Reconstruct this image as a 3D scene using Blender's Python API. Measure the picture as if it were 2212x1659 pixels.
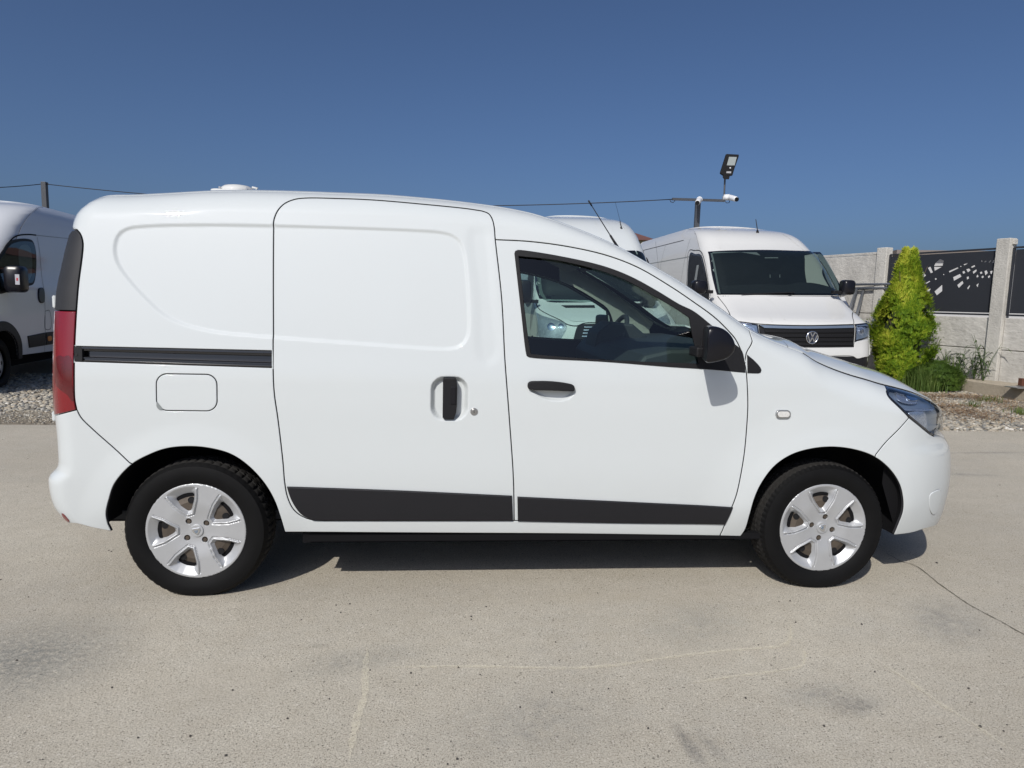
import bpy, bmesh, math, random
import numpy as np
from mathutils import Vector, Matrix
from mathutils.geometry import delaunay_2d_cdt
random.seed(7)
rng = np.random.default_rng(7)
scene = bpy.context.scene
for o in list(bpy.data.objects):
    bpy.data.objects.remove(o, do_unlink=True)
COL = scene.collection

# ------------------------------------------------------------------ camera
CF = 1492.42                      # focal length in units of a 2212 x 1659 picture
PITCH, ROLL, YAW = 0.12077721, 0.02465857, 0.09006051
CAMP = np.array([1.0748027, -2.9586111, 1.304795])
def ray(u, v):
    x2 = (u - 1106.0) / CF; u2 = -(v - 829.5) / CF
    c, s = math.cos(ROLL), math.sin(ROLL); r = c*x2 - s*u2; uu = s*x2 + c*u2
    c, s = math.cos(PITCH), math.sin(PITCH); fw = c + uu*s; up = -s + uu*c
    c, s = math.cos(YAW), math.sin(YAW)
    return np.array([c*r + s*fw, -s*r + c*fw, up])
fwd = ray(1106, 829.5); rgt = ray(1106 + CF, 829.5) - fwd; upv = ray(1106, 829.5 - CF) - fwd
cam_data = bpy.data.cameras.new('camera'); cam = bpy.data.objects.new('camera', cam_data); COL.objects.link(cam)
cam.matrix_world = Matrix(((rgt[0], upv[0], -fwd[0], CAMP[0]), (rgt[1], upv[1], -fwd[1], CAMP[1]),
                           (rgt[2], upv[2], -fwd[2], CAMP[2]), (0, 0, 0, 1)))
cam_data.sensor_fit = 'HORIZONTAL'; cam_data.sensor_width = 36.0; cam_data.lens = CF / 2212 * 36
cam_data.clip_start = 0.05; cam_data.clip_end = 3000
scene.camera = cam

# ------------------------------------------------------------------ sky, sun, exposure
SUN_DIR = Vector((0.54, 1.0, -0.97)).normalized()          # the way the light travels
sun_el = math.asin(-SUN_DIR.z); sun_az = math.atan2(-SUN_DIR.x, -SUN_DIR.y)
world = bpy.data.worlds.new('World'); scene.world = world; world.use_nodes = True
wn = world.node_tree; wn.nodes.clear()
sky = wn.nodes.new('ShaderNodeTexSky'); sky.sky_type = 'NISHITA'; sky.sun_disc = False
sky.sun_elevation = sun_el; sky.sun_rotation = sun_az
sky.altitude = 100; sky.air_density = 0.7; sky.dust_density = 3.3; sky.ozone_density = 7.5
bg = wn.nodes.new('ShaderNodeBackground'); bg.inputs[1].default_value = 0.071
wo = wn.nodes.new('ShaderNodeOutputWorld')
wn.links.new(sky.outputs[0], bg.inputs[0]); wn.links.new(bg.outputs[0], wo.inputs[0])
sd = bpy.data.lights.new('sun', 'SUN'); sd.energy = 3.0; sd.angle = math.radians(0.5); sd.color = (1.0, 0.955, 0.89)
sun = bpy.data.objects.new('sun', sd); COL.objects.link(sun)
sun.rotation_euler = SUN_DIR.to_track_quat('-Z', 'Y').to_euler(); sun.location = (-5, -9, 9)
scene.view_settings.view_transform = 'Standard'; scene.view_settings.look = 'None'
scene.view_settings.gamma = 1.0; scene.view_settings.exposure = 0.25
scene.view_settings.use_curve_mapping = False
scene.render.engine = 'CYCLES'

# ------------------------------------------------------------------ materials
def new_mat(name):
    m = bpy.data.materials.new(name); m.use_nodes = True
    nt = m.node_tree; return m, nt, nt.nodes['Principled BSDF'], nt.nodes, nt.links
def simple(name, col, rough=0.5, metal=0.0, coat=0.0, spec=0.5, noise=0.0, nscale=30.0, bump=0.0, bscale=200.0, coat_rough=0.03):
    m, nt, b, N, L = new_mat(name)
    b.inputs['Base Color'].default_value = (*col, 1); b.inputs['Roughness'].default_value = rough
    b.inputs['Metallic'].default_value = metal; b.inputs['Coat Weight'].default_value = coat
    b.inputs['Coat Roughness'].default_value = coat_rough; b.inputs['Specular IOR Level'].default_value = spec
    if noise or bump:
        tc = N.new('ShaderNodeTexCoord')
    if noise:
        n = N.new('ShaderNodeTexNoise'); n.inputs['Scale'].default_value = nscale; n.inputs['Detail'].default_value = 6
        L.new(tc.outputs['Object'], n.inputs['Vector'])
        mx = N.new('ShaderNodeMix'); mx.data_type = 'RGBA'
        mx.inputs[6].default_value = (*[c*(1-noise) for c in col], 1); mx.inputs[7].default_value = (*[min(1, c*(1+noise)) for c in col], 1)
        L.new(n.outputs[0], mx.inputs[0]); L.new(mx.outputs[2], b.inputs['Base Color'])
    if bump:
        n2 = N.new('ShaderNodeTexNoise'); n2.inputs['Scale'].default_value = bscale; n2.inputs['Detail'].default_value = 4
        L.new(tc.outputs['Object'], n2.inputs['Vector'])
        bp = N.new('ShaderNodeBump'); bp.inputs['Strength'].default_value = bump; bp.inputs['Distance'].default_value = 0.004
        L.new(n2.outputs[0], bp.inputs['Height']); L.new(bp.outputs[0], b.inputs['Normal'])
    return m
def paint_mat(name, col, dirt=0.06):
    m, nt, b, N, L = new_mat(name)
    b.inputs['Roughness'].default_value = 0.6; b.inputs['Specular IOR Level'].default_value = 0.15; b.inputs['Coat Weight'].default_value = 1.0; b.inputs['Coat Roughness'].default_value = 0.03
    tc = N.new('ShaderNodeTexCoord')
    n = N.new('ShaderNodeTexNoise'); n.inputs['Scale'].default_value = 2.2; n.inputs['Detail'].default_value = 9; n.inputs['Roughness'].default_value = 0.6
    L.new(tc.outputs['Object'], n.inputs['Vector'])
    sp = N.new('ShaderNodeSeparateXYZ'); L.new(tc.outputs['Object'], sp.inputs[0])
    mr = N.new('ShaderNodeMapRange'); mr.inputs[1].default_value = 0.55; mr.inputs[2].default_value = 0.2; mr.inputs[3].default_value = 0.0; mr.inputs[4].default_value = 1.0
    L.new(sp.outputs[2], mr.inputs[0])
    mu = N.new('ShaderNodeMath'); mu.operation = 'MULTIPLY'; L.new(mr.outputs[0], mu.inputs[0]); L.new(n.outputs[0], mu.inputs[1])
    ad = N.new('ShaderNodeMath'); ad.operation = 'MULTIPLY_ADD'; ad.inputs[1].default_value = dirt*3.0
    L.new(mu.outputs[0], ad.inputs[0])
    n3 = N.new('ShaderNodeMapRange'); n3.inputs[1].default_value = 0.4; n3.inputs[2].default_value = 0.8; n3.inputs[4].default_value = dirt
    L.new(n.outputs[0], n3.inputs[0]); L.new(n3.outputs[0], ad.inputs[2])
    mx = N.new('ShaderNodeMix'); mx.data_type = 'RGBA'; mx.inputs[6].default_value = (*col, 1); mx.inputs[7].default_value = (0.42, 0.38, 0.32, 1)
    L.new(ad.outputs[0], mx.inputs[0]); L.new(mx.outputs[2], b.inputs['Base Color'])
    # orange peel and fine dust in the clear coat
    n2 = N.new('ShaderNodeTexNoise'); n2.inputs['Scale'].default_value = 60; n2.inputs['Detail'].default_value = 2
    L.new(tc.outputs['Object'], n2.inputs['Vector'])
    bp = N.new('ShaderNodeBump'); bp.inputs['Strength'].default_value = 0.03; bp.inputs['Distance'].default_value = 0.002
    L.new(n2.outputs[0], bp.inputs['Height']); L.new(bp.outputs[0], b.inputs['Coat Normal'])
    return m
def glass_mat(name, tint, refl=1.0, dark=0.0):
    m = bpy.data.materials.new(name); m.use_nodes = True; nt = m.node_tree; N = nt.nodes; L = nt.links; N.clear()
    o = N.new('ShaderNodeOutputMaterial'); t = N.new('ShaderNodeBsdfTransparent'); t.inputs[0].default_value = (*tint, 1)
    g = N.new('ShaderNodeBsdfGlossy'); g.inputs['Roughness'].default_value = 0.01; g.inputs[0].default_value = (refl, refl, refl, 1)
    f = N.new('ShaderNodeFresnel'); ge = N.new('ShaderNodeNewGeometry'); ma = N.new('ShaderNodeMath'); ma.operation = 'MULTIPLY_ADD'
    ma.inputs[1].default_value = 1/1.52-1.52; ma.inputs[2].default_value = 1.52; L.new(ge.outputs['Backfacing'], ma.inputs[0]); L.new(ma.outputs[0], f.inputs[0])
    mx = N.new('ShaderNodeMixShader'); L.new(f.outputs[0], mx.inputs[0]); L.new(t.outputs[0], mx.inputs[1]); L.new(g.outputs[0], mx.inputs[2])
    L.new(mx.outputs[0], o.inputs[0]); return m

M = {}
M['paint'] = paint_mat('white_paint', (0.575, 0.608, 0.612), 0.035)
M['paint2'] = paint_mat('cream_white_paint', (0.63, 0.632, 0.615), 0.04)
M['paint3'] = paint_mat('grey_white_paint', (0.62, 0.64, 0.665), 0.06)
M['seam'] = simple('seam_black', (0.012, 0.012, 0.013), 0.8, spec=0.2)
M['gap'] = simple('gap_shade', (0.05, 0.05, 0.055), 0.85, spec=0.1)
M['plastic'] = simple('black_plastic', (0.010, 0.010, 0.0115), 0.55, spec=0.25, bump=0.25, bscale=600)
M['moulding'] = simple('grained_dark_plastic', (0.012, 0.012, 0.0145), 0.5, spec=0.3, bump=0.3, bscale=500, noise=0.1, nscale=6)
M['gloss_black'] = simple('gloss_black', (0.012, 0.012, 0.014), 0.12, coat=0.6)
M['mirror_cap'] = simple('mirror_cap_black', (0.008, 0.008, 0.011), 0.28, spec=0.35)
M['trim_grey'] = simple('weathered_trim', (0.026, 0.027, 0.030), 0.55, spec=0.3, noise=0.35, nscale=9, bump=0.2, bscale=400)
M['rubber'] = simple('tyre_rubber', (0.0045, 0.0045, 0.0048), 0.65, spec=0.16, noise=0.3, nscale=14, bump=0.25, bscale=350)
M['tread'] = simple('tyre_tread', (0.024, 0.023, 0.022), 0.85, spec=0.2, noise=0.4, nscale=60)
M['liner'] = simple('wheel_liner', (0.008, 0.008, 0.009), 0.9, spec=0.1)
M['alu'] = simple('silver_wheel_trim', (0.46, 0.47, 0.48), 0.45, metal=0.45, coat=0.3, noise=0.05, nscale=25)
M['alu_dull'] = simple('dull_alloy', (0.5, 0.51, 0.52), 0.45, metal=0.6, noise=0.1, nscale=20)
M['steel_rust'] = simple('brown_steel_wheel', (0.085, 0.068, 0.052), 0.6, metal=0.3, noise=0.5, nscale=18)
M['chrome'] = simple('chrome', (0.75, 0.77, 0.8), 0.12, metal=1.0)
M['lock'] = simple('lock_metal', (0.5, 0.5, 0.5), 0.3, metal=1.0)
M['red'] = simple('red_lamp_plastic', (0.19, 0.003, 0.008), 0.14, coat=0.8)
M['dark_red'] = simple('dark_red_lamp_plastic', (0.095, 0.004, 0.007), 0.12, coat=0.8, noise=0.5, nscale=20)
M['amber'] = simple('amber_plastic', (0.6, 0.2, 0.03), 0.3)
M['glass'] = glass_mat('tinted_side_glass', (0.70, 0.83, 0.78))
M['glass_ws'] = glass_mat('windscreen_glass', (0.78, 0.88, 0.84))
M['lens'] = glass_mat('clear_lamp_lens', (0.9, 0.93, 0.97))
M['glass_dark'] = glass_mat('dark_tinted_glass', (0.55, 0.62, 0.60))
M['reflector'] = simple('lamp_reflector', (0.55, 0.6, 0.68), 0.25, metal=0.8, noise=0.3, nscale=40)
M['lamp_blue'] = simple('lamp_bezel', (0.26, 0.32, 0.40), 0.28, metal=0.6)
M['lamp_grey'] = simple('lamp_inner_grey', (0.30, 0.32, 0.34), 0.4, metal=0.2, noise=0.5, nscale=30)
M['clearlens'] = simple('side_lamp_clear', (0.62, 0.62, 0.6), 0.15, coat=1.0, noise=0.25, nscale=120)
M['interior'] = simple('interior_dark', (0.022, 0.025, 0.029), 0.7, noise=0.1, nscale=12)
M['interior_dash'] = simple('dashboard_plastic', (0.03, 0.034, 0.04), 0.6, bump=0.2, bscale=300)
M['headliner'] = simple('headliner_cloth', (0.30, 0.31, 0.30), 0.9)
M['pillar'] = simple('beige_pillar_trim', (0.42, 0.43, 0.39), 0.7)
M['seat'] = simple('seat_cloth', (0.03, 0.032, 0.036), 0.9, noise=0.3, nscale=60)
M['mirror_glass'] = simple('mirror_glass', (0.6, 0.64, 0.68), 0.03, metal=1.0)
M['dark_in'] = simple('dark_cab_interior', (0.014, 0.016, 0.019), 0.6, noise=0.35, nscale=5)
M['trim_light'] = simple('pale_cab_trim', (0.22, 0.24, 0.24), 0.7)

# ------------------------------------------------------------------ object helpers
def link(o, parent=None):
    COL.objects.link(o)
    if parent is not None: o.parent = parent
    return o
def tag(o, label=None, category=None, group=None, kind=None):
    if label: o['label'] = label
    if category: o['category'] = category
    if group: o['group'] = group
    if kind: o['kind'] = kind
    return o
def empty(name, loc=(0, 0, 0), rz=0.0, **kw):
    o = bpy.data.objects.new(name, None); o.empty_display_size = 0.2; link(o)
    o.location = loc; o.rotation_euler = (0, 0, rz); return tag(o, **kw)
def mesh_obj(name, verts, faces, mat, parent=None, smooth=False, normals=None, face_mats=None):
    me = bpy.data.meshes.new(name)
    me.from_pydata([tuple(map(float, v)) for v in verts], [], [tuple(map(int, f)) for f in faces])
    mats = mat if isinstance(mat, (list, tuple)) else [mat]
    for m in mats: me.materials.append(m)
    if face_mats is not None: me.polygons.foreach_set('material_index', np.asarray(face_mats, dtype=np.int32))
    if smooth or normals is not None:
        me.polygons.foreach_set('use_smooth', np.ones(len(me.polygons), dtype=bool))
    me.update()
    if normals is not None:
        me.normals_split_custom_set_from_vertices([tuple(n) for n in normals])
    o = bpy.data.objects.new(name, me); link(o, parent); return o
class MB:
    """collects shapes for one mesh"""
    def __init__(s): s.v = []; s.f = []; s.m = []
    def add(s, v, f, m=0):
        b = len(s.v); s.v += [tuple(map(float, p)) for p in v]; s.f += [tuple(i + b for i in q) for q in f]; s.m += [m]*len(f); return s
    def box(s, a, b, m=0, rz=0.0, c=None):
        x0, y0, z0 = a; x1, y1, z1 = b
        P = [(x0,y0,z0),(x1,y0,z0),(x1,y1,z0),(x0,y1,z0),(x0,y0,z1),(x1,y0,z1),(x1,y1,z1),(x0,y1,z1)]
        return s.add(P, [(0,3,2,1),(4,5,6,7),(0,1,5,4),(1,2,6,5),(2,3,7,6),(3,0,4,7)], m)
    def tube(s, pts, r, n=10, m=0, caps=True):
        pts = [Vector(p) for p in pts]; rs = r if isinstance(r, (list, tuple)) else [r]*len(pts)
        rings = []; ref = None
        for i, p in enumerate(pts):
            d = (pts[min(i+1, len(pts)-1)] - pts[max(i-1, 0)]).normalized()
            if ref is None: ref = Vector((0, 0, 1)) if abs(d.z) < 0.9 else Vector((1, 0, 0))
            a = d.cross(ref).normalized(); b = a.cross(d).normalized(); ref = b
            rings.append([p + (a*math.cos(2*math.pi*k/n) + b*math.sin(2*math.pi*k/n))*rs[i] for k in range(n)])
        v = [q for R in rings for q in R]; f = []
        for i in range(len(pts)-1):
            for k in range(n): f.append((i*n+k, i*n+(k+1) % n, (i+1)*n+(k+1) % n, (i+1)*n+k))
        if caps: f.append(tuple(range(n))[::-1]); f.append(tuple((len(pts)-1)*n+k for k in range(n)))
        return s.add(v, f, m)
    def bar(s, p, q, w, h, m=0):
        p = Vector(p); q = Vector(q); d = (q-p).normalized()
        ref = Vector((0, 0, 1)) if abs(d.z) < 0.9 else Vector((1, 0, 0))
        a = d.cross(ref).normalized()*w/2; b = a.cross(d).normalized()*h/2
        P = [p-a-b, p+a-b, p+a+b, p-a+b, q-a-b, q+a-b, q+a+b, q-a+b]
        return s.add(P, [(0,1,2,3),(7,6,5,4),(0,4,5,1),(1,5,6,2),(2,6,7,3),(3,7,4,0)], m)
    def prism(s, poly, fn, d0, d1, m=0):
        """poly of 2D points; fn(p, d) -> 3D"""
        n = len(poly); v = [fn(p, d0) for p in poly] + [fn(p, d1) for p in poly]
        f = [tuple(range(n)), tuple(range(2*n-1, n-1, -1))] + [(i, (i+n), (i+1) % n + n, (i+1) % n) for i in range(n)]
        return s.add(v, f, m)
    def build(s, name, mat, parent=None, smooth=False, bevel=0.0, loc=None, autosm=None):
        mats = mat if isinstance(mat, (list, tuple)) else [mat]
        o = mesh_obj(name, s.v, s.f, mats, parent, smooth, None, s.m if len(mats) > 1 else None)
        bm = bmesh.new(); bm.from_mesh(o.data); bmesh.ops.recalc_face_normals(bm, faces=bm.faces)
        bm.to_mesh(o.data); bm.free()
        if autosm is not None:
            o.data.polygons.foreach_set('use_smooth', np.ones(len(o.data.polygons), dtype=bool)); o.data.set_sharp_from_angle(angle=math.radians(autosm))
        if bevel:
            md = o.modifiers.new('bevel', 'BEVEL'); md.width = bevel; md.segments = 2; md.limit_method = 'ANGLE'; md.angle_limit = math.radians(40)
        if loc: o.location = loc
        return o

# ------------------------------------------------------------------ curve helpers (2D)
def pchip(xs, ys):
    xs = np.asarray(xs, float); ys = np.asarray(ys, float); h = np.diff(xs); dl = np.diff(ys)/h; n = len(xs); d = np.zeros(n)
    for i in range(1, n-1):
        if dl[i-1]*dl[i] > 0:
            w1 = 2*h[i]+h[i-1]; w2 = h[i]+2*h[i-1]; d[i] = (w1+w2)/(w1/dl[i-1]+w2/dl[i])
    d[0] = dl[0]; d[-1] = dl[-1]
    def f(x):
        x = np.clip(np.asarray(x, float), xs[0], xs[-1]); i = np.clip(np.searchsorted(xs, x)-1, 0, n-2)
        t = (x-xs[i])/h[i]; t2 = t*t; t3 = t2*t
        return (2*t3-3*t2+1)*ys[i] + (t3-2*t2+t)*h[i]*d[i] + (-2*t3+3*t2)*ys[i+1] + (t3-t2)*h[i]*d[i+1]
    return f
def smooth_tab(xs, ys, w=0.04, lo=None, hi=None):
    """pchip then box-smoothed table, so traced points leave no ripples"""
    f = pchip(xs, ys); g = np.linspace(xs[0]-3*w, xs[-1]+3*w, 900); y = f(g)
    k = max(3, int(w/(g[1]-g[0])) | 1)
    for _ in range(3): y = np.convolve(np.pad(y, k//2, mode='edge'), np.ones(k)/k, 'valid')
    return lambda x: np.interp(x, g, y)
def crv(pts, ds=0.012, closed=False):
    """Catmull-Rom through pts, resampled"""
    P = np.asarray(pts, float)
    if len(P) == 2 and not closed:
        n = max(1, int(round(np.linalg.norm(P[1]-P[0])/ds))); t = np.linspace(0, 1, n+1)[:, None]; return P[0]*(1-t)+P[1]*t
    if closed: Q = np.vstack([P[-1], P, P[0], P[1]])
    else: Q = np.vstack([2*P[0]-P[1], P, 2*P[-1]-P[-2]])
    out = []
    for i in range(1, len(Q)-2):
        p0, p1, p2, p3 = Q[i-1:i+3]; a = 0.5
        t0 = 0; t1 = t0+max(np.linalg.norm(p1-p0), 1e-6)**a; t2 = t1+max(np.linalg.norm(p2-p1), 1e-6)**a; t3 = t2+max(np.linalg.norm(p3-p2), 1e-6)**a
        for t in np.linspace(t1, t2, 13)[:-1]:
            A1 = (t1-t)/(t1-t0)*p0+(t-t0)/(t1-t0)*p1; A2 = (t2-t)/(t2-t1)*p1+(t-t1)/(t2-t1)*p2; A3 = (t3-t)/(t3-t2)*p2+(t-t2)/(t3-t2)*p3
            B1 = (t2-t)/(t2-t0)*A1+(t-t0)/(t2-t0)*A2; B2 = (t3-t)/(t3-t1)*A2+(t-t1)/(t3-t1)*A3
            out.append((t2-t)/(t2-t1)*B1+(t-t1)/(t2-t1)*B2)
    if closed: out.append(out[0])
    else: out.append(P[-1])
    out = np.array(out); L = np.r_[0, np.cumsum(np.linalg.norm(np.diff(out, axis=0), axis=1))]
    n = max(2, int(round(L[-1]/ds))); s = np.linspace(0, L[-1], n+1)
    R = np.stack([np.interp(s, L, out[:, k]) for k in range(out.shape[1])], 1)
    return R[:-1] if closed else R
def loop_of(*segs):
    """concatenate segments (end of one = start of the next) into a closed loop, counter-clockwise"""
    out = []
    for s in segs:
        s = np.asarray(s, float)
        if out and np.linalg.norm(out[-1]-s[0]) < 2e-3: s = s[1:]
        out += list(s)
    if np.linalg.norm(out[0]-out[-1]) < 2e-3: out.pop()
    return ccw(np.array(out))
def ccw(P):
    P = np.asarray(P, float); x, y = P[:, 0], P[:, 1]
    return P if np.sum(x*np.roll(y, -1)-np.roll(x, -1)*y) > 0 else P[::-1].copy()
def pip(P, poly):
    x, y = P[:, 0], P[:, 1]; ins = np.zeros(len(P), bool); n = len(poly); j = n-1
    for i in range(n):
        xi, yi = poly[i]; xj, yj = poly[j]
        if yi != yj:
            c = ((yi > y) != (yj > y)) & (x < (xj-xi)*(y-yi)/(yj-yi)+xi); ins ^= c
        j = i
    return ins
def dist_poly(P, poly, chunk=4000):
    A = np.asarray(poly); B = np.roll(A, -1, axis=0); D = B-A; L2 = np.maximum((D**2).sum(1), 1e-12); out = np.empty(len(P))
    for s in range(0, len(P), chunk):
        Q = P[s:s+chunk, None, :]; t = np.clip(((Q-A)*D).sum(2)/L2, 0, 1)
        out[s:s+chunk] = np.sqrt((((A+t[..., None]*D)-Q)**2).sum(2).min(1))
    return out
def offset_loop(P, d):
    """move a counter-clockwise loop inwards by d"""
    P = np.asarray(P); a = np.roll(P, 1, 0); b = np.roll(P, -1, 0)
    e1 = P-a; e2 = b-P; e1 /= np.maximum(np.linalg.norm(e1, axis=1), 1e-9)[:, None]; e2 /= np.maximum(np.linalg.norm(e2, axis=1), 1e-9)[:, None]
    n1 = np.stack([-e1[:, 1], e1[:, 0]], 1); n2 = np.stack([-e2[:, 1], e2[:, 0]], 1); n = n1+n2
    ln = np.maximum(np.linalg.norm(n, axis=1), 1e-6)[:, None]; n /= ln
    k = 1/np.maximum((n*n1).sum(1), 0.45)
    return P+n*(d*k)[:, None]
def rrect(cx, cz, w, h, r, n=6, ang=0.0, pw=0.0):
    out = []
    for (sx, sz, a0) in ((1, 1, 0), (-1, 1, 90), (-1, -1, 180), (1, -1, 270)):
        for k in range(n+1):
            a = math.radians(a0+90*k/n); out.append((sx*(w/2-r)+r*math.cos(a), sz*(h/2-r)+r*math.sin(a)))
    c, s = math.cos(ang), math.sin(ang)
    return np.array([(cx+c*x-s*z, cz+s*x+c*z) for x, z in out])
def circle(cx, cz, r, n=32): return np.array([(cx+r*math.cos(2*math.pi*k/n), cz+r*math.sin(2*math.pi*k/n)) for k in range(n)])

def field_panel(name, loop, surf, to3d, mat, parent=None, holes=(), off=0.0, gap=0.0020, bevel=0.003, th=0.018, spacing=0.03, fine=(), flip=False, normals=True, sharp_holes=False):
    """a sheet cut from the surface depth = surf(P) (P = n x 2 points), its rim rolled over and turned inwards.
    off > 0 lifts it outwards (towards smaller depth). to3d(P, depth) gives 3D points."""
    loop = ccw(loop); L0 = offset_loop(loop, gap); L1 = offset_loop(loop, gap+bevel)
    H0 = [offset_loop(ccw(h), -gap*0.0) for h in holes]; H1 = [offset_loop(ccw(h), -bevel) for h in holes]
    pts = [L1]+H1; allb = np.vstack(pts)
    lo = L1.min(0); hi = L1.max(0)
    gx = np.arange(lo[0]+spacing*.5, hi[0], spacing); gz = np.arange(lo[1]+spacing*.5, hi[1], spacing)
    G = np.array([(x+(0.5*spacing if j % 2 else 0), z) for j, z in enumerate(gz) for x in gx]) if len(gx) and len(gz) else np.zeros((0, 2))
    extra = [G] if len(G) else []
    for (poly, wid, sp) in fine:
        poly = np.asarray(poly); l2 = poly.min(0)-wid; h2 = poly.max(0)+wid
        F = np.array([(x+(0.5*sp if j % 2 else 0), z) for j, z in enumerate(np.arange(l2[1], h2[1], sp)) for x in np.arange(l2[0], h2[0], sp)])
        if len(F): extra.append(F[dist_poly(F, poly) < wid])
    if extra:
        G = np.vstack(extra); k = pip(G, L1)
        for h in H1: k &= ~pip(G, h)
        G = G[k]
        if len(G): G = G[dist_poly(G, L1) > min(0.4*spacing, 0.006)]
        for h in H1:
            if len(G): G = G[dist_poly(G, h) > min(0.4*spacing, 0.005)]
    V = np.vstack([allb, G]) if extra and len(G) else allb
    edges = []; b = 0
    for p in pts:
        n = len(p); edges += [(b+i, b+(i+1) % n) for i in range(n)]; b += n
    r = delaunay_2d_cdt([Vector(p) for p in V], edges, [], 0, 1e-6)
    P = np.array([(p.x, p.y) for p in r[0]]); T = np.array([t for t in r[2] if len(t) == 3])
    C = P[T].mean(1); k = pip(C, L1)
    for h in H1: k &= ~pip(C, h)
    T = T[k]
    A = P[T]; area = (A[:, 1, 0]-A[:, 0, 0])*(A[:, 2, 1]-A[:, 0, 1])-(A[:, 1, 1]-A[:, 0, 1])*(A[:, 2, 0]-A[:, 0, 0])
    T = T[np.abs(area) > 1e-10]
    def nrm(Q):
        e = 0.0015; dx = (surf(Q+[e, 0])-surf(Q-[e, 0]))/(2*e); dz = (surf(Q+[0, e])-surf(Q-[0, e]))/(2*e)
        n = np.stack([dx, -np.ones(len(Q)), dz], 1); return n/np.linalg.norm(n, axis=1)[:, None]      # (a, depth, z)
    def conv_n(n):        # local (a, depth, z) direction -> 3D
        o = to3d(np.zeros((1, 2)), np.zeros(1))[0]
        ax = to3d(np.array([[1., 0]]), np.zeros(1))[0]-o; az = to3d(np.array([[0, 1.]]), np.zeros(1))[0]-o; ad = to3d(np.zeros((1, 2)), np.ones(1))[0]-o
        return n[:, :1]*ax+n[:, 1:2]*ad+n[:, 2:3]*az
    dep = surf(P)-off
    VV = [to3d(P, dep)]; NN = [conv_n(nrm(P))]; F = [tuple(t) for t in T]; base = len(P); FM = [0]*len(F)
    for (a, bq, sgn) in [(L1, L0, 1)]+[(h1, h0, -1) for h1, h0 in zip(H1, H0)]:
        n = len(a); da = surf(a)-off; db = surf(bq)-off
        na = nrm(a); e = np.roll(a, -1, 0)-np.roll(a, 1, 0); o2 = np.stack([e[:, 1], np.zeros(n), -e[:, 0]], 1); o2 /= np.maximum(np.linalg.norm(o2, axis=1), 1e-9)[:, None]; o2 *= sgn
        nb = na*0.35+o2; nb /= np.linalg.norm(nb, axis=1)[:, None]
        rows = [(a, da, na), (bq, db+bevel*0.7, nb), (bq, db+bevel*0.7+0.0005, o2), (bq, db+th, o2)]
        st = base
        for (q, dd, nn) in rows:
            VV.append(to3d(q, dd)); NN.append(conv_n(nn)); base += n
        for rr in (0, 2):
            for i in range(n):
                j = (i+1) % n; q = (st+rr*n+i, st+rr*n+j, st+(rr+1)*n+j, st+(rr+1)*n+i)
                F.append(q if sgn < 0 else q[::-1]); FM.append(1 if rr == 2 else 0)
    V3 = np.vstack(VV); N3 = np.vstack(NN)
    # orientation of the sheet
    if len(T):
        t = T[len(T)//2]; nn = np.cross(V3[t[1]]-V3[t[0]], V3[t[2]]-V3[t[0]]); flipit = np.dot(nn, N3[t[0]]) < 0
        nt = len(T); F = [f[::-1] if flipit else f for f in F[:nt]] + F[nt:]
        if len(F) > nt:
            G2 = []
            for f in F[nt:]:
                nn = np.cross(V3[f[1]]-V3[f[0]], V3[f[2]]-V3[f[0]])
                G2.append(f if np.dot(nn, N3[f[0]]+N3[f[2]]) > 0 else f[::-1])
            F = F[:nt]+G2
    shade_rim = mat in (M['paint'], M['paint2'], M['paint3'])  # painted panels get a dark turned-in rim, standing for shade in the gaps
    return mesh_obj(name, V3, F, [mat, M['gap']] if shade_rim else mat, parent, True, N3 if normals else None, FM if shade_rim else None)

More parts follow.
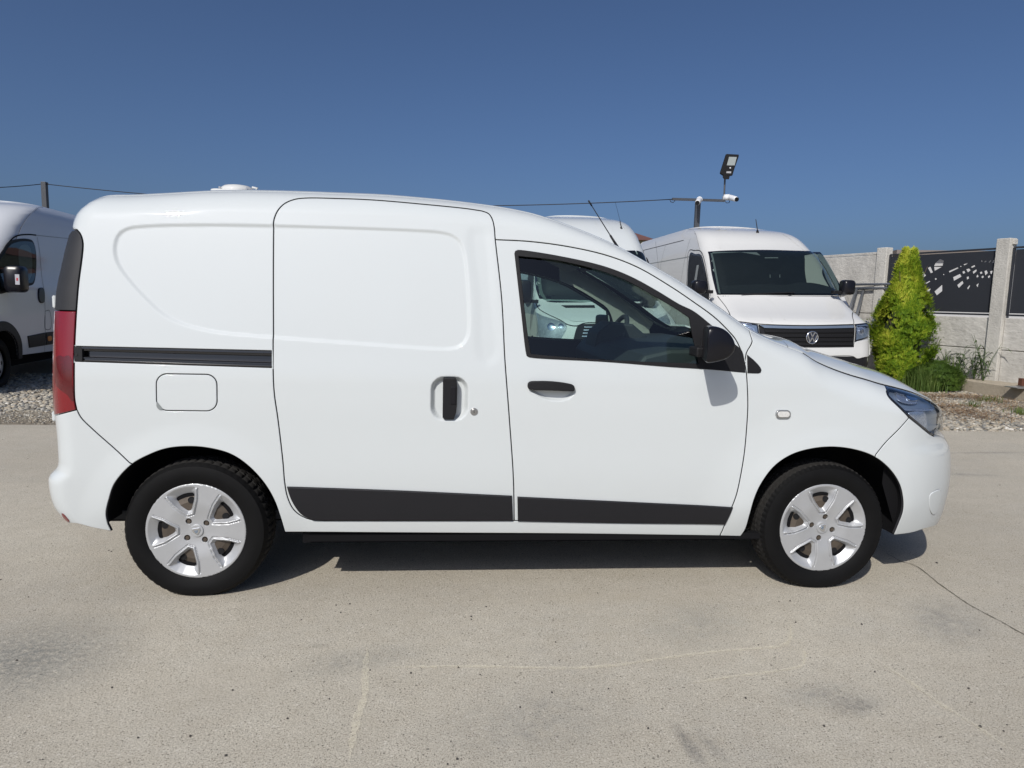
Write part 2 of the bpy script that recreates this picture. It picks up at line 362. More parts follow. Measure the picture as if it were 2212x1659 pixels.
# ------------------------------------------------------------------ ground
def ground_material():
    m, nt, b, N, L = new_mat('concrete_slab')
    tc = N.new('ShaderNodeTexCoord'); b.inputs['Roughness'].default_value = 0.88; b.inputs['Specular IOR Level'].default_value = 0.3
    def noise(scale, detail, rough=0.55, off=(0, 0, 0), stretch=(1, 1, 1), rot=0.0):
        mp = N.new('ShaderNodeMapping'); mp.inputs[1].default_value = off; mp.inputs[3].default_value = stretch; mp.inputs[2].default_value = (0, 0, rot)
        L.new(tc.outputs['Object'], mp.inputs[0]); n = N.new('ShaderNodeTexNoise'); n.inputs['Scale'].default_value = scale
        n.inputs['Detail'].default_value = detail; n.inputs['Roughness'].default_value = rough; L.new(mp.outputs[0], n.inputs['Vector']); return n.outputs[0]
    def rng_(x, a, b_, c=0.0, d=1.0):
        r = N.new('ShaderNodeMapRange'); r.inputs[1].default_value = a; r.inputs[2].default_value = b_; r.inputs[3].default_value = c; r.inputs[4].default_value = d; L.new(x, r.inputs[0]); return r.outputs[0]
    def mix(fac, A, B, mode='MIX'):
        x = N.new('ShaderNodeMix'); x.data_type = 'RGBA'; x.blend_type = mode
        for k, q in ((0, fac), (6, A), (7, B)):
            if isinstance(q, (int, float)): x.inputs[k].default_value = q
            elif isinstance(q, tuple): x.inputs[k].default_value = (*q, 1)
            else: L.new(q, x.inputs[k])
        return x.outputs[2]
    def mul(a, b2):
        x = N.new('ShaderNodeMath'); x.operation = 'MULTIPLY'; L.new(a, x.inputs[0])
        if isinstance(b2, (int, float)): x.inputs[1].default_value = b2
        else: L.new(b2, x.inputs[1])
        return x.outputs[0]
    big = rng_(noise(0.55, 7, 0.62), 0.34, 0.68)
    c = mix(big, (0.385, 0.355, 0.295), (0.575, 0.54, 0.455))
    grey = rng_(noise(0.9, 8, 0.7, (4.3, 1.2, 0)), 0.50, 0.72)
    c = mix(mul(grey, 0.75), c, (0.385, 0.38, 0.35))
    streak = rng_(noise(1.6, 5, 0.6, (0, 7, 0), (0.35, 3.0, 1), 0.12), 0.45, 0.7)
    c = mix(mul(streak, 0.35), c, (0.62, 0.565, 0.46))
    mid = rng_(noise(9, 7, 0.7, (2, 2, 0)), 0.35, 0.7)
    c = mix(mul(mid, 0.6), c, (0.38, 0.335, 0.26))
    fine_ = rng_(noise(110, 5, 0.8), 0.32, 0.66)
    c = mix(mul(fine_, 0.5), c, (0.74, 0.68, 0.56))
    f2 = rng_(noise(170, 4, 0.85, (3, 0, 0)), 0.46, 0.62)
    c = mix(mul(f2, 0.8), c, (0.22, 0.195, 0.155))
    # exposed little stones and pits
    dens = rng_(noise(0.8, 4, 0.6, (9, 3, 0)), 0.35, 0.65, 0.1, 0.42)
    for sc, lo, colr, off in ((80, 0.95, (0.13, 0.12, 0.10), 0), (130, 0.45, (0.13, 0.12, 0.10), 5), (210, 0.1, (0.14, 0.11, 0.09), 7), (90, 0.6, (0.62, 0.58, 0.50), 11)):
        v = N.new('ShaderNodeTexVoronoi'); v.inputs['Scale'].default_value = sc; v.inputs['Randomness'].default_value = 1.0
        mp = N.new('ShaderNodeMapping'); mp.inputs[1].default_value = (off, off*2, 0); L.new(tc.outputs['Object'], mp.inputs[0]); L.new(mp.outputs[0], v.inputs['Vector'])
        sx = N.new('ShaderNodeSeparateColor'); L.new(v.outputs['Color'], sx.inputs[0])
        g = N.new('ShaderNodeMath'); g.operation = 'GREATER_THAN'; L.new(sx.outputs[0], g.inputs[0]); g.inputs[1].default_value = 1-(1-lo)*0.55
        rad = mul(sx.outputs[1], 0.40)
        d = N.new('ShaderNodeMath'); d.operation = 'LESS_THAN'; L.new(v.outputs['Distance'], d.inputs[0]); L.new(rad, d.inputs[1])
        k = mul(mul(g.outputs[0], d.outputs[0]), 0.75)
        c = mix(k, c, colr)
    # stains with a place of their own: rubber scuffs, grey rough patch, chalky drag lines
    geo = tc.outputs['Object']
    def spot(x, y, rx, ry, col, amt, rot=0.0, ns=14, lo=0.4, hi=0.7):
        mp = N.new('ShaderNodeMapping'); mp.vector_type = 'TEXTURE'; mp.inputs[1].default_value = (x, y, 0); mp.inputs[2].default_value = (0, 0, rot); mp.inputs[3].default_value = (rx, ry, 50)
        L.new(geo, mp.inputs[0]); ln = N.new('ShaderNodeVectorMath'); ln.operation = 'LENGTH'; L.new(mp.outputs[0], ln.inputs[0])
        f = rng_(ln.outputs['Value'], 1.0, 0.15); nn = rng_(noise(ns, 8, 0.75, (x, y, 0)), lo-0.08, hi-0.05)
        return mix(mul(mul(f, nn), amt), c, col)
    for s in SPOTS: c = spot(*s)
    L.new(c, b.inputs['Base Color'])
    h = N.new('ShaderNodeMath'); h.operation = 'ADD'; L.new(noise(120, 5, 0.8), h.inputs[0]); L.new(mul(noise(14, 6, 0.6), 0.8), h.inputs[1])
    bp = N.new('ShaderNodeBump'); bp.inputs['Strength'].default_value = 0.6; bp.inputs['Distance'].default_value = 0.006; L.new(h.outputs[0], bp.inputs['Height']); L.new(bp.outputs[0], b.inputs['Normal'])
    return m
def onz(u, v, z=0.0):
    d = ray(u, v); t = (z-CAMP[2])/d[2]; return CAMP+d*t
def ony(u, v, y):
    d = ray(u, v); t = (y-CAMP[1])/d[1]; return CAMP+d*t
def sp_at(u, v, rx, ry, col, amt, rot=0.0, ns=14, lo=0.4, hi=0.7):
    p = onz(u, v); return (p[0], p[1], rx, ry, col, amt, rot, ns, lo, hi)
RB = (0.13, 0.128, 0.125)
SPOTS = [sp_at(60, 1420, 0.42, 0.40, (0.17, 0.175, 0.165), 0.75, 0.3, 45, 0.42, 0.62),
         sp_at(1850, 1525, 0.13, 0.07, RB, 0.8, 0.3, 40), sp_at(1770, 1500, 0.2, 0.09, (0.2, 0.2, 0.19), 0.6, 0.2, 40),
         sp_at(1490, 1610, 0.035, 0.13, RB, 0.9, 0.1, 50), sp_at(1535, 1610, 0.04, 0.12, (0.19, 0.185, 0.17), 0.6, 0.1, 50),
         sp_at(1500, 1350, 0.3, 0.22, (0.21, 0.215, 0.2), 0.5, 0.6, 12), sp_at(2050, 1340, 0.35, 0.2, (0.2, 0.2, 0.19), 0.6, 0.9, 12),
         sp_at(2130, 978, 0.6, 0.05, (0.17, 0.165, 0.16), 0.7, 0.05, 10), sp_at(2080, 1025, 0.4, 0.06, (0.17, 0.17, 0.17), 0.6, -0.1, 14),
         sp_at(690, 1395, 0.05, 0.03, (0.22, 0.2, 0.16), 0.6), sp_at(760, 1430, 0.3, 0.12, (0.19, 0.195, 0.185), 0.5, 0.3, 30),
         sp_at(450, 1500, 0.3, 0.2, (0.42, 0.38, 0.31), 0.6, 0.4, 8), sp_at(1150, 1560, 0.4, 0.25, (0.24, 0.235, 0.215), 0.55, 0.2, 20),
         sp_at(1300, 1290, 0.9, 0.12, (0.46, 0.41, 0.32), 0.5, 0.0, 6)]
mb = MB(); S = 600
mb.add([(-S, -S, -0.02), (S, -S, -0.02), (S, S, -0.02), (-S, S, -0.02)], [(0, 1, 2, 3)])
M['earth'] = simple('dry_earth', (0.27, 0.235, 0.18), 0.95, noise=0.4, nscale=3.0, bump=0.6, bscale=40)
tag(mb.build('ground', M['earth']), 'sandy earth ground stretching to the horizon', kind='structure')
M['concrete_slab'] = ground_material()
mb = MB(); mb.add([(-30, -30, 0), (40, -30, 0), (40, 4.10, 0), (9, 4.10, 0), (7.1, 4.09, 0), (4, 4.05, 0), (0, 4.0, 0), (-3, 3.965, 0), (-30, 3.6, 0)], [(0, 1, 2, 3, 4, 5, 6, 7, 8)])
mb.add([(-30, 3.6, 0), (-30, 3.6, -0.1), (-3, 3.965, -0.1), (-3, 3.965, 0)], [(0, 1, 2, 3)]); mb.add([(-3, 3.965, 0), (-3, 3.965, -0.1), (40, 4.1, -0.1), (40, 4.1, 0)], [(0, 1, 2, 3)])
tag(mb.build('concrete_yard', M['concrete_slab']), kind='structure')

def ground_strip(name, px, w, mat, z, seed, jit=0.004, fade=True, wig=0.0):
    r = random.Random(seed); P = crv([onz(u, v)[:2] for u, v in px], 0.02); mbb = MB(); n = len(P); vs = []
    for i, p in enumerate(P):
        d = P[min(i+1, n-1)]-P[max(i-1, 0)]; d = d/np.linalg.norm(d); nn = np.array([-d[1], d[0]]); p = p+nn*wig*r.uniform(-1, 1)
        ww = w*r.uniform(0.35, 1.0)*(min(1, i/6, (n-1-i)/6) if fade else 1)
        vs += [(*(p+nn*ww/2), z), (*(p-nn*ww/2), z)]
    mbb.add(vs, [(2*i, 2*i+1, 2*i+3, 2*i+2) for i in range(n-1)])
    return tag(mbb.build(name, mat), kind='structure')
M['crack'] = simple('crack_dark', (0.17, 0.15, 0.12), 0.95)
ground_strip('ground_crack', [(1905, 1188), (1945, 1213), (1975, 1222), (2030, 1263), (2075, 1295), (2120, 1322), (2165, 1345), (2212, 1372), (2260, 1400)], 0.0075, M['crack'], 0.003, 3, wig=0.0025)
def faint_mat(name, col, amt, sc):
    m = bpy.data.materials.new(name); m.use_nodes = True; nt = m.node_tree; N = nt.nodes; L = nt.links
    b = N['Principled BSDF']; b.inputs['Base Color'].default_value = (*col, 1); b.inputs['Roughness'].default_value = 0.9
    tc = N.new('ShaderNodeTexCoord'); n = N.new('ShaderNodeTexNoise'); n.inputs['Scale'].default_value = sc; n.inputs['Detail'].default_value = 8; n.inputs['Roughness'].default_value = 0.8
    L.new(tc.outputs['Object'], n.inputs['Vector']); r = N.new('ShaderNodeMapRange'); r.inputs[1].default_value = 0.36; r.inputs[2].default_value = 0.60; r.inputs[4].default_value = amt*0.42
    L.new(n.outputs[0], r.inputs[0]); L.new(r.outputs[0], b.inputs['Alpha']); return m
M['chalk'] = faint_mat('chalky_scratch', (0.88, 0.82, 0.64), 1.0, 60)
ground_strip('chalk_mark', [(828, 1443), (1000, 1440), (1280, 1442), (1450, 1420), (1560, 1407), (1650, 1400), (1690, 1395), (1708, 1375), (1706, 1345)], 0.02, M['chalk'], 0.003, 5, wig=0.002)
ground_strip('chalk_mark', [(1725, 1385), (1738, 1410), (1730, 1438), (1690, 1448), (1600, 1460), (1470, 1480)], 0.018, M['chalk'], 0.003, 6, wig=0.002)
ground_strip('chalk_mark', [(795, 1395), (790, 1440), (788, 1500), (770, 1560), (755, 1650)], 0.03, M['chalk'], 0.003, 8, wig=0.002)
ground_strip('chalk_mark', [(1880, 1420), (1960, 1470), (2030, 1520), (2110, 1570), (2212, 1640)], 0.02, M['chalk'], 0.003, 9, wig=0.002)
# small loose pebbles and crumbs lying on the slab
mb = MB()
for i in range(190):
    u = rng.uniform(-100, 2300); v = 940+730*rng.random()**1.3; p = onz(u, v); s = rng.uniform(0.0015, 0.0042)*(1.6 if rng.random() < 0.08 else 1)
    if 0 < p[1] < 1.7 and -0.6 < p[0] < 3.5: continue
    a = rng.uniform(0, 6.28); vs = [(p[0]+s*k*math.cos(a+j*1.257), p[1]+s*k*math.sin(a+j*1.257), 0.001+z) for (k, z) in ((1.2, 0), (0.7, s*0.9)) for j in range(5)]
    mb.add(vs, [(j, (j+1) % 5, (j+1) % 5+5, j+5) for j in range(5)]+[(5, 6, 7, 8, 9)])
M['crumb'] = simple('dark_crumb', (0.06, 0.055, 0.05), 0.9)
tag(mb.build('crumbs', M['crumb']), 'tiny dark pebbles and crumbs scattered on the concrete yard', 'crumbs', kind='stuff')

# ------------------------------------------------------------------ main van: the surface of its side
YC = 0.86
d_z = smooth_tab([.12, .18, .22, .28, .40, .6, .8, .95, 1.05, 1.15, 1.3, 1.5, 1.6, 1.7, 1.8], [.115, .075, .05, .03, .012, 0, 0, .006, .018, .031, .056, .096, .120, .148, .17], 0.06)
z_top = smooth_tab([-.9, -.6, -.43, -.33, -.2, .04, .2, .48, .71, .97, 1.234, 1.4, 1.53, 1.64, 1.78, 1.98, 2.075, 2.19, 2.274, 2.368, 2.452, 2.52, 2.6, 2.68, 2.755, 2.918, 3.015, 3.086, 3.164, 3.236, 3.30, 3.42, 3.7],
                   [1.68, 1.70, 1.714, 1.718, 1.729, 1.751, 1.759, 1.762, 1.762, 1.753, 1.733, 1.708, 1.672, 1.632, 1.576, 1.474, 1.423, 1.352, 1.301, 1.236, 1.186, 1.158, 1.132, 1.108, 1.066, 1.008, .984, .966, .952, .940, .930, .905, .85], 0.03)
H_t = smooth_tab([-1, 1.2, 1.8, 2.4, 2.8, 4], [.11, .11, .07, .07, .13, .15], 0.1)
B_t = smooth_tab([-1, 1.2, 1.8, 2.4, 2.8, 4], [.15, .15, .08, .08, .13, .15], 0.1)
x_rear = smooth_tab([.15, .25, .306, .346, .387, .452, .497, .518, .546, .581, .669, .768, .879, 1.0, 1.18, 1.282, 1.4, 1.509, 1.564, 1.65, 1.72, 1.8],
                    [-.50, -.545, -.586, -.617, -.638, -.648, -.649, -.641, -.612, -.601, -.601, -.605, -.609, -.607, -.605, -.602, -.586, -.568, -.556, -.538, -.52, -.5], 0.008)
x_front = smooth_tab([.10, .16, .2, .26, .358, .435, .556, .637, .693, .756, .821, .863, .894, 1.0, 1.1],
                     [3.58, 3.64, 3.675, 3.69, 3.697, 3.70, 3.69, 3.672, 3.635, 3.622, 3.605, 3.582, 3.545, 3.44, 3.36], 0.01)
LR, BR, LF, BF = 0.14, 0.20, 0.52, 0.60
EMB = []     # (polygon, depth inwards, edge width)
FLARE = [((0.0, 0.29), 0.36, 0.485, 0.009), ((2.81, 0.29), 0.36, 0.50, 0.009), ((2.81, 0.29), 0.40, 0.64, 0.012)]
def van_raw(P):
    x, z = P[:, 0], P[:, 1]
    tr = np.clip((x_rear(z)+LR-x)/LR, 0, None); tf = np.clip((x-(x_front(z)-LF))/LF, 0, None); zt = z_top(x); Ht = H_t(x)
    tz = np.clip((z-(zt-Ht))/Ht, 0, None); tx = np.where(tr > 0, tr, tf); Bx = np.where(tr > 0, BR, BF)
    s2 = tx**2+tz**2; pp = np.where(x > 1.2, 3.0, 2.0); s = np.minimum((tx**pp+tz**pp)**(1/pp), 0.9995); B = np.where(s2 > 1e-9, (Bx*tx**2+B_t(x)*tz**2)/np.maximum(s2, 1e-9), 0)
    s = np.maximum(s, 0)
    return -0.018+d_z(z)+B*(1-np.sqrt(1-s*s))+0.012*np.clip((x-2.2)/1.2, 0, 1)**2
def ss(t): t = np.clip(t, 0, 1); return t*t*(3-2*t)
def van_side(P):
    P = np.asarray(P, float); y = van_raw(P)
    for (poly, dep, wid) in EMB:
        lo = poly.min(0)-wid; hi = poly.max(0)+wid; k = (P[:, 0] > lo[0]) & (P[:, 0] < hi[0]) & (P[:, 1] > lo[1]) & (P[:, 1] < hi[1])
        if k.any():
            Q = P[k]; d = dist_poly(Q, poly); ins = pip(Q, poly); sd = np.where(ins, d, -d); y[k] += dep*ss(sd/wid+0.5)
    for (c, r0, r1, h) in FLARE:
        r = np.hypot(P[:, 0]-c[0], P[:, 1]-c[1]); up = ss((P[:, 1]-0.22)/0.2)
        y -= h*ss((r1-r)/(r1-r0)*1.0)*up
    return y
def hit(u, v, surf=None, t0=-0.25, t1=0.75):
    """point (x, z) of the van's side seen at picture point (u, v)"""
    surf = surf or van_raw; d = ray(u, v); ys = np.linspace(t0, t1, 120); t = (ys-CAMP[1])/d[1]
    X = CAMP[0]+d[0]*t; Z = CAMP[2]+d[2]*t; r = ys-surf(np.stack([X, Z], 1)); k = np.where((r[:-1] < 0) & (r[1:] >= 0))[0]
    if len(k) == 0: k = np.argmin(np.abs(r)); return np.array([X[k], Z[k]])
    k = k[0]; a = r[k]/(r[k]-r[k+1]); return np.array([X[k]+(X[k+1]-X[k])*a, Z[k]+(Z[k+1]-Z[k])*a])
def px(*pts): return np.array([hit(u, v) for u, v in pts])
def C_(*pts, ds=0.012): return crv(px(*pts), ds)
def edge_z(x, s=0.93):
    x = np.asarray(x, float); z = z_top(x)-H_t(x)*(1-s)
    for _ in range(12):
        tx = np.where(x < 1.2, np.clip((x_rear(z)+LR-x)/LR, 0, None), np.clip((x-(x_front(z)-LF))/LF, 0, None)); pp = np.where(x > 1.2, 3.0, 2.0)
        tz = np.clip(s**pp-np.minimum(tx, s)**pp, 0, None)**(1/pp); z = 0.5*z+0.5*(z_top(x)-H_t(x)*(1-tz))
    return z
def s_point(x, s=0.93): return np.array([x, float(edge_z(x, s))])
def front_top_corner(x_from, s=0.93):
    out = []
    for a in np.radians(np.linspace(80, 3, 40)):
        tx, tz = s*math.cos(a)**(2/3), s*math.sin(a)**(2/3); z = 0.85; x = 3.4
        for _ in range(40): x = float(x_front(z))-LF*(1-tx); z = 0.5*z+0.5*(float(z_top(x))-float(H_t(x))*(1-tz))
        if x > x_from+0.01: out.append((x, z))
    return np.array(out)
def top_edge(x0, x1, s=0.93):
    xs = np.linspace(x0, x1, max(2, int(abs(x1-x0)/0.012))); return np.array([s_point(x, s) for x in xs])
def rear_top_corner(s=0.95):
    out = []
    for a in np.radians(np.linspace(4, 86, 16)):
        tx, tz = s*math.cos(a), s*math.sin(a); z = 1.6; x = -.45
        for _ in range(30): x = float(x_rear(z))+LR*(1-tx); z = float(z_top(x))-float(H_t(x))*(1-tz)
        out.append((x, z))
    return np.array(out)
def rear_edge(z0, z1, s=0.965):
    zs = np.linspace(z0, z1, max(2, int(abs(z1-z0)/0.01))); return np.stack([x_rear(zs)+LR*(1-s), zs], 1)
def front_edge(z0, z1, s=0.985):
    zs = np.linspace(z0, z1, max(2, int(abs(z1-z0)/0.01))); return np.stack([x_front(zs)-LF*(1-s), zs], 1)

# outlines, traced once and shared by the panels on both sides
arch_r = C_((234, 1131), (231, 1109), (237.5, 1077.6), (250, 1043), (286, 1003), (319, 984), (359, 969), (406, 964), (453, 967.6), (500, 980.7), (537.5, 1005.7), (572, 1043), (594, 1080.7), (606, 1115), (615.6, 1149.5))
arch_r0 = arch_r[np.argmin(np.linalg.norm(arch_r-px((286, 1003))[0], axis=1)):]
arch_rb = arch_r[:np.argmin(np.linalg.norm(arch_r-px((286, 1003))[0], axis=1))+1]
arch_f = C_((1600, 1159), (1609.4, 1143), (1617, 1109), (1625, 1077.6), (1640.7, 1043), (1669, 1005.7), (1706, 980.7), (1750, 967.6), (1797, 964), (1844, 970.4), (1883, 984.5), (1915.7, 1010.4), (1937.5, 1043), (1945, 1074.5), (1945, 1102.6), (1939, 1127.6), (1930, 1155.7))
kf = np.argmin(np.linalg.norm(arch_f-px((1883, 984.5))[0], axis=1)); arch_fa = arch_f[:kf+1]; arch_fb = arch_f[kf:]
seam_bump_r = C_((165.6, 885.4), (175, 902.6), (200, 927.6), (240, 963), (286, 1003)); seam_bump_r[-1] = arch_r0[0]
seam_bump_f = C_((1964, 902.6), (1944.8, 923.7), (1908.9, 957), (1883, 984.5)); seam_bump_f[-1] = arch_fb[0]
sd_top = C_((590.5, 486), (592, 474), (600, 455), (615.5, 439.4), (637.4, 430.5), (662.4, 427.8), (730, 428.8), (803, 431.8), (928, 442.5), (1010, 451), (1040, 455.5))
sd_front = crv(np.vstack([sd_top[-1:], px((1055, 461), (1063, 472), (1068, 492), (1070, 517), (1084, 645.6), (1091, 777.6), (1100, 897), (1109, 1027.6), (1111, 1125))]))
sd_rear = crv(px((590.5, 486), (590, 727), (590, 795.6), (592.5, 850), (600, 902.6), (611, 996), (615.5, 1043), (622, 1074.5), (634, 1099.5), (650, 1114), (672, 1123), (700, 1125.5)))
kd = np.argmin(np.linalg.norm(sd_front-px((1070, 517))[0], axis=1)); B_seam = sd_front[kd:]
sd_bot = C_((700, 1125.5), (900, 1125.3), (1111, 1125))
fd_top = crv(np.vstack([B_seam[:1], px((1146, 522), (1228, 533), (1310, 551.6), (1378.7, 578), (1447, 617.8), (1501.7, 654.7), (1542.8, 684.8), (1570, 710.8), (1589, 732.6), (1600, 754.5), (1608, 779), (1613, 806))]))
fd_front = crv(np.vstack([fd_top[-1:], px((1615.7, 855.7), (1615.7, 887), (1609.4, 965), (1600, 1021), (1589, 1068), (1575, 1105.7), (1565.7, 1131))]))
fd_bot = C_((1111, 1125), (1350, 1130), (1565.7, 1131))
ap_seam = C_((1626, 731), (1623.8, 742.8), (1612.6, 763.4), (1610, 785))
kt = np.argmin(np.linalg.norm(fd_top-ap_seam[-1], axis=1))
sill_b = C_((615.6, 1149.5), (900, 1151.5), (1244, 1153.5), (1469, 1156.5), (1554.7, 1157.8))
sill_f = C_((1565.7, 1131), (1560, 1147), (1554.7, 1157.8)); 
dtrim_edge = C_((162.5, 492.5), (173.4, 505), (179, 523.7), (178, 548.7), (170, 611), (165, 672))
lamp_edge = C_((165, 672), (161, 752), (160, 814), (161, 861), (162.5, 871), (165.6, 885.4))
xa = float(ap_seam[0][0]); za = float(s_point(xa)[1]); ap_seam[0] = (xa, za)
rc = rear_top_corner()
zc = dtrim_edge[0][1]
re_top = np.vstack([rear_edge(zc, rc[0][1]-0.01), rc])       # bottom to top, up the rear corner
dtrim_edge[0] = re_top[0]
side_loop = loop_of(top_edge(xa, rc[-1][0]+0.01), re_top[::-1], dtrim_edge, lamp_edge, seam_bump_r, arch_r0, sill_b, sill_f[::-1], fd_bot[::-1], sd_bot[::-1], sd_rear[::-1], sd_top,
                    sd_front[:kd+1], fd_top[:kt+1], ap_seam[::-1])
sd_loop = loop_of(sd_top, sd_front, sd_bot[::-1], sd_rear[::-1])
fd_loop = loop_of(fd_top, fd_front, fd_bot[::-1], B_seam[::-1])
hood_seam = C_((1735.5, 767.5), (1744, 775.4), (1757.8, 784.9), (1775, 792.6), (1830, 809), (1873, 821), (1904, 830.8), (1919.4, 839.9))
x1 = hood_seam[-1][0]
fe_top = top_edge(xa, x1)
lamp_low = C_((1917.5, 841), (1915.5, 849), (1920, 858), (1932.8, 871), (1964, 902.6)); 
lamp_low2 = C_((1964, 902.6), (2002.3, 933.3), (2013, 941), (2019, 943.3)); 
lamp_low[0] = fe_top[-1]
fe_loop = loop_of(fe_top, lamp_low, seam_bump_f, arch_fa[::-1], C_((1600, 1159), (1554.7, 1157.8)), sill_f[::-1], fd_front[::-1], fd_top[kt:][::-1], ap_seam[::-1])
zl = lamp_low2[-1][1]
fb_edge = front_edge(zl, 0.215)
fb_bot = crv(np.vstack([fb_edge[-1:], px((2000, 1141.7), (1968.8, 1151), (1930, 1155.7))]))
lamp_low2 = np.vstack([lamp_low2, [(fb_edge[0][0], zl+0.004)]]); fb_edge[0] = lamp_low2[-1]
fb_loop = loop_of(lamp_low2, fb_edge, fb_bot, arch_fb[::-1], seam_bump_f[::-1])
ftc = front_top_corner(x1); hl_top = np.vstack([[s_point(x1)], ftc]); zf = ftc[-1][1]-0.01
hl_front = crv(np.vstack([hl_top[-1:], lamp_low2[-1:]+[[0.0, 0.003]]])) if zf < zl+0.02 else np.vstack([hl_top[-1:], front_edge(zf, zl+0.012, 0.93), lamp_low2[-1:]])
hl_loop = loop_of(hl_top, hl_front, lamp_low2[::-1], lamp_low[::-1])
rb_edge = rear_edge(px((120, 902.6))[0][1], 0.295)
rb_loop = loop_of(crv(np.vstack([seam_bump_r[:1], rb_edge[:1]])), rb_edge, crv(np.vstack([rb_edge[-1:], px((160, 1131), (200, 1140), (242, 1148))])), crv(np.vstack([px((242, 1148)), arch_rb[:1]])), arch_rb, seam_bump_r[::-1])
tl_loop = loop_of(lamp_edge, crv(np.vstack([lamp_edge[-1:], rb_edge[:1]])), rear_edge(rb_edge[0][1], lamp_edge[0][1]), crv(np.array([rear_edge(lamp_edge[0][1], lamp_edge[0][1]+.1)[0], lamp_edge[0]])))
dt_loop = loop_of(dtrim_edge, crv(np.array([dtrim_edge[-1], rear_edge(dtrim_edge[-1][1], 2)[0]])), rear_edge(dtrim_edge[-1][1], re_top[0][1]))

def cr_x(): return crv(px((560, 1043.5), (860, 1054), (1106, 1065.5), (1350, 1077.5), (1640, 1091), (1640, 1165), (560, 1165)), 0.05, closed=True)
# pressed shapes of the panels
q_emb = ccw(np.vstack([C_((600, 484.5), (437.5, 485.6), (312.5, 488.7), (275, 494), (256, 506.5), (247.5, 530), (248.4, 551.8), (256, 573.7), (281, 608), (312.5, 642.5), (350, 676.8), (384, 695.6), (422, 708), (469, 717.5), (600, 729.5)), ]))
s_emb = ccw(np.vstack([C_((575, 486.5), (740.5, 492), (897, 498), (950, 501.8), (975, 508), (992, 520), (1001, 540), (1006, 567.5), (1012.4, 661), (1012.8, 712), (1008, 732), (995, 747), (972, 753.3), (943.6, 753.4), (803, 744), (575, 726))]))
# merged into one pressed field running over the door gap
allp = crv(np.vstack([px((312.5, 488.7), (275, 494), (256, 506.5), (247.5, 530), (248.4, 551.8), (256, 573.7), (281, 608), (312.5, 642.5), (350, 676.8), (384, 695.6), (422, 708), (469, 717.5), (590, 728.4), (803, 744), (943.6, 753.4), (972, 753.3), (995, 747), (1008, 732), (1012.8, 712), (1012.4, 661), (1006, 567.5), (1001, 540), (992, 520), (975, 508), (950, 501.8), (897, 498), (740.5, 492), (590, 488), (437.5, 485.8)) ]), 0.02, closed=True)
EMB.append((ccw(allp), 0.007, 0.018))
flute = crv(px((1018, 500), (1035, 497), (1052, 503), (1058, 530), (1066, 640), (1078, 755), (1070, 775), (1050, 785), (1037, 770), (1030, 640)), 0.02, closed=True); EMB.append((ccw(flute), 0.0035, 0.05))
hr = px((931, 814.5), (1011, 814.5), (1011, 907), (931, 907)); hc = hr.mean(0); hw = (hr[1][0]-hr[0][0]); hh = hr[0][1]-hr[3][1]
EMB.append((ccw(rrect(hc[0], hc[1], hw*0.92, hh*0.94, 0.05)), 0.028, 0.022))
fh = px((1140, 833), (1241, 833), (1190, 866)); dh = crv(px((1146, 838), (1168, 856), (1190, 863), (1222, 862), (1238, 850), (1238, 838), (1220, 832), (1190, 830), (1160, 831)), 0.008, closed=True); EMB.append((ccw(dh), 0.020, 0.014))
fl = px((337, 807.3), (470, 807.3), (470, 888.5), (337, 888.5)); flc = fl.mean(0); flw = fl[1][0]-fl[0][0]; flh = fl[0][1]-fl[3][1]
flap_loop = ccw(rrect(flc[0], flc[1], flw, flh, 0.045, 8))
# crease above the side mouldings
rail_loop = loop_of(C_((159, 747.5), (587.5, 757.2)), C_((587.5, 757.2), (588.5, 795.4)), C_((588.5, 795.4), (161, 781.5)), C_((161, 781.5), (159, 747.5)))
win_in = loop_of(C_((1118, 551.3), (1203.6, 561), (1291.5, 581.6), (1350, 603), (1408.7, 635.3), (1457.5, 663.6), (1490.7, 686)), C_((1490.7, 686), (1496.6, 721), (1512, 787.6)), C_((1512, 787.6), (1399, 783.7), (1301, 778.9), (1203.6, 772), (1145, 766.5)), C_((1145, 766.5), (1139, 731), (1118, 551.3)))
win_out = loop_of(C_((1111, 547.4), (1112.5, 542.5), (1117, 540), (1125.5, 540), (1203.6, 552), (1301, 573.8), (1360, 596), (1418.5, 627.5), (1467, 656.8), (1498, 672.0), (1537, 702.6), (1583.8, 740.8), (1602, 757), (1607, 775), (1610.0, 805)),
                  C_((1610.0, 805), (1529, 798), (1447, 792.8), (1310, 781.8), (1146, 772.3), (1138.5, 770), (1136.3, 764), (1125, 670), (1111, 547.4)))
tri = loop_of(C_((1613.5, 766), (1627, 777), (1641, 792), (1644.5, 799), (1643, 804.5), (1638, 806.3), (1630, 806.3), (1614.5, 805.7)), C_((1614.5, 805.7), (1613.5, 766)))
mold_r = loop_of(C_((620, 1050), (860, 1058.5), (1106, 1070)), C_((1106, 1070), (1108, 1125)), C_((1108, 1125), (678, 1124.3)), C_((678, 1124.3), (653, 1112), (637.4, 1093), (626.5, 1071), (620, 1050)))
mold_f = loop_of(C_((1117, 1072), (1300, 1080.5), (1469, 1088.5), (1581, 1093.5)), C_((1581, 1093.5), (1575, 1110), (1565, 1132.5)), C_((1565, 1132.5), (1340, 1130), (1118, 1126)), C_((1118, 1126), (1117, 1072)))

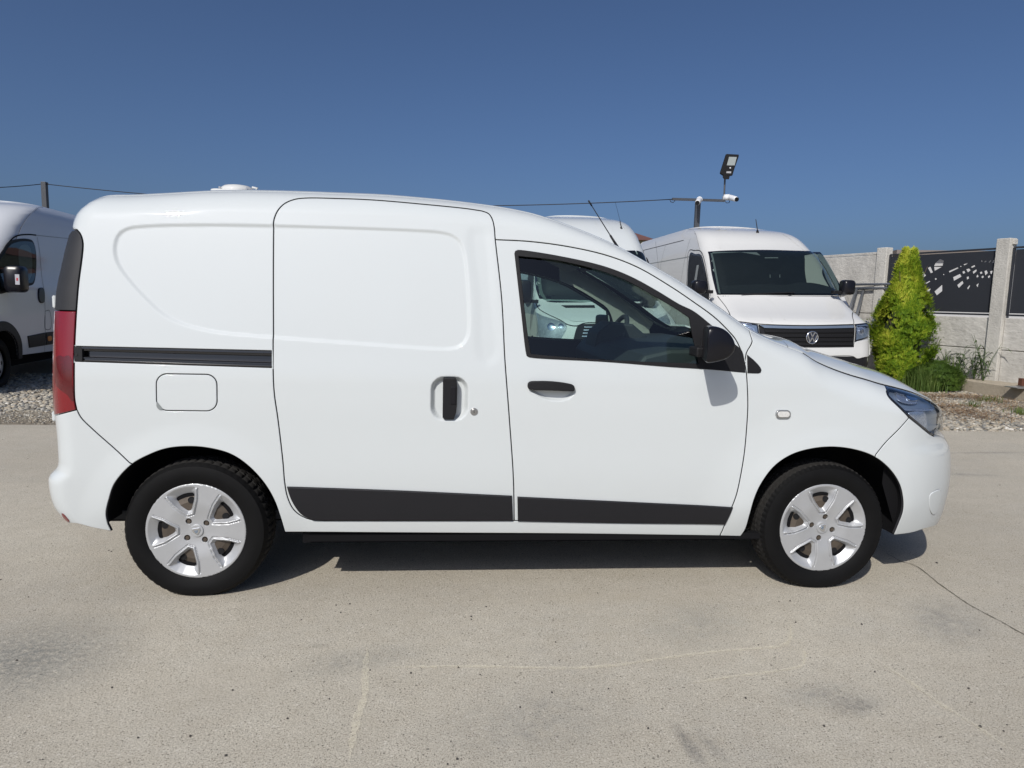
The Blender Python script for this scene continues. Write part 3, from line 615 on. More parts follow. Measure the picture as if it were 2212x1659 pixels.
VAN = empty('panel_van', (0, 0, 0), label='white compact panel van parked side-on in the yard, nose pointing right', category='van')
VAN['group'] = 'white vans parked in the yard'
def to_near(P, d): P = np.asarray(P); return np.stack([P[:, 0], np.broadcast_to(d, (len(P),)), P[:, 1]], 1)
def to_far(P, d): P = np.asarray(P); return np.stack([P[:, 0], 2*YC-np.broadcast_to(d, (len(P),)), P[:, 1]], 1)
FINE = [(allp, 0.016, 0.006), (flute, 0.03, 0.012), (C_((600, 1045), (860, 1054), (1106, 1065.5), (1350, 1077.5), (1600, 1089)), 0.009, 0.004)]
hole_rail = rail_loop; hole_flap = flap_loop
def vp(name, loop, mat, parent, side=0, **kw):
    f = kw.pop('surf', van_side)
    return field_panel(name, loop, f, to_far if side else to_near, mat, parent, **kw)
for side in (0, 1):
    sp = 0.026 if side == 0 else 0.06
    fn = FINE if side == 0 else []
    body = vp('side_panel', side_loop, M['paint'], VAN, side, holes=[hole_rail, hole_flap] if side == 0 else [], spacing=sp, fine=fn)
    door2 = vp('sliding_door', sd_loop, M['paint'], VAN, side, spacing=sp, fine=(fn+[(ccw(rrect(hc[0], hc[1], hw*0.92, hh*0.94, 0.05)), 0.02, 0.006)]) if side == 0 else [])
    door1 = vp('front_door', fd_loop, M['paint'], VAN, side, holes=[offset_loop(win_in, 0.0)], spacing=sp, fine=[(dh, 0.014, 0.005), FINE[2]] if side == 0 else [])
    fender = vp('front_wing', fe_loop, M['paint'], VAN, side, spacing=sp)
    bump_f = vp('front_bumper', fb_loop, M['paint'], VAN, side, spacing=sp*0.8)
    bump_r = vp('rear_bumper', rb_loop, M['paint'], VAN, side, spacing=sp*0.6)
    vp('corner_trim', dt_loop, M['trim_grey'], VAN, side, spacing=0.02, off=0.002)
    tl = vp('tail_light', tl_loop, M['red'], VAN, side, spacing=0.02, off=0.004)
    za1, za2 = px((140, 790))[0][1], px((140, 885))[0][1]
    xr = x_rear(np.array([za1]))[0]
    low = px((120.5, 776), (126, 768.5), (134, 767.5), (138, 771), (144, 767.5), (152, 768.5), (156.5, 778), (157.5, 830), (160, 866), (158, 868), (146, 853), (120.5, 828))
    vp('lamp_insert', crv(low, 0.01, closed=True), M['dark_red'], tl, side, spacing=0.02, off=0.0048, th=0.002, gap=0.0005, bevel=0.0008)
    seal = vp('window_seal', win_out, M['plastic'], door1, side, holes=[offset_loop(win_in, 0.004)], off=0.004, spacing=0.03, th=0.008, gap=0.0, bevel=0.0025)
    gl = vp('window_pane', offset_loop(win_in, -0.004), M['glass'], door1, side, off=-0.012, spacing=0.06, th=0.002, gap=0, bevel=0.0005)
    vp('quarter_trim', tri, M['plastic'], fender, side, off=0.004, spacing=0.03, th=0.006, gap=0.0, bevel=0.002)
    vp('side_moulding', mold_r, M['moulding'], door2, side, off=0.010, spacing=0.04, th=0.012, gap=0.001, bevel=0.006)
    vp('side_moulding', mold_f, M['moulding'], door1, side, off=0.010, spacing=0.04, th=0.012, gap=0.001, bevel=0.006)
# dark structure behind the gaps, with the same window and arch openings
def sub_loop():
    xs = np.linspace(xa+0.0, rc[-1][0]+0.03, 160)
    top = np.stack([xs, z_top(xs)-H_t(xs)*0.16], 1)
    return top
inner_top = top_edge(x1-0.02, rc[-1][0]+0.02, 0.82)
rr_ = np.array([(x+0.03, z) for x, z in rear_edge(1.60, 0.32)])
arch_r_in = np.array([(0.0+(p[0])*1.04, 0.29+(p[1]-0.29)*1.04) for p in arch_r]); arch_f_in = np.array([(2.81+(p[0]-2.81)*1.04, 0.29+(p[1]-0.29)*1.04) for p in arch_f])
inn_loop = loop_of(inner_top, rr_, arch_r_in[arch_r_in[:, 1] > 0.28], np.array([(arch_r_in[-1][0]+.01, 0.285), (arch_f_in[0][0]-.01, 0.285)]), arch_f_in[(arch_f_in[:, 1] > 0.28)],
                   np.array([(x1-0.02, 0.5)]), np.array([(x1-0.02, 0.6), inner_top[0]]))
for side in (0, 1):
    vp('body_frame', inn_loop, M['liner'], VAN, side, surf=van_raw, holes=[offset_loop(ccw(win_in), -0.008)], off=-0.03, spacing=0.08, th=0.004, gap=0.004, bevel=0.001)
    pt = loop_of(C_((1325, 588), (1378, 610), (1440, 645), (1490, 681), (1515, 740), (1530, 785)), C_((1530, 785), (1640, 792), (1630, 750)), crv(np.vstack([px((1630, 750)), top_edge(2.44, 1.78, 0.80)])), crv(np.vstack([top_edge(1.78, 1.77, 0.8)[-1:], px((1325, 588))])))
    vp('pillar_trim', pt, M['pillar'], VAN, side, surf=van_raw, off=-0.045, spacing=0.06, th=0.004, gap=0.002, bevel=0.001)

# sliding door rail
zr = lambda p: p
RL = MB()
rt = C_((176, 748.5), (587, 758), ds=0.05); rbm = C_((176, 780.5), (588, 794.5), ds=0.05)
n = min(len(rt), len(rbm)); rt = crv(rt, 0.05)[:n]; rbm = crv(rbm, 0.05)[:n]; n = min(len(rt), len(rbm)); rt = rt[:n]; rbm = rbm[:n]
prof = [(0.0, 0.000), (0.03, -0.003), (0.14, -0.003), (0.16, 0.003), (0.28, 0.004), (0.33, 0.018), (0.36, 0.026), (0.66, 0.026), (0.69, 0.006), (0.74, 0.001), (0.80, 0.001), (0.82, 0.006), (0.90, 0.006), (0.92, -0.002), (1.0, 0.0)]
vs = []; yr = van_raw(rt)
for i in range(n):
    for (t, dd) in prof:
        p = rt[i]*(1-t)+rbm[i]*t; vs.append((p[0], float(van_raw(p[None])[0])+dd+0.002, p[1]))
m_ = len(prof); RL.add(vs, [(i*m_+k, (i+1)*m_+k, (i+1)*m_+k+1, i*m_+k+1) for i in range(n-1) for k in range(m_-1)])
rail = RL.build('door_rail', M['gloss_black'], VAN)
cap_loop = loop_of(C_((159, 748.5), (178, 749)), C_((178, 749), (179, 781.5)), C_((179, 781.5), (161, 780.5)), C_((161, 780.5), (159, 748.5)))
capo = vp('end_cap', cap_loop, M['plastic'], rail, 0, off=0.002, spacing=0.03, gap=0.0)
sc_ = px((165.5, 766))[0]; b_ = MB(); ysc = float(van_raw(sc_[None])[0])-0.004
b_.prism([tuple(q) for q in circle(sc_[0], sc_[1], 0.006, 12)], lambda p, d: (p[0], d, p[1]), ysc, ysc+0.003); b_.build('screw', M['gloss_black'], rail)
# fuel flap
flap = vp('fuel_flap', flap_loop, M['paint'], VAN, 0, spacing=0.03, off=0.001, gap=0.0035)
p0 = px((340, 879))[0]
vp('flap_notch', crv(px((339, 868), (345, 874), (352, 884), (346, 886), (339, 879)), 0.004, closed=True), M['trim_light'], flap, 0, off=0.002, gap=0, th=0.002, bevel=0.0005, spacing=0.01)

# sliding door handle and lock
hb = MB(); yh = float(van_raw(hc[None])[0])
h0 = px((957, 816), (987, 816), (957, 905))
x0h, x1h, zt_, zb_ = h0[0][0], h0[1][0], h0[0][1], h0[2][1]
hb.prism([(x0h, zb_+.008), (x0h+.006, zb_), (x1h-.010, zb_), (x1h-.001, zb_+.03), (x1h+.002, zb_+.065), (x1h+.002, zt_-.04), (x1h-.001, zt_-.012), (x1h-.008, zt_), (x0h+.004, zt_), (x0h, zt_-.008)], lambda p, d: (p[0], d, p[1]), yh-0.012, yh+0.026)
han = hb.build('door_handle', M['plastic'], door2 if False else bpy.data.objects['sliding_door'], bevel=0.003)
gb = MB(); gb.prism([(x0h+.034*1.0, zb_+.066), (x1h-.004, zb_+.066), (x1h-.004, zt_-.036), (x0h+.034, zt_-.036)], lambda p, d: (p[0], d, p[1]), yh-0.016, yh-0.010)
gb.build('grip', M['mirror_cap'], bpy.data.objects['sliding_door'], bevel=0.002)
lk = px((1024, 889))[0]; yl = float(van_raw(lk[None])[0]); lb = MB()
for r_, d_, in ((0.0165, 0.003), (0.011, 0.005)): lb.prism([tuple(q) for q in circle(lk[0], lk[1], r_, 20)], lambda p, d: (p[0], d, p[1]), yl-d_, yl+0.01)
lb.build('lock', M['lock'], bpy.data.objects['sliding_door'], bevel=0.001)
kb = MB(); kb.box((lk[0]-.0012, yl-.0062, lk[1]-.006), (lk[0]+.0012, yl-.005, lk[1]+.006)); kb.build('keyhole', M['seam'], bpy.data.objects['sliding_door'])
# front door handle
for side in (0, 1):
    hp = crv(px((1140.5, 838), (1139.5, 830), (1143, 824.5), (1165, 822.6), (1195, 823.5), (1222, 827), (1237, 831), (1240, 836), (1238.5, 843.5), (1225, 844), (1190, 842.5), (1150, 841)), 0.006, closed=True)
    f0 = lambda P: van_raw(P)-0.022+0.30*(P[:, 0]-1.52)**2
    vp('door_handle', hp, M['plastic'], [o for o in bpy.data.objects if o.name.startswith('front_door')][side], side, surf=f0, spacing=0.02, gap=0, bevel=0.004, th=0.022)
# side repeater
rp = px((1690, 894))[0]
for side in (0, 1):
    base = vp('side_repeater', rrect(rp[0], rp[1], 0.068, 0.036, 0.0175, 8), M['lock'], [o for o in bpy.data.objects if o.name.startswith('front_wing')][side], side, surf=van_raw, off=0.013, spacing=0.02, gap=0, bevel=0.002, th=0.01)
    vp('repeater_lens', rrect(rp[0], rp[1], 0.056, 0.026, 0.0125, 8), M['clearlens'], [o for o in bpy.data.objects if o.name.startswith('front_wing')][side], side, surf=van_raw, off=0.016, spacing=0.01, gap=0, bevel=0.002, th=0.004)
# rear reflector and hinges
rf = px((142, 1119))[0]
for side in (0, 1):
    rbs = [o for o in bpy.data.objects if o.name.startswith('rear_bumper')][side]
    vp('reflector', crv(px((133.5, 1109), (137, 1110), (149, 1124), (150, 1128), (143, 1125)), 0.004, closed=True), M['red'], rbs, side, surf=van_side, off=0.003, spacing=0.01, gap=0, bevel=0.001, th=0.004)
for (v0, v1) in ((641, 665), (903, 921)):
    z1_ = ony(118, v0, .06)[2]; z0_ = ony(118, v1, .06)[2]
    for side in (0, 1):
        hg = MB(); yy = 0.21; x_ = float(ony(119.5, (v0+v1)/2, yy)[0])+0.012
        hg.tube([(x_-0.012, yy, z0_), (x_-0.012, yy, z1_)], 0.011, 12); hg.tube([(x_-0.012, yy, z0_-.004), (x_-0.012, yy, z0_)], 0.008, 10); hg.tube([(x_-0.012, yy, z1_), (x_-0.012, yy, z1_+.004)], 0.008, 10)
        hg.box((x_-0.010, yy, z0_+.004), (x_+0.05, yy+0.05, z1_-.004))
        if side: hg.v = [(a, 2*YC-b, c) for a, b, c in hg.v]
        hg.build('door_hinge', M['paint'], VAN)
# headlamps
for side in (0, 1):
    hl = vp('headlight', hl_loop, M['lens'], VAN, side, surf=van_raw, spacing=0.03, off=0.002, th=0.004)
    vp('lamp_housing', offset_loop(hl_loop, 0.003), M['lamp_blue'], hl, side, surf=van_raw, spacing=0.03, off=-0.045, th=0.02)
    vp('lamp_rim', hl_loop, M['gloss_black'], hl, side, surf=van_raw, holes=[offset_loop(hl_loop, 0.012)], spacing=0.05, off=-0.004, th=0.04, gap=0.001, bevel=0.001)
    for (pp, mt, of) in ((((1943, 846), (1965, 849), (1985, 860), (1992, 872), (1968, 875), (1948, 866)), 'reflector', -0.03), (((1970, 895), (2006, 892), (2010, 928), (2001, 924)), 'reflector', -0.025), (((1962, 853), (1985, 857), (1990, 866), (1968, 864)), 'chrome', -0.02)):
        vp('reflector', crv(px(*pp), 0.012, closed=True), M[mt], hl, side, surf=van_raw, spacing=0.03, off=of, th=0.02, gap=0, bevel=0.004)
    vp('lamp_divider', loop_of(C_((1934, 884), (2022, 885)), C_((2022, 885), (2022, 888)), C_((2022, 888), (1937, 887)), C_((1937, 887), (1934, 884))), M['reflector'], hl, side, surf=van_raw, spacing=0.03, off=-0.02, th=0.02, gap=0, bevel=0.001)
    # fog lamp recess on the bumper corner
    vp('fog_lamp_bezel', crv(px((2006, 1070), (2012, 1063), (2030, 1057), (2031, 1075), (2024, 1103), (2015, 1112), (2006, 1098)), 0.012, closed=True), M['paint'], [o for o in bpy.data.objects if o.name.startswith('front_bumper')][side], side, surf=van_raw, off=0.007, spacing=0.03, th=0.01, gap=0.001, bevel=0.005)

# ---- roof, windscreen, bonnet: one surface T(x of the edge, v across)
bul = smooth_tab([-1, 0.6, 1.2, 1.75, 2.4, 2.7, 3.2, 3.5], [0, 0, .04, .11, .16, .10, .06, .10], 0.1)
crn = smooth_tab([-1, -.4, 0.6, 1.2, 1.7, 2.0, 2.5, 2.7, 2.9, 3.2, 3.45], [.02, .05, .05, .030, .004, -.008, .012, .05, .075, .068, .015], 0.06)
pw = smooth_tab([-1, 1.5, 2.4, 2.7, 3.5], [2.0, 2.0, 2.0, 4.5, 4.5], 0.1)
def T(xe, v, lift=0.0, s=0.93):
    xe = np.asarray(xe, float); v = np.asarray(v, float)
    ze = edge_z(xe, s); ye = van_raw(np.stack([xe, ze], 1))
    q = 2*v-1; g = 1-np.abs(q)**pw(xe); gb = 1-q*q
    x = xe+bul(xe)*gb; y = ye+(2*YC-2*ye)*v
    edge = 0.006*(1-np.exp(-np.minimum(v, 1-v)*60))
    z = ze+crn(xe)*g+edge
    return np.stack([x, y, z+lift], 1)
def sheet(name, x0, x1_, v0, v1, mat, parent, nx=60, nv=60, lift=0.0, th=0.01, edge_pow=1.0):
    xs = np.linspace(x0, x1_, nx); t = np.linspace(0, 1, nv); vv = v0+(v1-v0)*(0.5-0.5*np.cos(math.pi*t))
    G = np.array([(a, b) for a in xs for b in vv]); P = T(G[:, 0], G[:, 1], lift); n0 = len(P); v = list(P)
    f = [(i*nv+j, i*nv+j+1, (i+1)*nv+j+1, (i+1)*nv+j) for i in range(nx-1) for j in range(nv-1)]
    bd = [j for j in range(nv)]+[i*nv+nv-1 for i in range(1, nx)]+[(nx-1)*nv+j for j in range(nv-2, -1, -1)]+[i*nv for i in range(nx-2, 0, -1)]
    k = len(v); c = P.mean(0)
    for b in bd: v.append(P[b]+[0, 0, -th])
    for i in range(len(bd)): f.append((bd[i], k+i, k+(i+1) % len(bd), bd[(i+1) % len(bd)]))
    o = mesh_obj(name, v, f, mat, parent, True); bm = bmesh.new(); bm.from_mesh(o.data); bmesh.ops.recalc_face_normals(bm, faces=bm.faces); bm.to_mesh(o.data); bm.free()
    zsum = sum(p.normal.z for p in o.data.polygons)
    if zsum < 0: o.data.flip_normals()
    o.data.set_sharp_from_angle(angle=math.radians(50)); return o
roof = sheet('roof', rc[8][0], 1.74, 0.004, 0.996, M['paint'], VAN, 110, 70)
ws = sheet('windscreen', 1.755, 2.50, 0.045, 0.955, M['glass_ws'], VAN, 24, 40, lift=-0.004, th=0.004)
for a, b in ((0.0, 0.043), (0.957, 1.0)): sheet('screen_pillar', 1.742, 2.56, a+0.004*(a == 0), b-0.004*(b == 1), M['paint'], VAN, 60, 8)
for a, b in ((0.035, 0.075), (0.925, 0.965)): sheet('screen_seal', 1.76, 2.50, a, b, M['seam'], VAN, 30, 4, lift=-0.016, th=0.003)
sheet('cowl_panel', 2.505, 2.61, 0.17, 0.83, M['plastic'], VAN, 8, 40, lift=-0.035)
sheet('bonnet_gap_underlay', 2.60, 3.44, 0.0, 1.0, M['liner'], VAN, 30, 30, lift=-0.016, th=0.003)  # dark sheet added below the bonnet so its edge gap looks shaded
for a, b in ((0.0, 0.0052), (0.9948, 1.0)): sheet('bonnet_gap_shade', 2.69, 3.44, a, b, M['seam'], VAN, 60, 3, lift=-0.001, th=0.003)  # black strip painting the shade of the gap between bonnet and wing
for a, b in ((0.004, 0.16), (0.84, 0.996)): sheet('wing_top', 2.50, 2.611, a, b, M['paint'], VAN, 8, 12)
bonnet = sheet('bonnet', 2.615, 3.46, 0.0062, 0.9938, M['paint'], VAN, 60, 90, th=0.02)
for yy in (0.62, 1.1):
    nb = MB(); zc_ = T(np.array([2.80]), np.array([(yy-0.1)/1.52]))[0]
    nb.tube([(zc_[0]-.02, yy, zc_[2]-.005), (zc_[0]-.012, yy, zc_[2]+.009), (zc_[0], yy, zc_[2]+.013), (zc_[0]+.014, yy, zc_[2]+.009), (zc_[0]+.022, yy, zc_[2]-.006)], [.006, .011, .013, .011, .006], 12)
    nb.build('washer_nozzle', M['plastic'], bonnet, smooth=True)
# front grille and rear face between the corners
gm = MB(); ys_ = np.linspace(BF-0.05, 2*YC-BF+0.05, 12); zs_ = np.linspace(0.215, 0.80, 24)
vs = [(float(x_front(z))-0.004, y, z) for z in zs_ for y in np.linspace(BF+float(d_z(z))-0.03, 2*YC-BF-float(d_z(z))+0.03, 12)]; gm.add(vs, [(i*12+j, i*12+j+1, (i+1)*12+j+1, (i+1)*12+j) for i in range(23) for j in range(11)])
ff = gm.build('front_fascia', M['paint'], VAN, smooth=True)
for k in range(4):
    b2 = MB(); z = 0.70+k*0.04; b2.box((float(x_front(z))-.004, 0.66, z), (float(x_front(z))+.008, 1.06, z+0.022)); b2.build('grille_bar', M['chrome'] if k == 3 else M['plastic'], ff, bevel=.003)
b2 = MB(); b2.box((float(x_front(.32))-.004, 0.62, .27), (float(x_front(.32))+.006, 1.10, .40)); b2.build('lower_grille', M['plastic'], ff, bevel=.004)
gm = MB(); zs_ = np.linspace(0.30, 1.655, 40); ys_ = np.linspace(0.15, 2*YC-0.15, 14)
vs = [(float(x_rear(z))+0.004, y, z) for z in zs_ for y in np.linspace(BR+float(d_z(z))-0.03, 2*YC-BR-float(d_z(z))+0.03, 14)]; gm.add(vs, [(i*14+j, i*14+j+1, (i+1)*14+j+1, (i+1)*14+j) for i in range(39) for j in range(13)])
rd = gm.build('rear_door', M['paint'], VAN, smooth=True)
b2 = MB(); b2.box((-.615, YC-.004, .5), (-.598, YC+.004, 1.6)); b2.build('door_gap', M['seam'], rd)
# roof ventilator
rvx, rvy = ony(515, 412, 0.5)[0], 0.52; rvz = T(np.array([rvx]), np.array([0.27]))[0][2]-0.016
pl = MB(); base_w = 0.20
A0 = ony(472, 414, rvy)[0]; A1 = ony(552, 414, rvy)[0]
pl.prism([tuple(q) for q in rrect((A0+A1)/2, rvy, A1-A0+0.03, 0.2, 0.04)], lambda p, d: (p[0], p[1], d), rvz-0.012, rvz+0.009)
vent = pl.build('roof_vent', M['paint2'], VAN, bevel=0.004)
dm = MB(); cx = ony(512, 408, rvy)[0]; nn = 18
rings = [(0.078, 0.006), (0.080, 0.016), (0.072, 0.027), (0.060, 0.036), (0.034, 0.041), (0.001, 0.042)]
vs = [(cx+r*1.0*math.cos(2*math.pi*k/nn), rvy+r*0.9*math.sin(2*math.pi*k/nn), rvz+z) for r, z in rings for k in range(nn)]
dm.add(vs, [(i*nn+k, i*nn+(k+1) % nn, (i+1)*nn+(k+1) % nn, (i+1)*nn+k) for i in range(5) for k in range(nn)])
dm.build('vent_dome', M['paint2'], vent, smooth=True)
hd = MB(); hx = A1-0.005; hd.tube([(cx+0.07, rvy, rvz+.033), (cx+0.095, rvy, rvz+.03), (hx, rvy, rvz+.016), (hx+.012, rvy, rvz+.0)], [.006, .006, .005, .005], 8); hd.build('vent_scoop', M['paint2'], vent, smooth=True)
for sx in (-0.062, 0.062):
    b2 = MB(); b2.prism([tuple(q) for q in circle(cx+sx, rvz+0.02, 0.005, 10)], lambda p, d: (p[0], d, p[1]), rvy-0.06, rvy-0.05); b2.build('vent_screw', M['lock'], vent)
# aerial
ab = ony(1338, 533, YC); at = ony(1271, 433, YC)
base_p = T(np.array([1.62]), np.array([0.5]))[0]
an = MB(); p0 = Vector((ab[0]+0.03, YC, base_p[2]-0.0)); p1 = Vector((at[0], YC, at[2])); pm = Vector(ony(1318, 508, YC)); 
dirn = (p1-pm).normalized(); p0 = pm-dirn*0.11
an.tube([p0, pm], [0.0085, 0.0055], 10); an.tube([pm, p1-dirn*0.03], [0.0028, 0.0024], 8); an.tube([p1-dirn*0.035, p1], [0.0045, 0.0045], 8)
an.tube([p0+Vector((0, 0, -0.06)), p0+Vector((0, 0, 0.0))], [0.022, 0.012], 12)
an.build('aerial', M['plastic'], VAN, smooth=True)

# door mirror
def mirror(side):
    out = px((1529, 705), (1542.8, 704.7))
    # housing: lofted rounded box; front view width across y
    Mx = [ony(u, v, -0.20) for u, v in ((1529, 706), (1543, 704.5), (1562, 710.8), (1577, 726), (1583.5, 743), (1581, 760), (1568, 773), (1546, 781), (1523.5, 782), (1524.5, 757), (1526, 720))]
    prof = crv(np.array([(p[0], p[2]) for p in Mx]), 0.012, closed=True); prof = ccw(prof); c = np.array([prof[:, 0].min()+0.02, prof[:, 1].mean()])
    mb = MB(); n = len(prof); layers = []
    for (t, dy) in ((0.80, -0.245), (0.93, -0.238), (0.985, -0.222), (1.0, -0.195), (1.0, -0.16), (0.985, -0.11), (0.95, -0.06), (0.88, -0.035), (0.7, -0.028)):
        q = c+(prof-c)*t; w_ = prof[:, 0].max()-prof[:, 0].min(); layers.append([(a+0.28*(dy+0.20)*(1-(a-prof[:, 0].min())/w_), dy, b) for a, b in q])
    vs = [p for L_ in layers for p in L_]; f = []
    for i in range(len(layers)-1):
        for k in range(n): f.append((i*n+k, i*n+(k+1) % n, (i+1)*n+(k+1) % n, (i+1)*n+k))
    f.append(tuple(range(n))); f.append(tuple((len(layers)-1)*n+k for k in range(n))[::-1]); mb.add(vs, f)
    arm = MB(); ax = prof[:, 0].min()
    arm.box((ax+0.012, -0.07, prof[:, 1].min()+0.012), (ax+0.06, 0.03, prof[:, 1].min()+0.055))
    gl_ = MB(); xg = prof[:, 0].min()
    gy = [(-0.225, .03), (-0.05, .03), (-0.05, .13), (-0.225, .13)]
    z0 = prof[:, 1].min(); pg = rrect(-0.135, z0+0.078, 0.175, 0.115, 0.03)
    gl_.prism([tuple(q) for q in pg], lambda p, d: (d+0.28*(p[0]+0.20), p[0], p[1]), xg+0.004, xg+0.012)
    if side:
        for m_ in (mb, arm, gl_): m_.v = [(a, 2*YC-b, cc) for a, b, cc in m_.v]
    o = mb.build('door_mirror', M['mirror_cap'], VAN, autosm=50, bevel=0.0); arm.build('mirror_arm', M['plastic'], o, bevel=0.008); gl_.build('mirror_glass', M['mirror_glass'], o, bevel=0.002)
for side in (0, 1): mirror(side)

# cabin
def cab(name, mbb, mat, parent=None, **kw): return mbb.build(name, mat, parent or VAN, **kw)
b2 = MB(); b2.box((-.5, 0.14, 0.30), (2.55, 2*YC-0.14, 0.34)); cab('floor_pan', b2, M['interior'])
b2 = MB(); b2.box((1.08, 0.16, 0.34), (1.10, 2*YC-0.16, 1.55)); cab('bulkhead', b2, M['interior'])
b2 = MB(); pr = [(1.95, .42), (1.92, .85), (1.90, 1.0), (1.96, 1.07), (2.08, 1.10), (2.30, 1.105), (2.50, 1.11), (2.52, .42)]
b2.prism(pr, lambda p, d: (p[0], d, p[1]), 0.13, 2*YC-0.13); dash = cab('dashboard', b2, M['interior_dash'], bevel=0.02)
b2 = MB(); b2.prism([(1.93, 1.02), (1.95, 1.13), (2.03, 1.19), (2.16, 1.18), (2.26, 1.10)], lambda p, d: (p[0], d, p[1]), 2*YC-.62, 2*YC-.30); b2.build('instrument_cowl', M['interior_dash'], dash, bevel=0.015)
for yc_ in (0.45, 2*YC-0.45):
    st = MB(); st.prism([(1.02, .55), (1.50, .60), (1.54, .66), (1.50, .70), (1.05, .66)], lambda p, d: (p[0], d, p[1]), yc_-.24, yc_+.24); so = cab('seat', st, M['seat'], bevel=0.03)
    st = MB(); st.prism([(1.12, .62), (1.24, .64), (1.17, 1.0), (1.13, 1.16), (1.105, 1.16), (1.105, .9)], lambda p, d: (p[0], d, p[1]), yc_-.23, yc_+.23); st.build('backrest', M['seat'], so, bevel=0.02)
sw = MB(); scn = Vector(ony(1322, 742, 2*YC-0.44)); scn.y = 2*YC-0.44; tilt = math.radians(24)
a1 = Vector((0, 1, 0)); a2 = Vector((-math.sin(tilt)*-1, 0, math.cos(tilt)))
pts = [scn+a1*0.185*math.cos(t)+a2*0.185*math.sin(t) for t in np.linspace(0, 2*math.pi, 37)]
sw.tube(pts, 0.0155, 8, caps=False); swo = cab('steering_wheel', sw, M['interior_dash'], smooth=True)
sw = MB(); ax_ = a1.cross(a2).normalized()
for t in (math.pi, 0, -math.pi/2): sw.bar(scn+ax_*0.0, scn+a1*0.18*math.cos(t)+a2*0.18*math.sin(t), 0.05, 0.02)
sw.build('spoke', M['interior_dash'], swo, bevel=0.006)
sw = MB(); sw.tube([scn-ax_*0.02, scn+ax_*0.05], 0.06, 14); sw.tube([scn, scn+ax_*0.22], 0.03, 8); sw.build('hub', M['interior_dash'], swo)
hl_ = sheet('headliner', 1.10, 1.80, 0.10, 0.90, M['headliner'], VAN, 14, 14, lift=-0.045, th=0.005)
for yc_ in (0.48, 2*YC-0.48):
    vsr = MB(); p = T(np.array([1.74]), np.array([(yc_-.1)/1.5]))[0]
    vsr.prism([(p[0]-0.20, p[2]-.02), (p[0]-.02, p[2]-.105), (p[0]-.01, p[2]-.09), (p[0]-.19, p[2]-.005)], lambda q, d: (q[0], d, q[1]), yc_-.19, yc_+.19); vsr.build('sun_visor', M['trim_light'], VAN, bevel=0.006)
rm = MB(); rm.prism([tuple(q) for q in rrect(YC, 1.50, .20, .05, .02)], lambda q, d: (d, q[0], q[1]), 1.80, 1.83); rm.tube([(1.83, YC, 1.51), (1.84, YC, 1.57)], .01, 8); rm.build('rear_view_mirror', M['interior_dash'], VAN, bevel=.004)

# wheel housings, underside
for (cx_, ar) in ((0.0, arch_r), (2.81, arch_f)):
    for side in (0, 1):
        lb = MB(); A = [(p[0], p[1]) for p in ar]; A = [(cx_+(x-cx_)*1.015, .29+(z-.29)*1.015) for x, z in A]
        Yn = [float(van_side(np.array([[x, z]]))[0])+0.016 for x, z in A]; n = len(A)
        vs = [(x, y_, z) for (x, z), y_ in zip(A, Yn)]+[(x, 0.30, z) for x, z in A]+[(cx_+(x-cx_)*.5, 0.34, .29+(z-.29)*.5) for x, z in A]+[(cx_, .34, .29)]
        f = [(i, i+1, n+i+1, n+i) for i in range(n-1)]+[(n+i, n+i+1, 2*n+i+1, 2*n+i) for i in range(n-1)]+[(2*n+i, 2*n+i+1, 3*n) for i in range(n-1)]
        if side: vs = [(a, 2*YC-b, c) for a, b, c in vs]
        lb.add(vs, f); lb.build('arch_liner', M['liner'], VAN, smooth=True)
ub = MB(); ub.box((0.44, 0.035, 0.225), (2.40, 2*YC-0.035, 0.30)); ub.box((0.5, 0.3, 0.17), (2.2, 0.7, 0.24)); ub.box((-0.50, 0.30, 0.24), (3.2, 2*YC-0.30, 0.32)); ub.box((2.35, 0.3, 0.19), (3.3, 2*YC-.3, 0.26))
ub.tube([(0.0, 0.2, .27), (0.0, 2*YC-.2, .27)], 0.05, 10); ub.build('underbody', M['liner'], VAN)
sk = MB(); sk.box((0.47, 0.022, 0.235), (2.52, 0.06, 0.262)); sk.build('sill_flange', M['liner'], VAN)

# wheels
def tyre_mesh(parent, tread, flip, name='tyre', R=0.304, W=0.172, rim=0.206):
    nseg = 216 if R < .31 else 96; prof = [(-W/2+.012, rim-.004), (-W/2+.002, rim+.010), (-W/2-.004, rim+.035), (-W/2-.006, rim+.055), (-W/2+.001, rim+.078), (-W/2+.010, R-.014), (-W/2+.020, R-.005), (-W/2+.034, R-.0008),
                        (-W/2+.050, R), (-W/2+.052, R-.007), (-W/2+.058, R-.007), (-W/2+.060, R+.0005), (-.010, R+.001), (-.008, R-.007), (.008, R-.007), (.010, R+.001)]
    prof = prof+[(-a, b) for a, b in prof[::-1]]; m_ = len(prof); v = []
    for i in range(nseg):
        a = 2*math.pi*i/nseg
        for j, (y, r) in enumerate(prof):
            rr = r
            if j in (5, 6, 7) or j in (m_-6, m_-7, m_-8):
                if tread == 0: rr -= 0.0022 if i % 4 == 0 else 0
                else: rr -= 0.0045 if i % 3 == 0 else 0
            if j in (7, 8, 11, 12, 15, m_-8, m_-9) and ((tread == 1 and (i+j//4) % 3 == 0) or (tread == 0 and i % 4 == 0)): rr -= 0.006
            x, z = rr*math.sin(a), rr*math.cos(a)
            if z < -0.2895: z = -0.2895
            yy = y*(1+0.05*ss(np.array([(-z-0.2)/0.09]))[0])
            v.append((x, yy, z))
    f = [(i*m_+j, i*m_+j+1, ((i+1) % nseg)*m_+j+1, ((i+1) % nseg)*m_+j) for i in range(nseg) for j in range(m_-1)]
    mb = MB(); mb.add(v, f); mb.m = [1 if 6 <= (k % (m_-1)) <= m_-8 else 0 for k in range(len(f))]; return mb.build(name, [M['rubber'], M['tread']], parent, autosm=35)
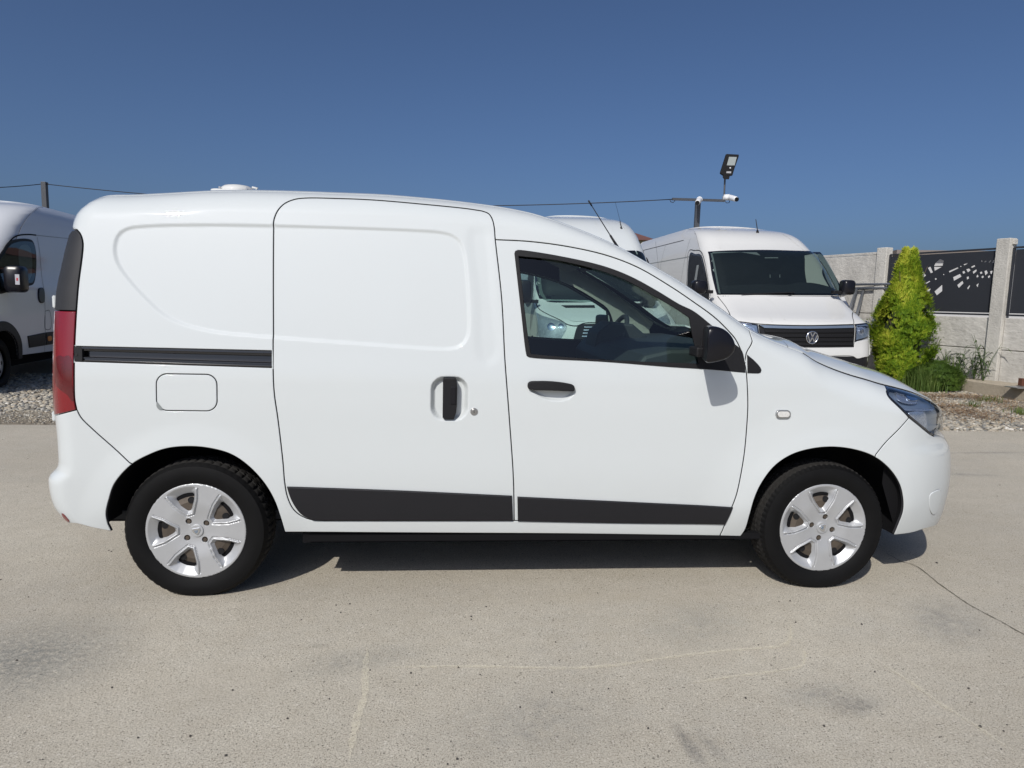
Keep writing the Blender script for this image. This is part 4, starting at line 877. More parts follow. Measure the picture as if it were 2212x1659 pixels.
def hubcap_surface(holes, rimR, frames):
    def f(P):
        r = np.hypot(P[:, 0], P[:, 1]); y = 0.012*ss((0.13-r)/0.10); y += 0.012*ss((r-(rimR-0.006))/0.006)
        for h, fr in zip(holes, frames):
            dh = dist_poly(P, h); dh = np.where(pip(P, h), 0, dh); df = dist_poly(P, fr); inn = pip(P, fr); sd = np.where(inn, -df, df)
            y += np.where(inn, 0.024*df/(df+dh+1e-6), 0)
            lim = ss((0.192-r)/0.006)
            y -= 0.0035*ss((0.0065-sd)/0.0015)*ss((sd+0.0015)/0.0015)*lim
            y += 0.0045*ss((0.0125-sd)/0.002)*ss((sd-0.0065)/0.0015)*lim
        return y
    return f
def wheel(cx, side, rot, tread, bolt0):
    yc = 0.0 if side == 0 else 2*YC; sgn = 1 if side == 0 else -1
    root = bpy.data.objects.new('wheel', None); root.empty_display_size = .1; link(root, VAN)
    to = (lambda P, d: np.stack([np.asarray(P)[:, 0]+cx, yc+sgn*(np.broadcast_to(d, (len(P),))+0.006), np.asarray(P)[:, 1]+0.2895], 1))
    t = tyre_mesh(root, tread, False); t.location = (cx, yc+sgn*0.0875, 0.2895)
    R = 0.2125; holes = []; frames = []
    for k in range(5):
        a = math.radians(rot+72*k); e = np.array([math.cos(a), math.sin(a)]); n_ = np.array([-e[1], e[0]])
        pts = [(0.100, -0.006), (0.100, 0.006), (0.137, 0.031), (0.153, 0.039), (0.161, 0.034), (0.167, 0.0), (0.161, -0.034), (0.153, -0.039), (0.137, -0.031)]
        fr_ = [(0.079, -0.011), (0.079, 0.011), (0.132, 0.045), (0.183, 0.064), (0.190, 0.052), (0.197, 0.026), (0.199, 0.0), (0.197, -0.026), (0.190, -0.052), (0.183, -0.064), (0.132, -0.045)]
        frames.append(np.array([e*r+n_*w for r, w in fr_]))
        P = np.array([e*r+n_*w for r, w in pts])
        # rounded corners by chopping
        Q = []
        for i in range(len(P)):
            p, a_, b_ = P[i], P[i-1], P[(i+1) % len(P)]
            for q in (a_, b_):
                d = np.linalg.norm(q-p); Q.append(p+(q-p)/d*min(0.003, d*.3))
        holes.append(crv(np.array(Q), 0.005, closed=True))
    bolts = [circle(0.052*math.cos(math.radians(bolt0+90*k)), 0.052*math.sin(math.radians(bolt0+90*k)), 0.0125, 18) for k in range(4)]
    surf = hubcap_surface(holes, R, frames)
    near = side == 0
    hc_ = field_panel('wheel_trim', circle(0, 0, R, 120), surf, to, M['alu'], root, holes=holes+bolts, gap=0, bevel=0.0015, th=0.028, spacing=0.006 if near else 0.02,
                      fine=[(h, 0.020, 0.0028) for h in frames] if near else [], off=0.0)
    rimm = MB(); n = 40
    rimm.tube([(cx, yc+sgn*0.030, 0.2895), (cx, yc+sgn*0.045, 0.2895)], [0.19, 0.2], 40); rimm.build('steel_rim', M['liner'], root, smooth=False)
    rimm = MB(); rimm.tube([(cx, yc+sgn*0.031, 0.2895), (cx, yc+sgn*0.022, 0.2895), (cx, yc+sgn*0.027, 0.2895)], [0.152, 0.128, 0.10], 40); rimm.build('steel_disc', M['steel_rust'], root)
    for k in range(10):
        a = math.radians(rot+18+36*k+9); b3 = MB(); b3.prism([tuple(q) for q in circle(cx+0.134*math.cos(a), .2895+0.134*math.sin(a), 0.0145, 14)], lambda p, d: (p[0], d, p[1]), yc+sgn*0.0215, yc+sgn*0.031); b3.build('rim_hole', M['seam'], root)
    for b in bolts:
        c = b.mean(0); b3 = MB(); b3.prism([tuple(q) for q in circle(cx+c[0], .2895+c[1], 0.0085, 6)], lambda p, d: (p[0], d, p[1]), yc+sgn*0.018, yc+sgn*0.034); b3.build('wheel_bolt', M['steel_rust'], root)
    cb = MB(); cb.prism([tuple(q) for q in circle(cx, .2895, 0.0275, 32)], lambda p, d: (p[0], d, p[1]), yc+sgn*0.0125, yc+sgn*0.026); cb.build('centre_cap', M['alu'], root, bevel=0.002)
    a0 = math.radians(rot-198 if tread else 10); sh = [(-0.016, 0.012), (0.016, 0.012), (0.017, 0.002), (0.008, -0.012), (0, -0.018), (-0.008, -0.012), (-0.017, 0.002)]; em = MB(); c_, s_ = math.cos(a0), math.sin(a0)
    hl2 = [(-0.010, 0.007), (0.010, 0.007), (0.010, 0.001), (-0.010, 0.001)]
    em.prism([(cx+c_*x-s_*z, .2895+s_*x+c_*z) for x, z in sh], lambda p, d: (p[0], d, p[1]), yc+sgn*0.009, yc+sgn*0.013); em.build('emblem', M['chrome'], root, bevel=0.001)
    em = MB(); em.prism([(cx+c_*x-s_*z, .2895+s_*x+c_*z) for x, z in [(-0.008, 0.003), (0.008, 0.003), (0.006, -0.006), (0, -0.011), (-0.006, -0.006)]], lambda p, d: (p[0], d, p[1]), yc+sgn*0.0082, yc+sgn*0.0095); em.build('emblem_recess', M['lamp_blue'], root)
    return root
wheel(0.0, 0, 180, 0, 38.5); wheel(2.81, 0, 95, 1, 77)
wheel(0.0, 1, 150, 0, 20); wheel(2.81, 1, 60, 1, 10)
#NEXT

# ------------------------------------------------------------------ the three tall vans parked behind, noses towards the yard
class BigVan:
    """local axes: a = across (to the right in the picture), b = depth behind the nose, z = up"""
    def __init__(s, name, X0, Y0, yaw, label, prof_c, side_w, corner=(0.34, 0.30), bow=0.10, length=5.6, roof_z=2.6, paint='paint2'):
        s.X0, s.Y0, s.c, s.s_ = X0, Y0, math.cos(yaw), math.sin(yaw); s.paint = M[paint]; s.length = length
        s.root = empty(name, (X0, Y0, 0), yaw, label=label, category='van', group='white vans parked in the yard')
        s.Fc = smooth_tab(*prof_c, 0.03); s.W = smooth_tab(*side_w, 0.05); s.Lc, s.Bc = corner; s.bow = bow; s.roof_z = roof_z
    def front(s, P):        # depth of the front surface at (a, z)
        a, z = np.abs(P[:, 0]), P[:, 1]; w = s.W(z); t = np.clip((a-(w-s.Bc))/s.Bc, 0, 0.9995)
        return s.Fc(z)+s.bow*(a/w)**2+s.Lc*(1-np.sqrt(1-t**2.4))
    def edge_b(s, z): z = np.asarray(z, float); return s.Fc(z)+s.bow+s.Lc*(1-math.sqrt(1-0.985**2.4))
    def side(s, P): return -s.W(P[:, 1])          # depth measured inwards from the left side: a = -(W)
    def world2loc(s, p): dx, dy = p[0]-s.X0, p[1]-s.Y0; return np.array([dx*s.c+dy*s.s_, -dx*s.s_+dy*s.c, p[2]])
    def ray(s, u, v):
        o = s.world2loc(CAMP); d = ray(u, v); return o, np.array([d[0]*s.c+d[1]*s.s_, -d[0]*s.s_+d[1]*s.c, d[2]])
    def hit_front(s, u, v):
        o, d = s.ray(u, v); b = np.linspace(-0.3, 4.5, 500); t = (b-o[1])/d[1]; A = o[0]+d[0]*t; Z = o[2]+d[2]*t; r = b-s.front(np.stack([A, Z], 1))
        k = np.where((r[:-1] < 0) & (r[1:] >= 0))[0]
        if len(k) == 0: k = np.argmin(np.abs(r)); return np.array([A[k], Z[k]])
        k = k[0]; q = r[k]/(r[k]-r[k+1]); return np.array([A[k]+(A[k+1]-A[k])*q, Z[k]+(Z[k+1]-Z[k])*q])
    def hit_side(s, u, v, sg=-1):
        o, d = s.ray(u, v); t = (sg*1.0-o[0])/d[0]
        for _ in range(8): z = o[2]+d[2]*t; t = (sg*float(s.W(z))-o[0])/d[0]
        return np.array([o[1]+d[1]*t, o[2]+d[2]*t])
    def pf(s, *pts): return np.array([s.hit_front(u, v) for u, v in pts])
    def ps(s, *pts, sg=-1): return np.array([s.hit_side(u, v, sg) for u, v in pts])
    def F3(s, P, d): P = np.asarray(P); return np.stack([P[:, 0], np.broadcast_to(d, (len(P),)), P[:, 1]], 1)
    def L3(s, P, d): P = np.asarray(P); return np.stack([np.broadcast_to(d, (len(P),)), P[:, 0], P[:, 1]], 1)
    def R3(s, P, d): P = np.asarray(P); return np.stack([-np.broadcast_to(d, (len(P),)), P[:, 0], P[:, 1]], 1)
    def fpanel(s, name, loop, mat, parent=None, **kw): return field_panel(name, loop, s.front, s.F3, mat, parent or s.root, **kw)
    def spanel(s, name, loop, mat, parent=None, sg=-1, **kw): return field_panel(name, loop, s.side, s.L3 if sg < 0 else s.R3, mat, parent or s.root, **kw)
    def shell(s, zlow=0.42, wheels=(0.95, 4.5), arch_r=0.40, ztop_s=None):
        zt = ztop_s or s.roof_z-0.10
        zs = np.linspace(zlow, s.roof_z-0.005, 70); sid = np.stack([s.W(zs)*0.999, zs], 1)
        loop = np.vstack([sid, np.array([(-a, z) for a, z in sid[::-1]])])
        s.fpanel('front_shell', crv(loop, 0.05, closed=True), s.paint, gap=0, bevel=0.001, th=0.01, spacing=0.06)
        for sg in (-1, 1):
            e = np.stack([s.edge_b(zs), zs], 1); arch = []
            for wb in wheels[::-1]:
                arch += [(wb+arch_r*math.cos(t), 0.36+arch_r*math.sin(t)) for t in np.linspace(-0.0, math.pi, 26) if 0.36+arch_r*math.sin(t) > zlow]
            bot = [(s.length, zlow)]+arch+[(float(s.edge_b(zlow)), zlow)]
            top = [(s.length, s.roof_z-0.005), (s.length, zlow)]
            lp = np.vstack([e, np.array([(s.length-.03, zs[-1])]), np.array(bot)])
            s.spanel('side_shell', lp, s.paint, sg=sg, gap=0, bevel=0.001, th=0.01, spacing=0.12)
        # roof and tail
        rb = MB(); bs = np.linspace(float(s.edge_b(s.roof_z-.005))-0.0, s.length, 24); nv = 15
        w = float(s.W(s.roof_z-.005)); vs = []
        for b in bs:
            for q in np.linspace(-1, 1, nv): vs.append((q*w, b-(0 if b > bs[0]+1e-6 else s.Lc*0.0), s.roof_z-.005+0.03*(1-q*q)))
        x0 = len(vs)
        for q in np.linspace(-1, 1, nv): vs.append((q*w, float(s.front(np.array([[q*w*0.999, s.roof_z-0.006]]))[0]), s.roof_z-.004))
        f = [(i*nv+k, i*nv+k+1, (i+1)*nv+k+1, (i+1)*nv+k) for i in range(len(bs)-1) for k in range(nv-1)]+[(x0+k, x0+k+1, k+1, k) for k in range(nv-1)]
        rb.add(vs, f); ro = rb.build('roof', s.paint, s.root, smooth=True)
        for k in range(7):
            q = -0.75+k*0.25; r2 = MB(); r2.box((q*w-.02, bs[0]+0.5, s.roof_z+0.03*(1-q*q)-.012), (q*w+.02, s.length-.2, s.roof_z+0.03*(1-q*q)+.006)); r2.build('roof_rib', s.paint, ro, bevel=.004)
        tb = MB(); zz = np.linspace(zlow, s.roof_z, 20); vs = [(q*float(s.W(z)), s.length, z) for z in zz for q in np.linspace(-1, 1, 9)]
        tb.add(vs, [(i*9+k, i*9+k+1, (i+1)*9+k+1, (i+1)*9+k) for i in range(19) for k in range(8)]); tb.build('tail_wall', s.paint, s.root)
        ub_ = MB(); ub_.box((-0.78, 0.35, 0.24), (0.78, s.length-.2, zlow+0.05)); ub_.build('underbody', M['liner'], s.root)
        for sg in (-1, 1):
            for wb in wheels:
                s.wheel(sg, wb)
    def wheel(s, sg, wb, R=0.345):
        w = bpy.data.objects.new('wheel', None); w.empty_display_size = .1; link(w, s.root); xo = sg*0.965
        t = tyre_mesh(w, 0, False, R=R, W=0.215, rim=0.212); t.rotation_euler = (0, 0, sg*math.pi/2); t.location = (xo-sg*0.11, wb, R-.012)
        rm_ = MB(); fn = lambda p, d: (d, wb+p[0], R-.012+p[1])
        rm_.prism([tuple(q) for q in circle(0, 0, 0.215, 36)], fn, xo-sg*0.075, xo-sg*0.045); rm_.prism([tuple(q) for q in circle(0, 0, 0.085, 24)], fn, xo-sg*0.05, xo-sg*0.01); rm_.build('rim', M['alu_dull'], w, bevel=.006)
        for k in range(8):
            a = k*math.pi/4; h = MB(); h.prism([tuple(q) for q in circle(0.15*math.cos(a), 0.15*math.sin(a), 0.026, 12)], fn, xo-sg*0.046, xo-sg*0.042); h.build('rim_hole', M['seam'], w)
        al = MB(); n = 24; vs = []
        for (rr, x) in ((0.405, sg*(float(s.W(0.7))-0.012)), (0.405, sg*0.62), (0.10, sg*0.60)):
            vs += [(x, wb+rr*math.cos(t_), max(0.30, 0.36+rr*math.sin(t_))) for t_ in np.linspace(0, math.pi, n)]
        al.add(vs, [(i*n+k, i*n+k+1, (i+1)*n+k+1, (i+1)*n+k) for i in range(2) for k in range(n-1)]); al.build('arch_liner', M['liner'], s.root, smooth=True)
    def line(s, pts, w=0.008, mat='seam', where='f', sg=-1, name='seam', parent=None, off=0.002):
        """thin inlay along a traced line"""
        P = crv(pts, 0.03); d = np.gradient(P, axis=0); d /= np.linalg.norm(d, axis=1)[:, None]; n = np.stack([-d[:, 1], d[:, 0]], 1)
        A, B = P+n*w/2, P-n*w/2; f_ = s.front if where == 'f' else s.side; to = s.F3 if where == 'f' else (s.L3 if sg < 0 else s.R3)
        V = np.vstack([to(A, f_(A)-off), to(B, f_(B)-off)]); k = len(P)
        return mesh_obj(name, V, [(i, i+1, k+i+1, k+i) for i in range(k-1)], M[mat], parent or s.root)
def screen_with_cab(V, loop, name='windscreen', trims=(), band=0.045):
    base = V.fpanel('screen_surround', loop, M['gloss_black'], off=0.004, gap=0, bevel=0.002, th=0.008, spacing=0.08)
    inner = offset_loop(ccw(loop), band)
    cabp = V.fpanel('cab_interior', inner, M['dark_in'], base, off=0.006, gap=0, bevel=0.001, th=0.002, spacing=0.035)
    for it_, (lp, mt) in enumerate(trims):
        lp = np.asarray(lp); V.fpanel('cab_trim', lp, M[mt], base, off=0.0105+0.0008*it_, gap=0, bevel=0.001, th=0.002, spacing=0.035)
    V.fpanel(name, offset_loop(ccw(loop), 0.012), M['glass_dark'], base, off=0.022, gap=0, bevel=0.001, th=0.003, spacing=0.08)
    return base
def big_mirror(V, a, b, z, w, h, parent=None, d=0.16, sg=1):
    o = MB(); prof = rrect(a, z, w, h, min(w, h)*0.28, 5); n = len(prof); c = prof.mean(0); lay = [(0.7, b-d*0.62), (0.93, b-d*0.5), (1.0, b-d*0.2), (1.0, b+d*0.3), (0.94, b+d*0.36)]
    vs = [(*(c+(p-c)*k), y) for k, y in lay for p in prof]; vs = [(x, y, z_) for x, z_, y in vs]
    o.add(vs, [(i*n+k, i*n+(k+1) % n, (i+1)*n+(k+1) % n, (i+1)*n+k) for i in range(len(lay)-1) for k in range(n)]+[tuple(range(n)), tuple((len(lay)-1)*n+k for k in range(n))[::-1]])
    m_ = o.build('door_mirror', M['mirror_cap'], V.root, autosm=45)
    ar = MB(); ar.box((min(a, a-sg*(w/2+.12)), b-.03, z-h/2+.01), (max(a, a-sg*(w/2+.12)), b+.05, z-h/2+.06)); ar.build('mirror_arm', M['plastic'], m_, bevel=.01); return m_

# -- the big van on the right
B1 = BigVan('tall_van', 5.99, 6.15, 0.0, 'cream-white high-roof van facing the camera with a round chrome badge on its grille',
            ([.2, .35, .52, .62, .80, 1.05, 1.10, 1.16, 1.28, 1.45, 1.50, 1.7, 2.05, 2.12, 2.25, 2.44, 2.55, 2.62, 2.66], [.06, .03, 0.0, 0.0, .03, .06, .10, .22, .50, .80, .86, 1.05, 1.38, 1.46, 1.66, 1.95, 2.25, 2.65, 3.0]),
            ([.2, .4, .6, .95, 1.25, 1.45, 1.8, 2.1, 2.3, 2.46, 2.58, 2.66], [1.0, 1.03, 1.05, 1.055, 1.045, 1.03, .99, .95, .91, .86, .78, .68]), corner=(0.28, 0.24), bow=0.12, length=6.2, roof_z=2.66)
B1.shell(zlow=0.42)
ws_l = B1.pf((1528.9, 543.5), (1570, 541), (1616.8, 539.5), (1687, 540), (1730, 541.5), (1771.4, 544.2), (1787, 567), (1801.9, 592.3), (1826.5, 638.7), (1770, 638.3), (1710.5, 637.5), (1630, 637), (1548.8, 636.8), (1537, 590))
def poly_f(V, *pts, ds=0.03): return crv(V.pf(*pts), ds)
def loopf(V, *segs): return loop_of(*[poly_f(V, *sg_) for sg_ in segs])
wsl = loopf(B1, [(1528.9, 543.5), (1570, 541), (1650, 539.5), (1730, 541.5), (1771.4, 544.2)], [(1771.4, 544.2), (1787, 567), (1804, 596), (1826.5, 638.7)], [(1826.5, 638.7), (1710, 637.7), (1548.8, 636.8)], [(1548.8, 636.8), (1537, 590), (1528.9, 543.5)])
tr = [(loopf(B1, [(1536, 548), (1600, 545)], [(1600, 545), (1642, 552)], [(1642, 552), (1634, 545)], [(1634, 545), (1540, 544.5)], [(1540, 544.5), (1536, 548)]), 'trim_light'),
      (loopf(B1, [(1534, 547), (1552, 634)], [(1552, 634), (1556, 634)], [(1556, 634), (1538, 547)], [(1538, 547), (1534, 547)]), 'trim_light'),
      (loopf(B1, [(1737, 552), (1763, 549), (1770, 560), (1775, 590), (1790, 622), (1783, 618), (1742, 612)], [(1742, 612), (1738, 585), (1737, 552)]), 'pillar'),
      (loopf(B1, [(1765, 549), (1772, 549), (1812, 628), (1800, 628), (1778, 585), (1765, 549)]), 'trim_light'),
      (loopf(B1, [(1556, 618), (1640, 614), (1700, 615), (1720, 611), (1760, 612), (1815, 634)], [(1815, 634), (1690, 634), (1560, 634)], [(1560, 634), (1556, 618)]), 'interior'),
      (loopf(B1, [(1651, 556), (1680, 556)], [(1680, 556), (1680, 558)], [(1680, 558), (1651, 558)], [(1651, 558), (1651, 556)]), 'trim_light'),
      (loopf(B1, [(1662, 593), (1663.3, 593)], [(1663.3, 593), (1663.3, 600)], [(1663.3, 600), (1662, 600)], [(1662, 600), (1662, 593)]), 'trim_light'),
      (loopf(B1, [(1683, 593), (1684.3, 593)], [(1684.3, 593), (1684.3, 600)], [(1684.3, 600), (1683, 600)], [(1683, 600), (1683, 593)]), 'trim_light')]
ws1 = screen_with_cab(B1, wsl, trims=tr, band=0.03)
wp = MB()
for (p, q) in (((1600, 637), (1715, 634)), ((1700, 638), (1820, 637))):
    a, c = B1.hit_front(*p), B1.hit_front(*q); A = (a[0], float(B1.front(a[None])[0])-.03, a[1]+.01); C2 = (c[0], float(B1.front(c[None])[0])-.03, c[1]+.015); wp.tube([A, C2], .008, 6)
wp.build('wiper', M['plastic'], B1.root)
hoodl = loopf(B1, [(1551, 640), (1569.9, 664.9), (1580.4, 692)], [(1580.4, 692), (1640, 699.0), (1734, 702.2), (1843, 700)], [(1843, 700), (1840, 680), (1833, 662), (1824, 641)], [(1824, 641), (1710, 640), (1551, 640)])
hd1 = B1.fpanel('bonnet', hoodl, B1.paint, off=0.006, gap=0.0, bevel=0.003, th=0.012, spacing=0.06)
B1.line(offset_loop(hoodl, -0.004)[np.r_[0:len(hoodl)]], 0.006, off=0.002)
for pts in ([(1620, 645), (1640, 655), (1655, 672), (1668, 695)], [(1650, 642), (1670, 655), (1685, 672), (1694, 690)], [(1794, 642), (1808, 655), (1815, 672), (1817, 688)]):
    B1.line(B1.pf(*pts), 0.018, mat='paint2', off=0.0095, name='bonnet_crease', parent=hd1)
# lamps
for k, (segs) in enumerate(([[(1845.5, 700), (1872, 693)], [(1872, 693), (1875.7, 728)], [(1875.7, 728), (1862, 734), (1845.5, 738.5)], [(1845.5, 738.5), (1845.5, 700)]],
                            [[(1581, 693.5), (1636.5, 700.5)], [(1636.5, 700.5), (1641, 734)], [(1641, 734), (1600, 726), (1584, 716)], [(1584, 716), (1581, 693.5)]])):
    lp = loopf(B1, *segs); h = B1.fpanel('headlight', lp, M['gloss_black'], off=0.008, gap=0, bevel=0.004, th=0.02, spacing=0.06)
    u0 = (1860, 715) if k == 0 else (1621, 715); c = B1.hit_front(*u0)
    for (da, dz, r, mt) in ((0, 0, 0.062, 'reflector'), (0, 0, 0.038, 'chrome'), (-0.10 if k else 0.0, 0.03, 0.0, 'reflector')):
        if r > 0: B1.fpanel('reflector', circle(c[0]+da, c[1]+dz, r, 24), M[mt], h, off=0.012+0.003*(mt == 'chrome'), gap=0, bevel=0.006, th=0.004, spacing=0.03)
    B1.fpanel('reflector', offset_loop(lp, 0.02)[:len(lp)], M['lamp_blue'], h, off=0.010, gap=0, bevel=0.002, th=0.002, spacing=0.06)
    B1.fpanel('lamp_lens', offset_loop(lp, 0.004), M['lens'], h, off=0.024, gap=0, bevel=0.004, th=0.016, spacing=0.06)
    edge = np.array(sorted([tuple(p) for p in lp], key=lambda p: -p[1]))[:max(4, len(lp)//4)]; edge = edge[np.argsort(edge[:, 0])]
    if len(edge) > 2: B1.line(edge-[0, 0.012], 0.012, mat='chrome', off=0.026, name='chrome_strip', parent=h)
# grille
gl1 = loopf(B1, [(1638, 701), (1734, 703.5), (1844.5, 701.5)], [(1844.5, 701.5), (1843.5, 749.5)], [(1843.5, 749.5), (1760, 750.3), (1675, 749.5)], [(1675, 749.5), (1660, 742), (1641.5, 732)], [(1641.5, 732), (1638, 701)])
g1 = B1.fpanel('grille', gl1, M['seam'], off=0.008, gap=0, bevel=0.003, th=0.02, spacing=0.06)
cs = loopf(B1, [(1640, 702), (1734, 704.2), (1843, 702.5)], [(1843, 702.5), (1842.5, 708.2)], [(1842.5, 708.2), (1734, 710), (1650, 708.5)], [(1650, 708.5), (1640, 702)])
B1.fpanel('chrome_strip', cs, M['lamp_blue'], g1, off=0.022, gap=0, bevel=0.004, th=0.014, spacing=0.06)
for (va, vb, ul) in ((713, 718.5, 1652), (722.5, 728, 1654), (732, 737.5, 1658), (741, 746, 1668)):
    sl = loopf(B1, [(ul, va), (1842, va)], [(1842, va), (1842, vb)], [(1842, vb), (ul+1, vb)], [(ul+1, vb), (ul, va)])
    B1.fpanel('grille_slat', sl, M['plastic'], g1, off=0.020, gap=0, bevel=0.004, th=0.014, spacing=0.06)
sl = loopf(B1, [(1639, 706), (1649, 711)], [(1649, 711), (1654, 738)], [(1654, 738), (1643, 731)], [(1643, 731), (1639, 706)])
B1.fpanel('grille_end', sl, M['moulding'], g1, off=0.022, gap=0, bevel=0.003, th=0.014, spacing=0.06)
# round badge with V above W
bc = B1.hit_front(1752, 729); br = 0.088; bd = float(B1.front(bc[None])[0])-0.03
bg_ = MB(); fn = lambda p, d: (bc[0]+p[0], bd+d, bc[1]+p[1])
bg_.prism([tuple(q) for q in circle(0, 0, br*0.93, 36)], fn, 0.004, 0.02); bdg = bg_.build('badge', M['lamp_blue'], B1.root)
bdg.data.materials[0] = simple('badge_navy', (0.01, 0.016, 0.035), 0.25, coat=0.5)
ring = MB(); pts = [Vector(fn((br*0.93*math.cos(t), br*0.93*math.sin(t)), 0)) for t in np.linspace(0, 2*math.pi, 41)]; ring.tube(pts, 0.0095, 8, caps=False); ring.build('badge_ring', M['chrome'], bdg, smooth=True)
def strokes(pl):
    m_ = MB()
    for a, b_ in pl: m_.bar(fn((a[0]*br, a[1]*br), 0.0), fn((b_[0]*br, b_[1]*br), 0.0), 0.017, 0.012)
    return m_
strokes([((-.36, .80), (-.02, .12)), ((.36, .80), (.02, .12))]).build('letter_v', M['chrome'], bdg)
strokes([((-.78, .44), (-.36, -.72)), ((-.36, -.72), (0.0, .02)), ((0.0, .02), (.36, -.72)), ((.36, -.72), (.78, .44))]).build('letter_w', M['chrome'], bdg)
# bumper
bl = loopf(B1, [(1644, 737), (1675, 750.5), (1760, 751.5), (1844, 750.5)], [(1844, 750.5), (1846, 740), (1862, 735), (1877.5, 729.5)], [(1877.5, 729.5), (1879, 767)], [(1879, 767), (1866, 771.5), (1851, 774.6), (1841.5, 769.5), (1780, 769), (1640, 767)], [(1640, 767), (1644, 737)])
B1.fpanel('bumper', bl, B1.paint, off=0.012, gap=0, bevel=0.006, th=0.02, spacing=0.05)
zb = 0.54; lo = np.array([(-0.99, 0.30), (0.99, 0.30), (1.01, 0.64), (-1.01, 0.64)])
B1.fpanel('lower_bumper', np.vstack([crv(lo[:2], .08)[:-1], crv(lo[1:3], .08)[:-1], crv(lo[2:4], .08)[:-1], crv(lo[[3, 0]], .08)[:-1]]), M['moulding'], off=0.006, gap=0, bevel=0.006, th=0.05, spacing=0.08)
# side: window, mirror, door seams, rail lines
sw_ = B1.ps((1491, 547.7), (1502, 548.6), (1513.6, 550), (1520.7, 571), (1530, 622.7), (1531, 651), (1515, 648), (1484, 640), (1484.5, 622))
for sg in (-1, 1):
    sw1 = B1.spanel('side_window', crv(sw_, 0.03, closed=True), M['gloss_black'], sg=sg, off=0.006, gap=0, bevel=0.003, th=0.01, spacing=0.1)
    B1.spanel('window_pane', offset_loop(ccw(crv(sw_, 0.03, closed=True)), 0.03), M['dark_in'], sw1, sg=sg, off=0.008, gap=0, bevel=0.001, th=0.002, spacing=0.1)
    c = sw_.mean(0); B1.spanel('cab_trim', np.array([(c[0]-.0, c[1]-.22), (c[0]+.10, c[1]-.22), (c[0]+.12, c[1]+.2), (c[0]+.02, c[1]+.2)]), M['trim_light'], sw1, sg=sg, off=0.0095, gap=0, bevel=0.001, th=0.002, spacing=0.1)
    B1.line(crv(B1.ps((1481, 655), (1484, 600), (1488, 543), (1500, 541), (1514, 543), (1522, 562), (1535, 636)), 0.05), 0.012, sg=sg, where='s')
    B1.line(np.array([(2.1, 2.10), (5.9, 2.10)]), 0.014, mat='trim_light', sg=sg, where='s', name='body_line'); B1.line(np.array([(2.9, 2.42), (5.9, 2.42)]), 0.01, mat='seam', sg=sg, where='s')
    for bb in (2.55, 3.9): B1.line(np.array([(bb, 0.6), (bb, 2.42)]), 0.010, mat='trim_light', sg=sg, where='s', name='panel_line')
mm = ony(1509, 620, 7.05); ml = B1.world2loc(mm); big_mirror(B1, ml[0], ml[1], ml[2], 0.20, 0.20, sg=-1)
mm = ony(1829, 621, 6.95); ml = B1.world2loc(mm); big_mirror(B1, ml[0], ml[1], ml[2], 0.185, 0.22, sg=1)
ap = B1.hit_front(1638, 503); ab_ = float(B1.front(ap[None])[0]); an = MB()
an.tube([(ap[0], ab_+.03, ap[1]-.02), (ap[0]-.012, ab_+.01, ap[1]+.045)], [0.035, 0.012], 10)
tip = B1.world2loc(ony(1632.7, 474, 6.15+ab_+0.1)); an.tube([(ap[0]-.012, ab_+.01, ap[1]+.04), tuple(tip)], [0.008, 0.006], 8); an.build('aerial', M['plastic'], B1.root)
for sgn in (-1, 1):
    B1.line(np.array([(sgn*0.70, 2.20), (sgn*0.62, 2.35), (sgn*0.55, 2.50)]), 0.02, mat='paint2', off=0.006, name='roof_crease')

# -- the van in the middle, seen over the roof and through the cab window
B2 = BigVan('high_roof_van', 3.44, 6.95, 0.0, 'white high-roof van directly behind the compact van, seen through its cab window',
            ([.2, .35, .5, .66, .92, 1.0, 1.08, 1.16, 1.24, 1.30, 1.34, 1.6, 1.9, 2.02, 2.10, 2.32, 2.57, 2.74, 2.83, 2.88], [.04, .02, 0.0, 0.0, .04, .10, .26, .48, .70, .86, .92, 1.10, 1.34, 1.45, 1.54, 1.74, 2.05, 2.40, 2.8, 3.2]),
            ([.2, .4, .6, 1.0, 1.25, 1.45, 1.8, 2.1, 2.35, 2.62, 2.79, 2.88], [1.02, 1.05, 1.08, 1.08, 1.06, 1.04, 1.0, .955, .91, .85, .77, .66]), corner=(0.28, 0.26), bow=0.14, length=6.0, roof_z=2.88, paint='paint')
B2.shell(zlow=0.42)
wl2 = loopf(B2, [(1154, 578), (1157, 620), (1164.6, 645)], [(1164.6, 645), (1184, 652), (1243, 653.5), (1336, 653.2), (1400, 652), (1424, 648)], [(1424, 648), (1418, 620), (1397.5, 568)], [(1397.5, 568), (1391, 549.4), (1381, 542.4), (1350, 541), (1250, 539), (1170, 541), (1158, 545), (1154, 578)])
screen_with_cab(B2, wl2, band=0.03, trims=[(loopf(B2, [(1158, 580), (1166, 635), (1175, 646)], [(1175, 646), (1180, 646), (1172, 630), (1166, 580)], [(1166, 580), (1158, 580)]), 'trim_light'),
    (loopf(B2, [(1190, 640), (1260, 636), (1340, 640), (1410, 642)], [(1410, 642), (1410, 647)], [(1410, 647), (1190, 647)], [(1190, 647), (1190, 640)]), 'interior')])
for segs in ([[(1211.5, 659.3), (1284, 659)], [(1284, 659), (1285.5, 665)], [(1285.5, 665), (1222, 665)], [(1222, 665), (1211.5, 659.3)]], [[(1329.5, 659), (1398, 658)], [(1398, 658), (1392, 664.5)], [(1392, 664.5), (1331, 665)], [(1331, 665), (1329.5, 659)]]):
    B2.fpanel('bonnet_vent', loopf(B2, *segs), M['seam'], off=0.005, gap=0, bevel=0.002, th=0.01, spacing=0.05)
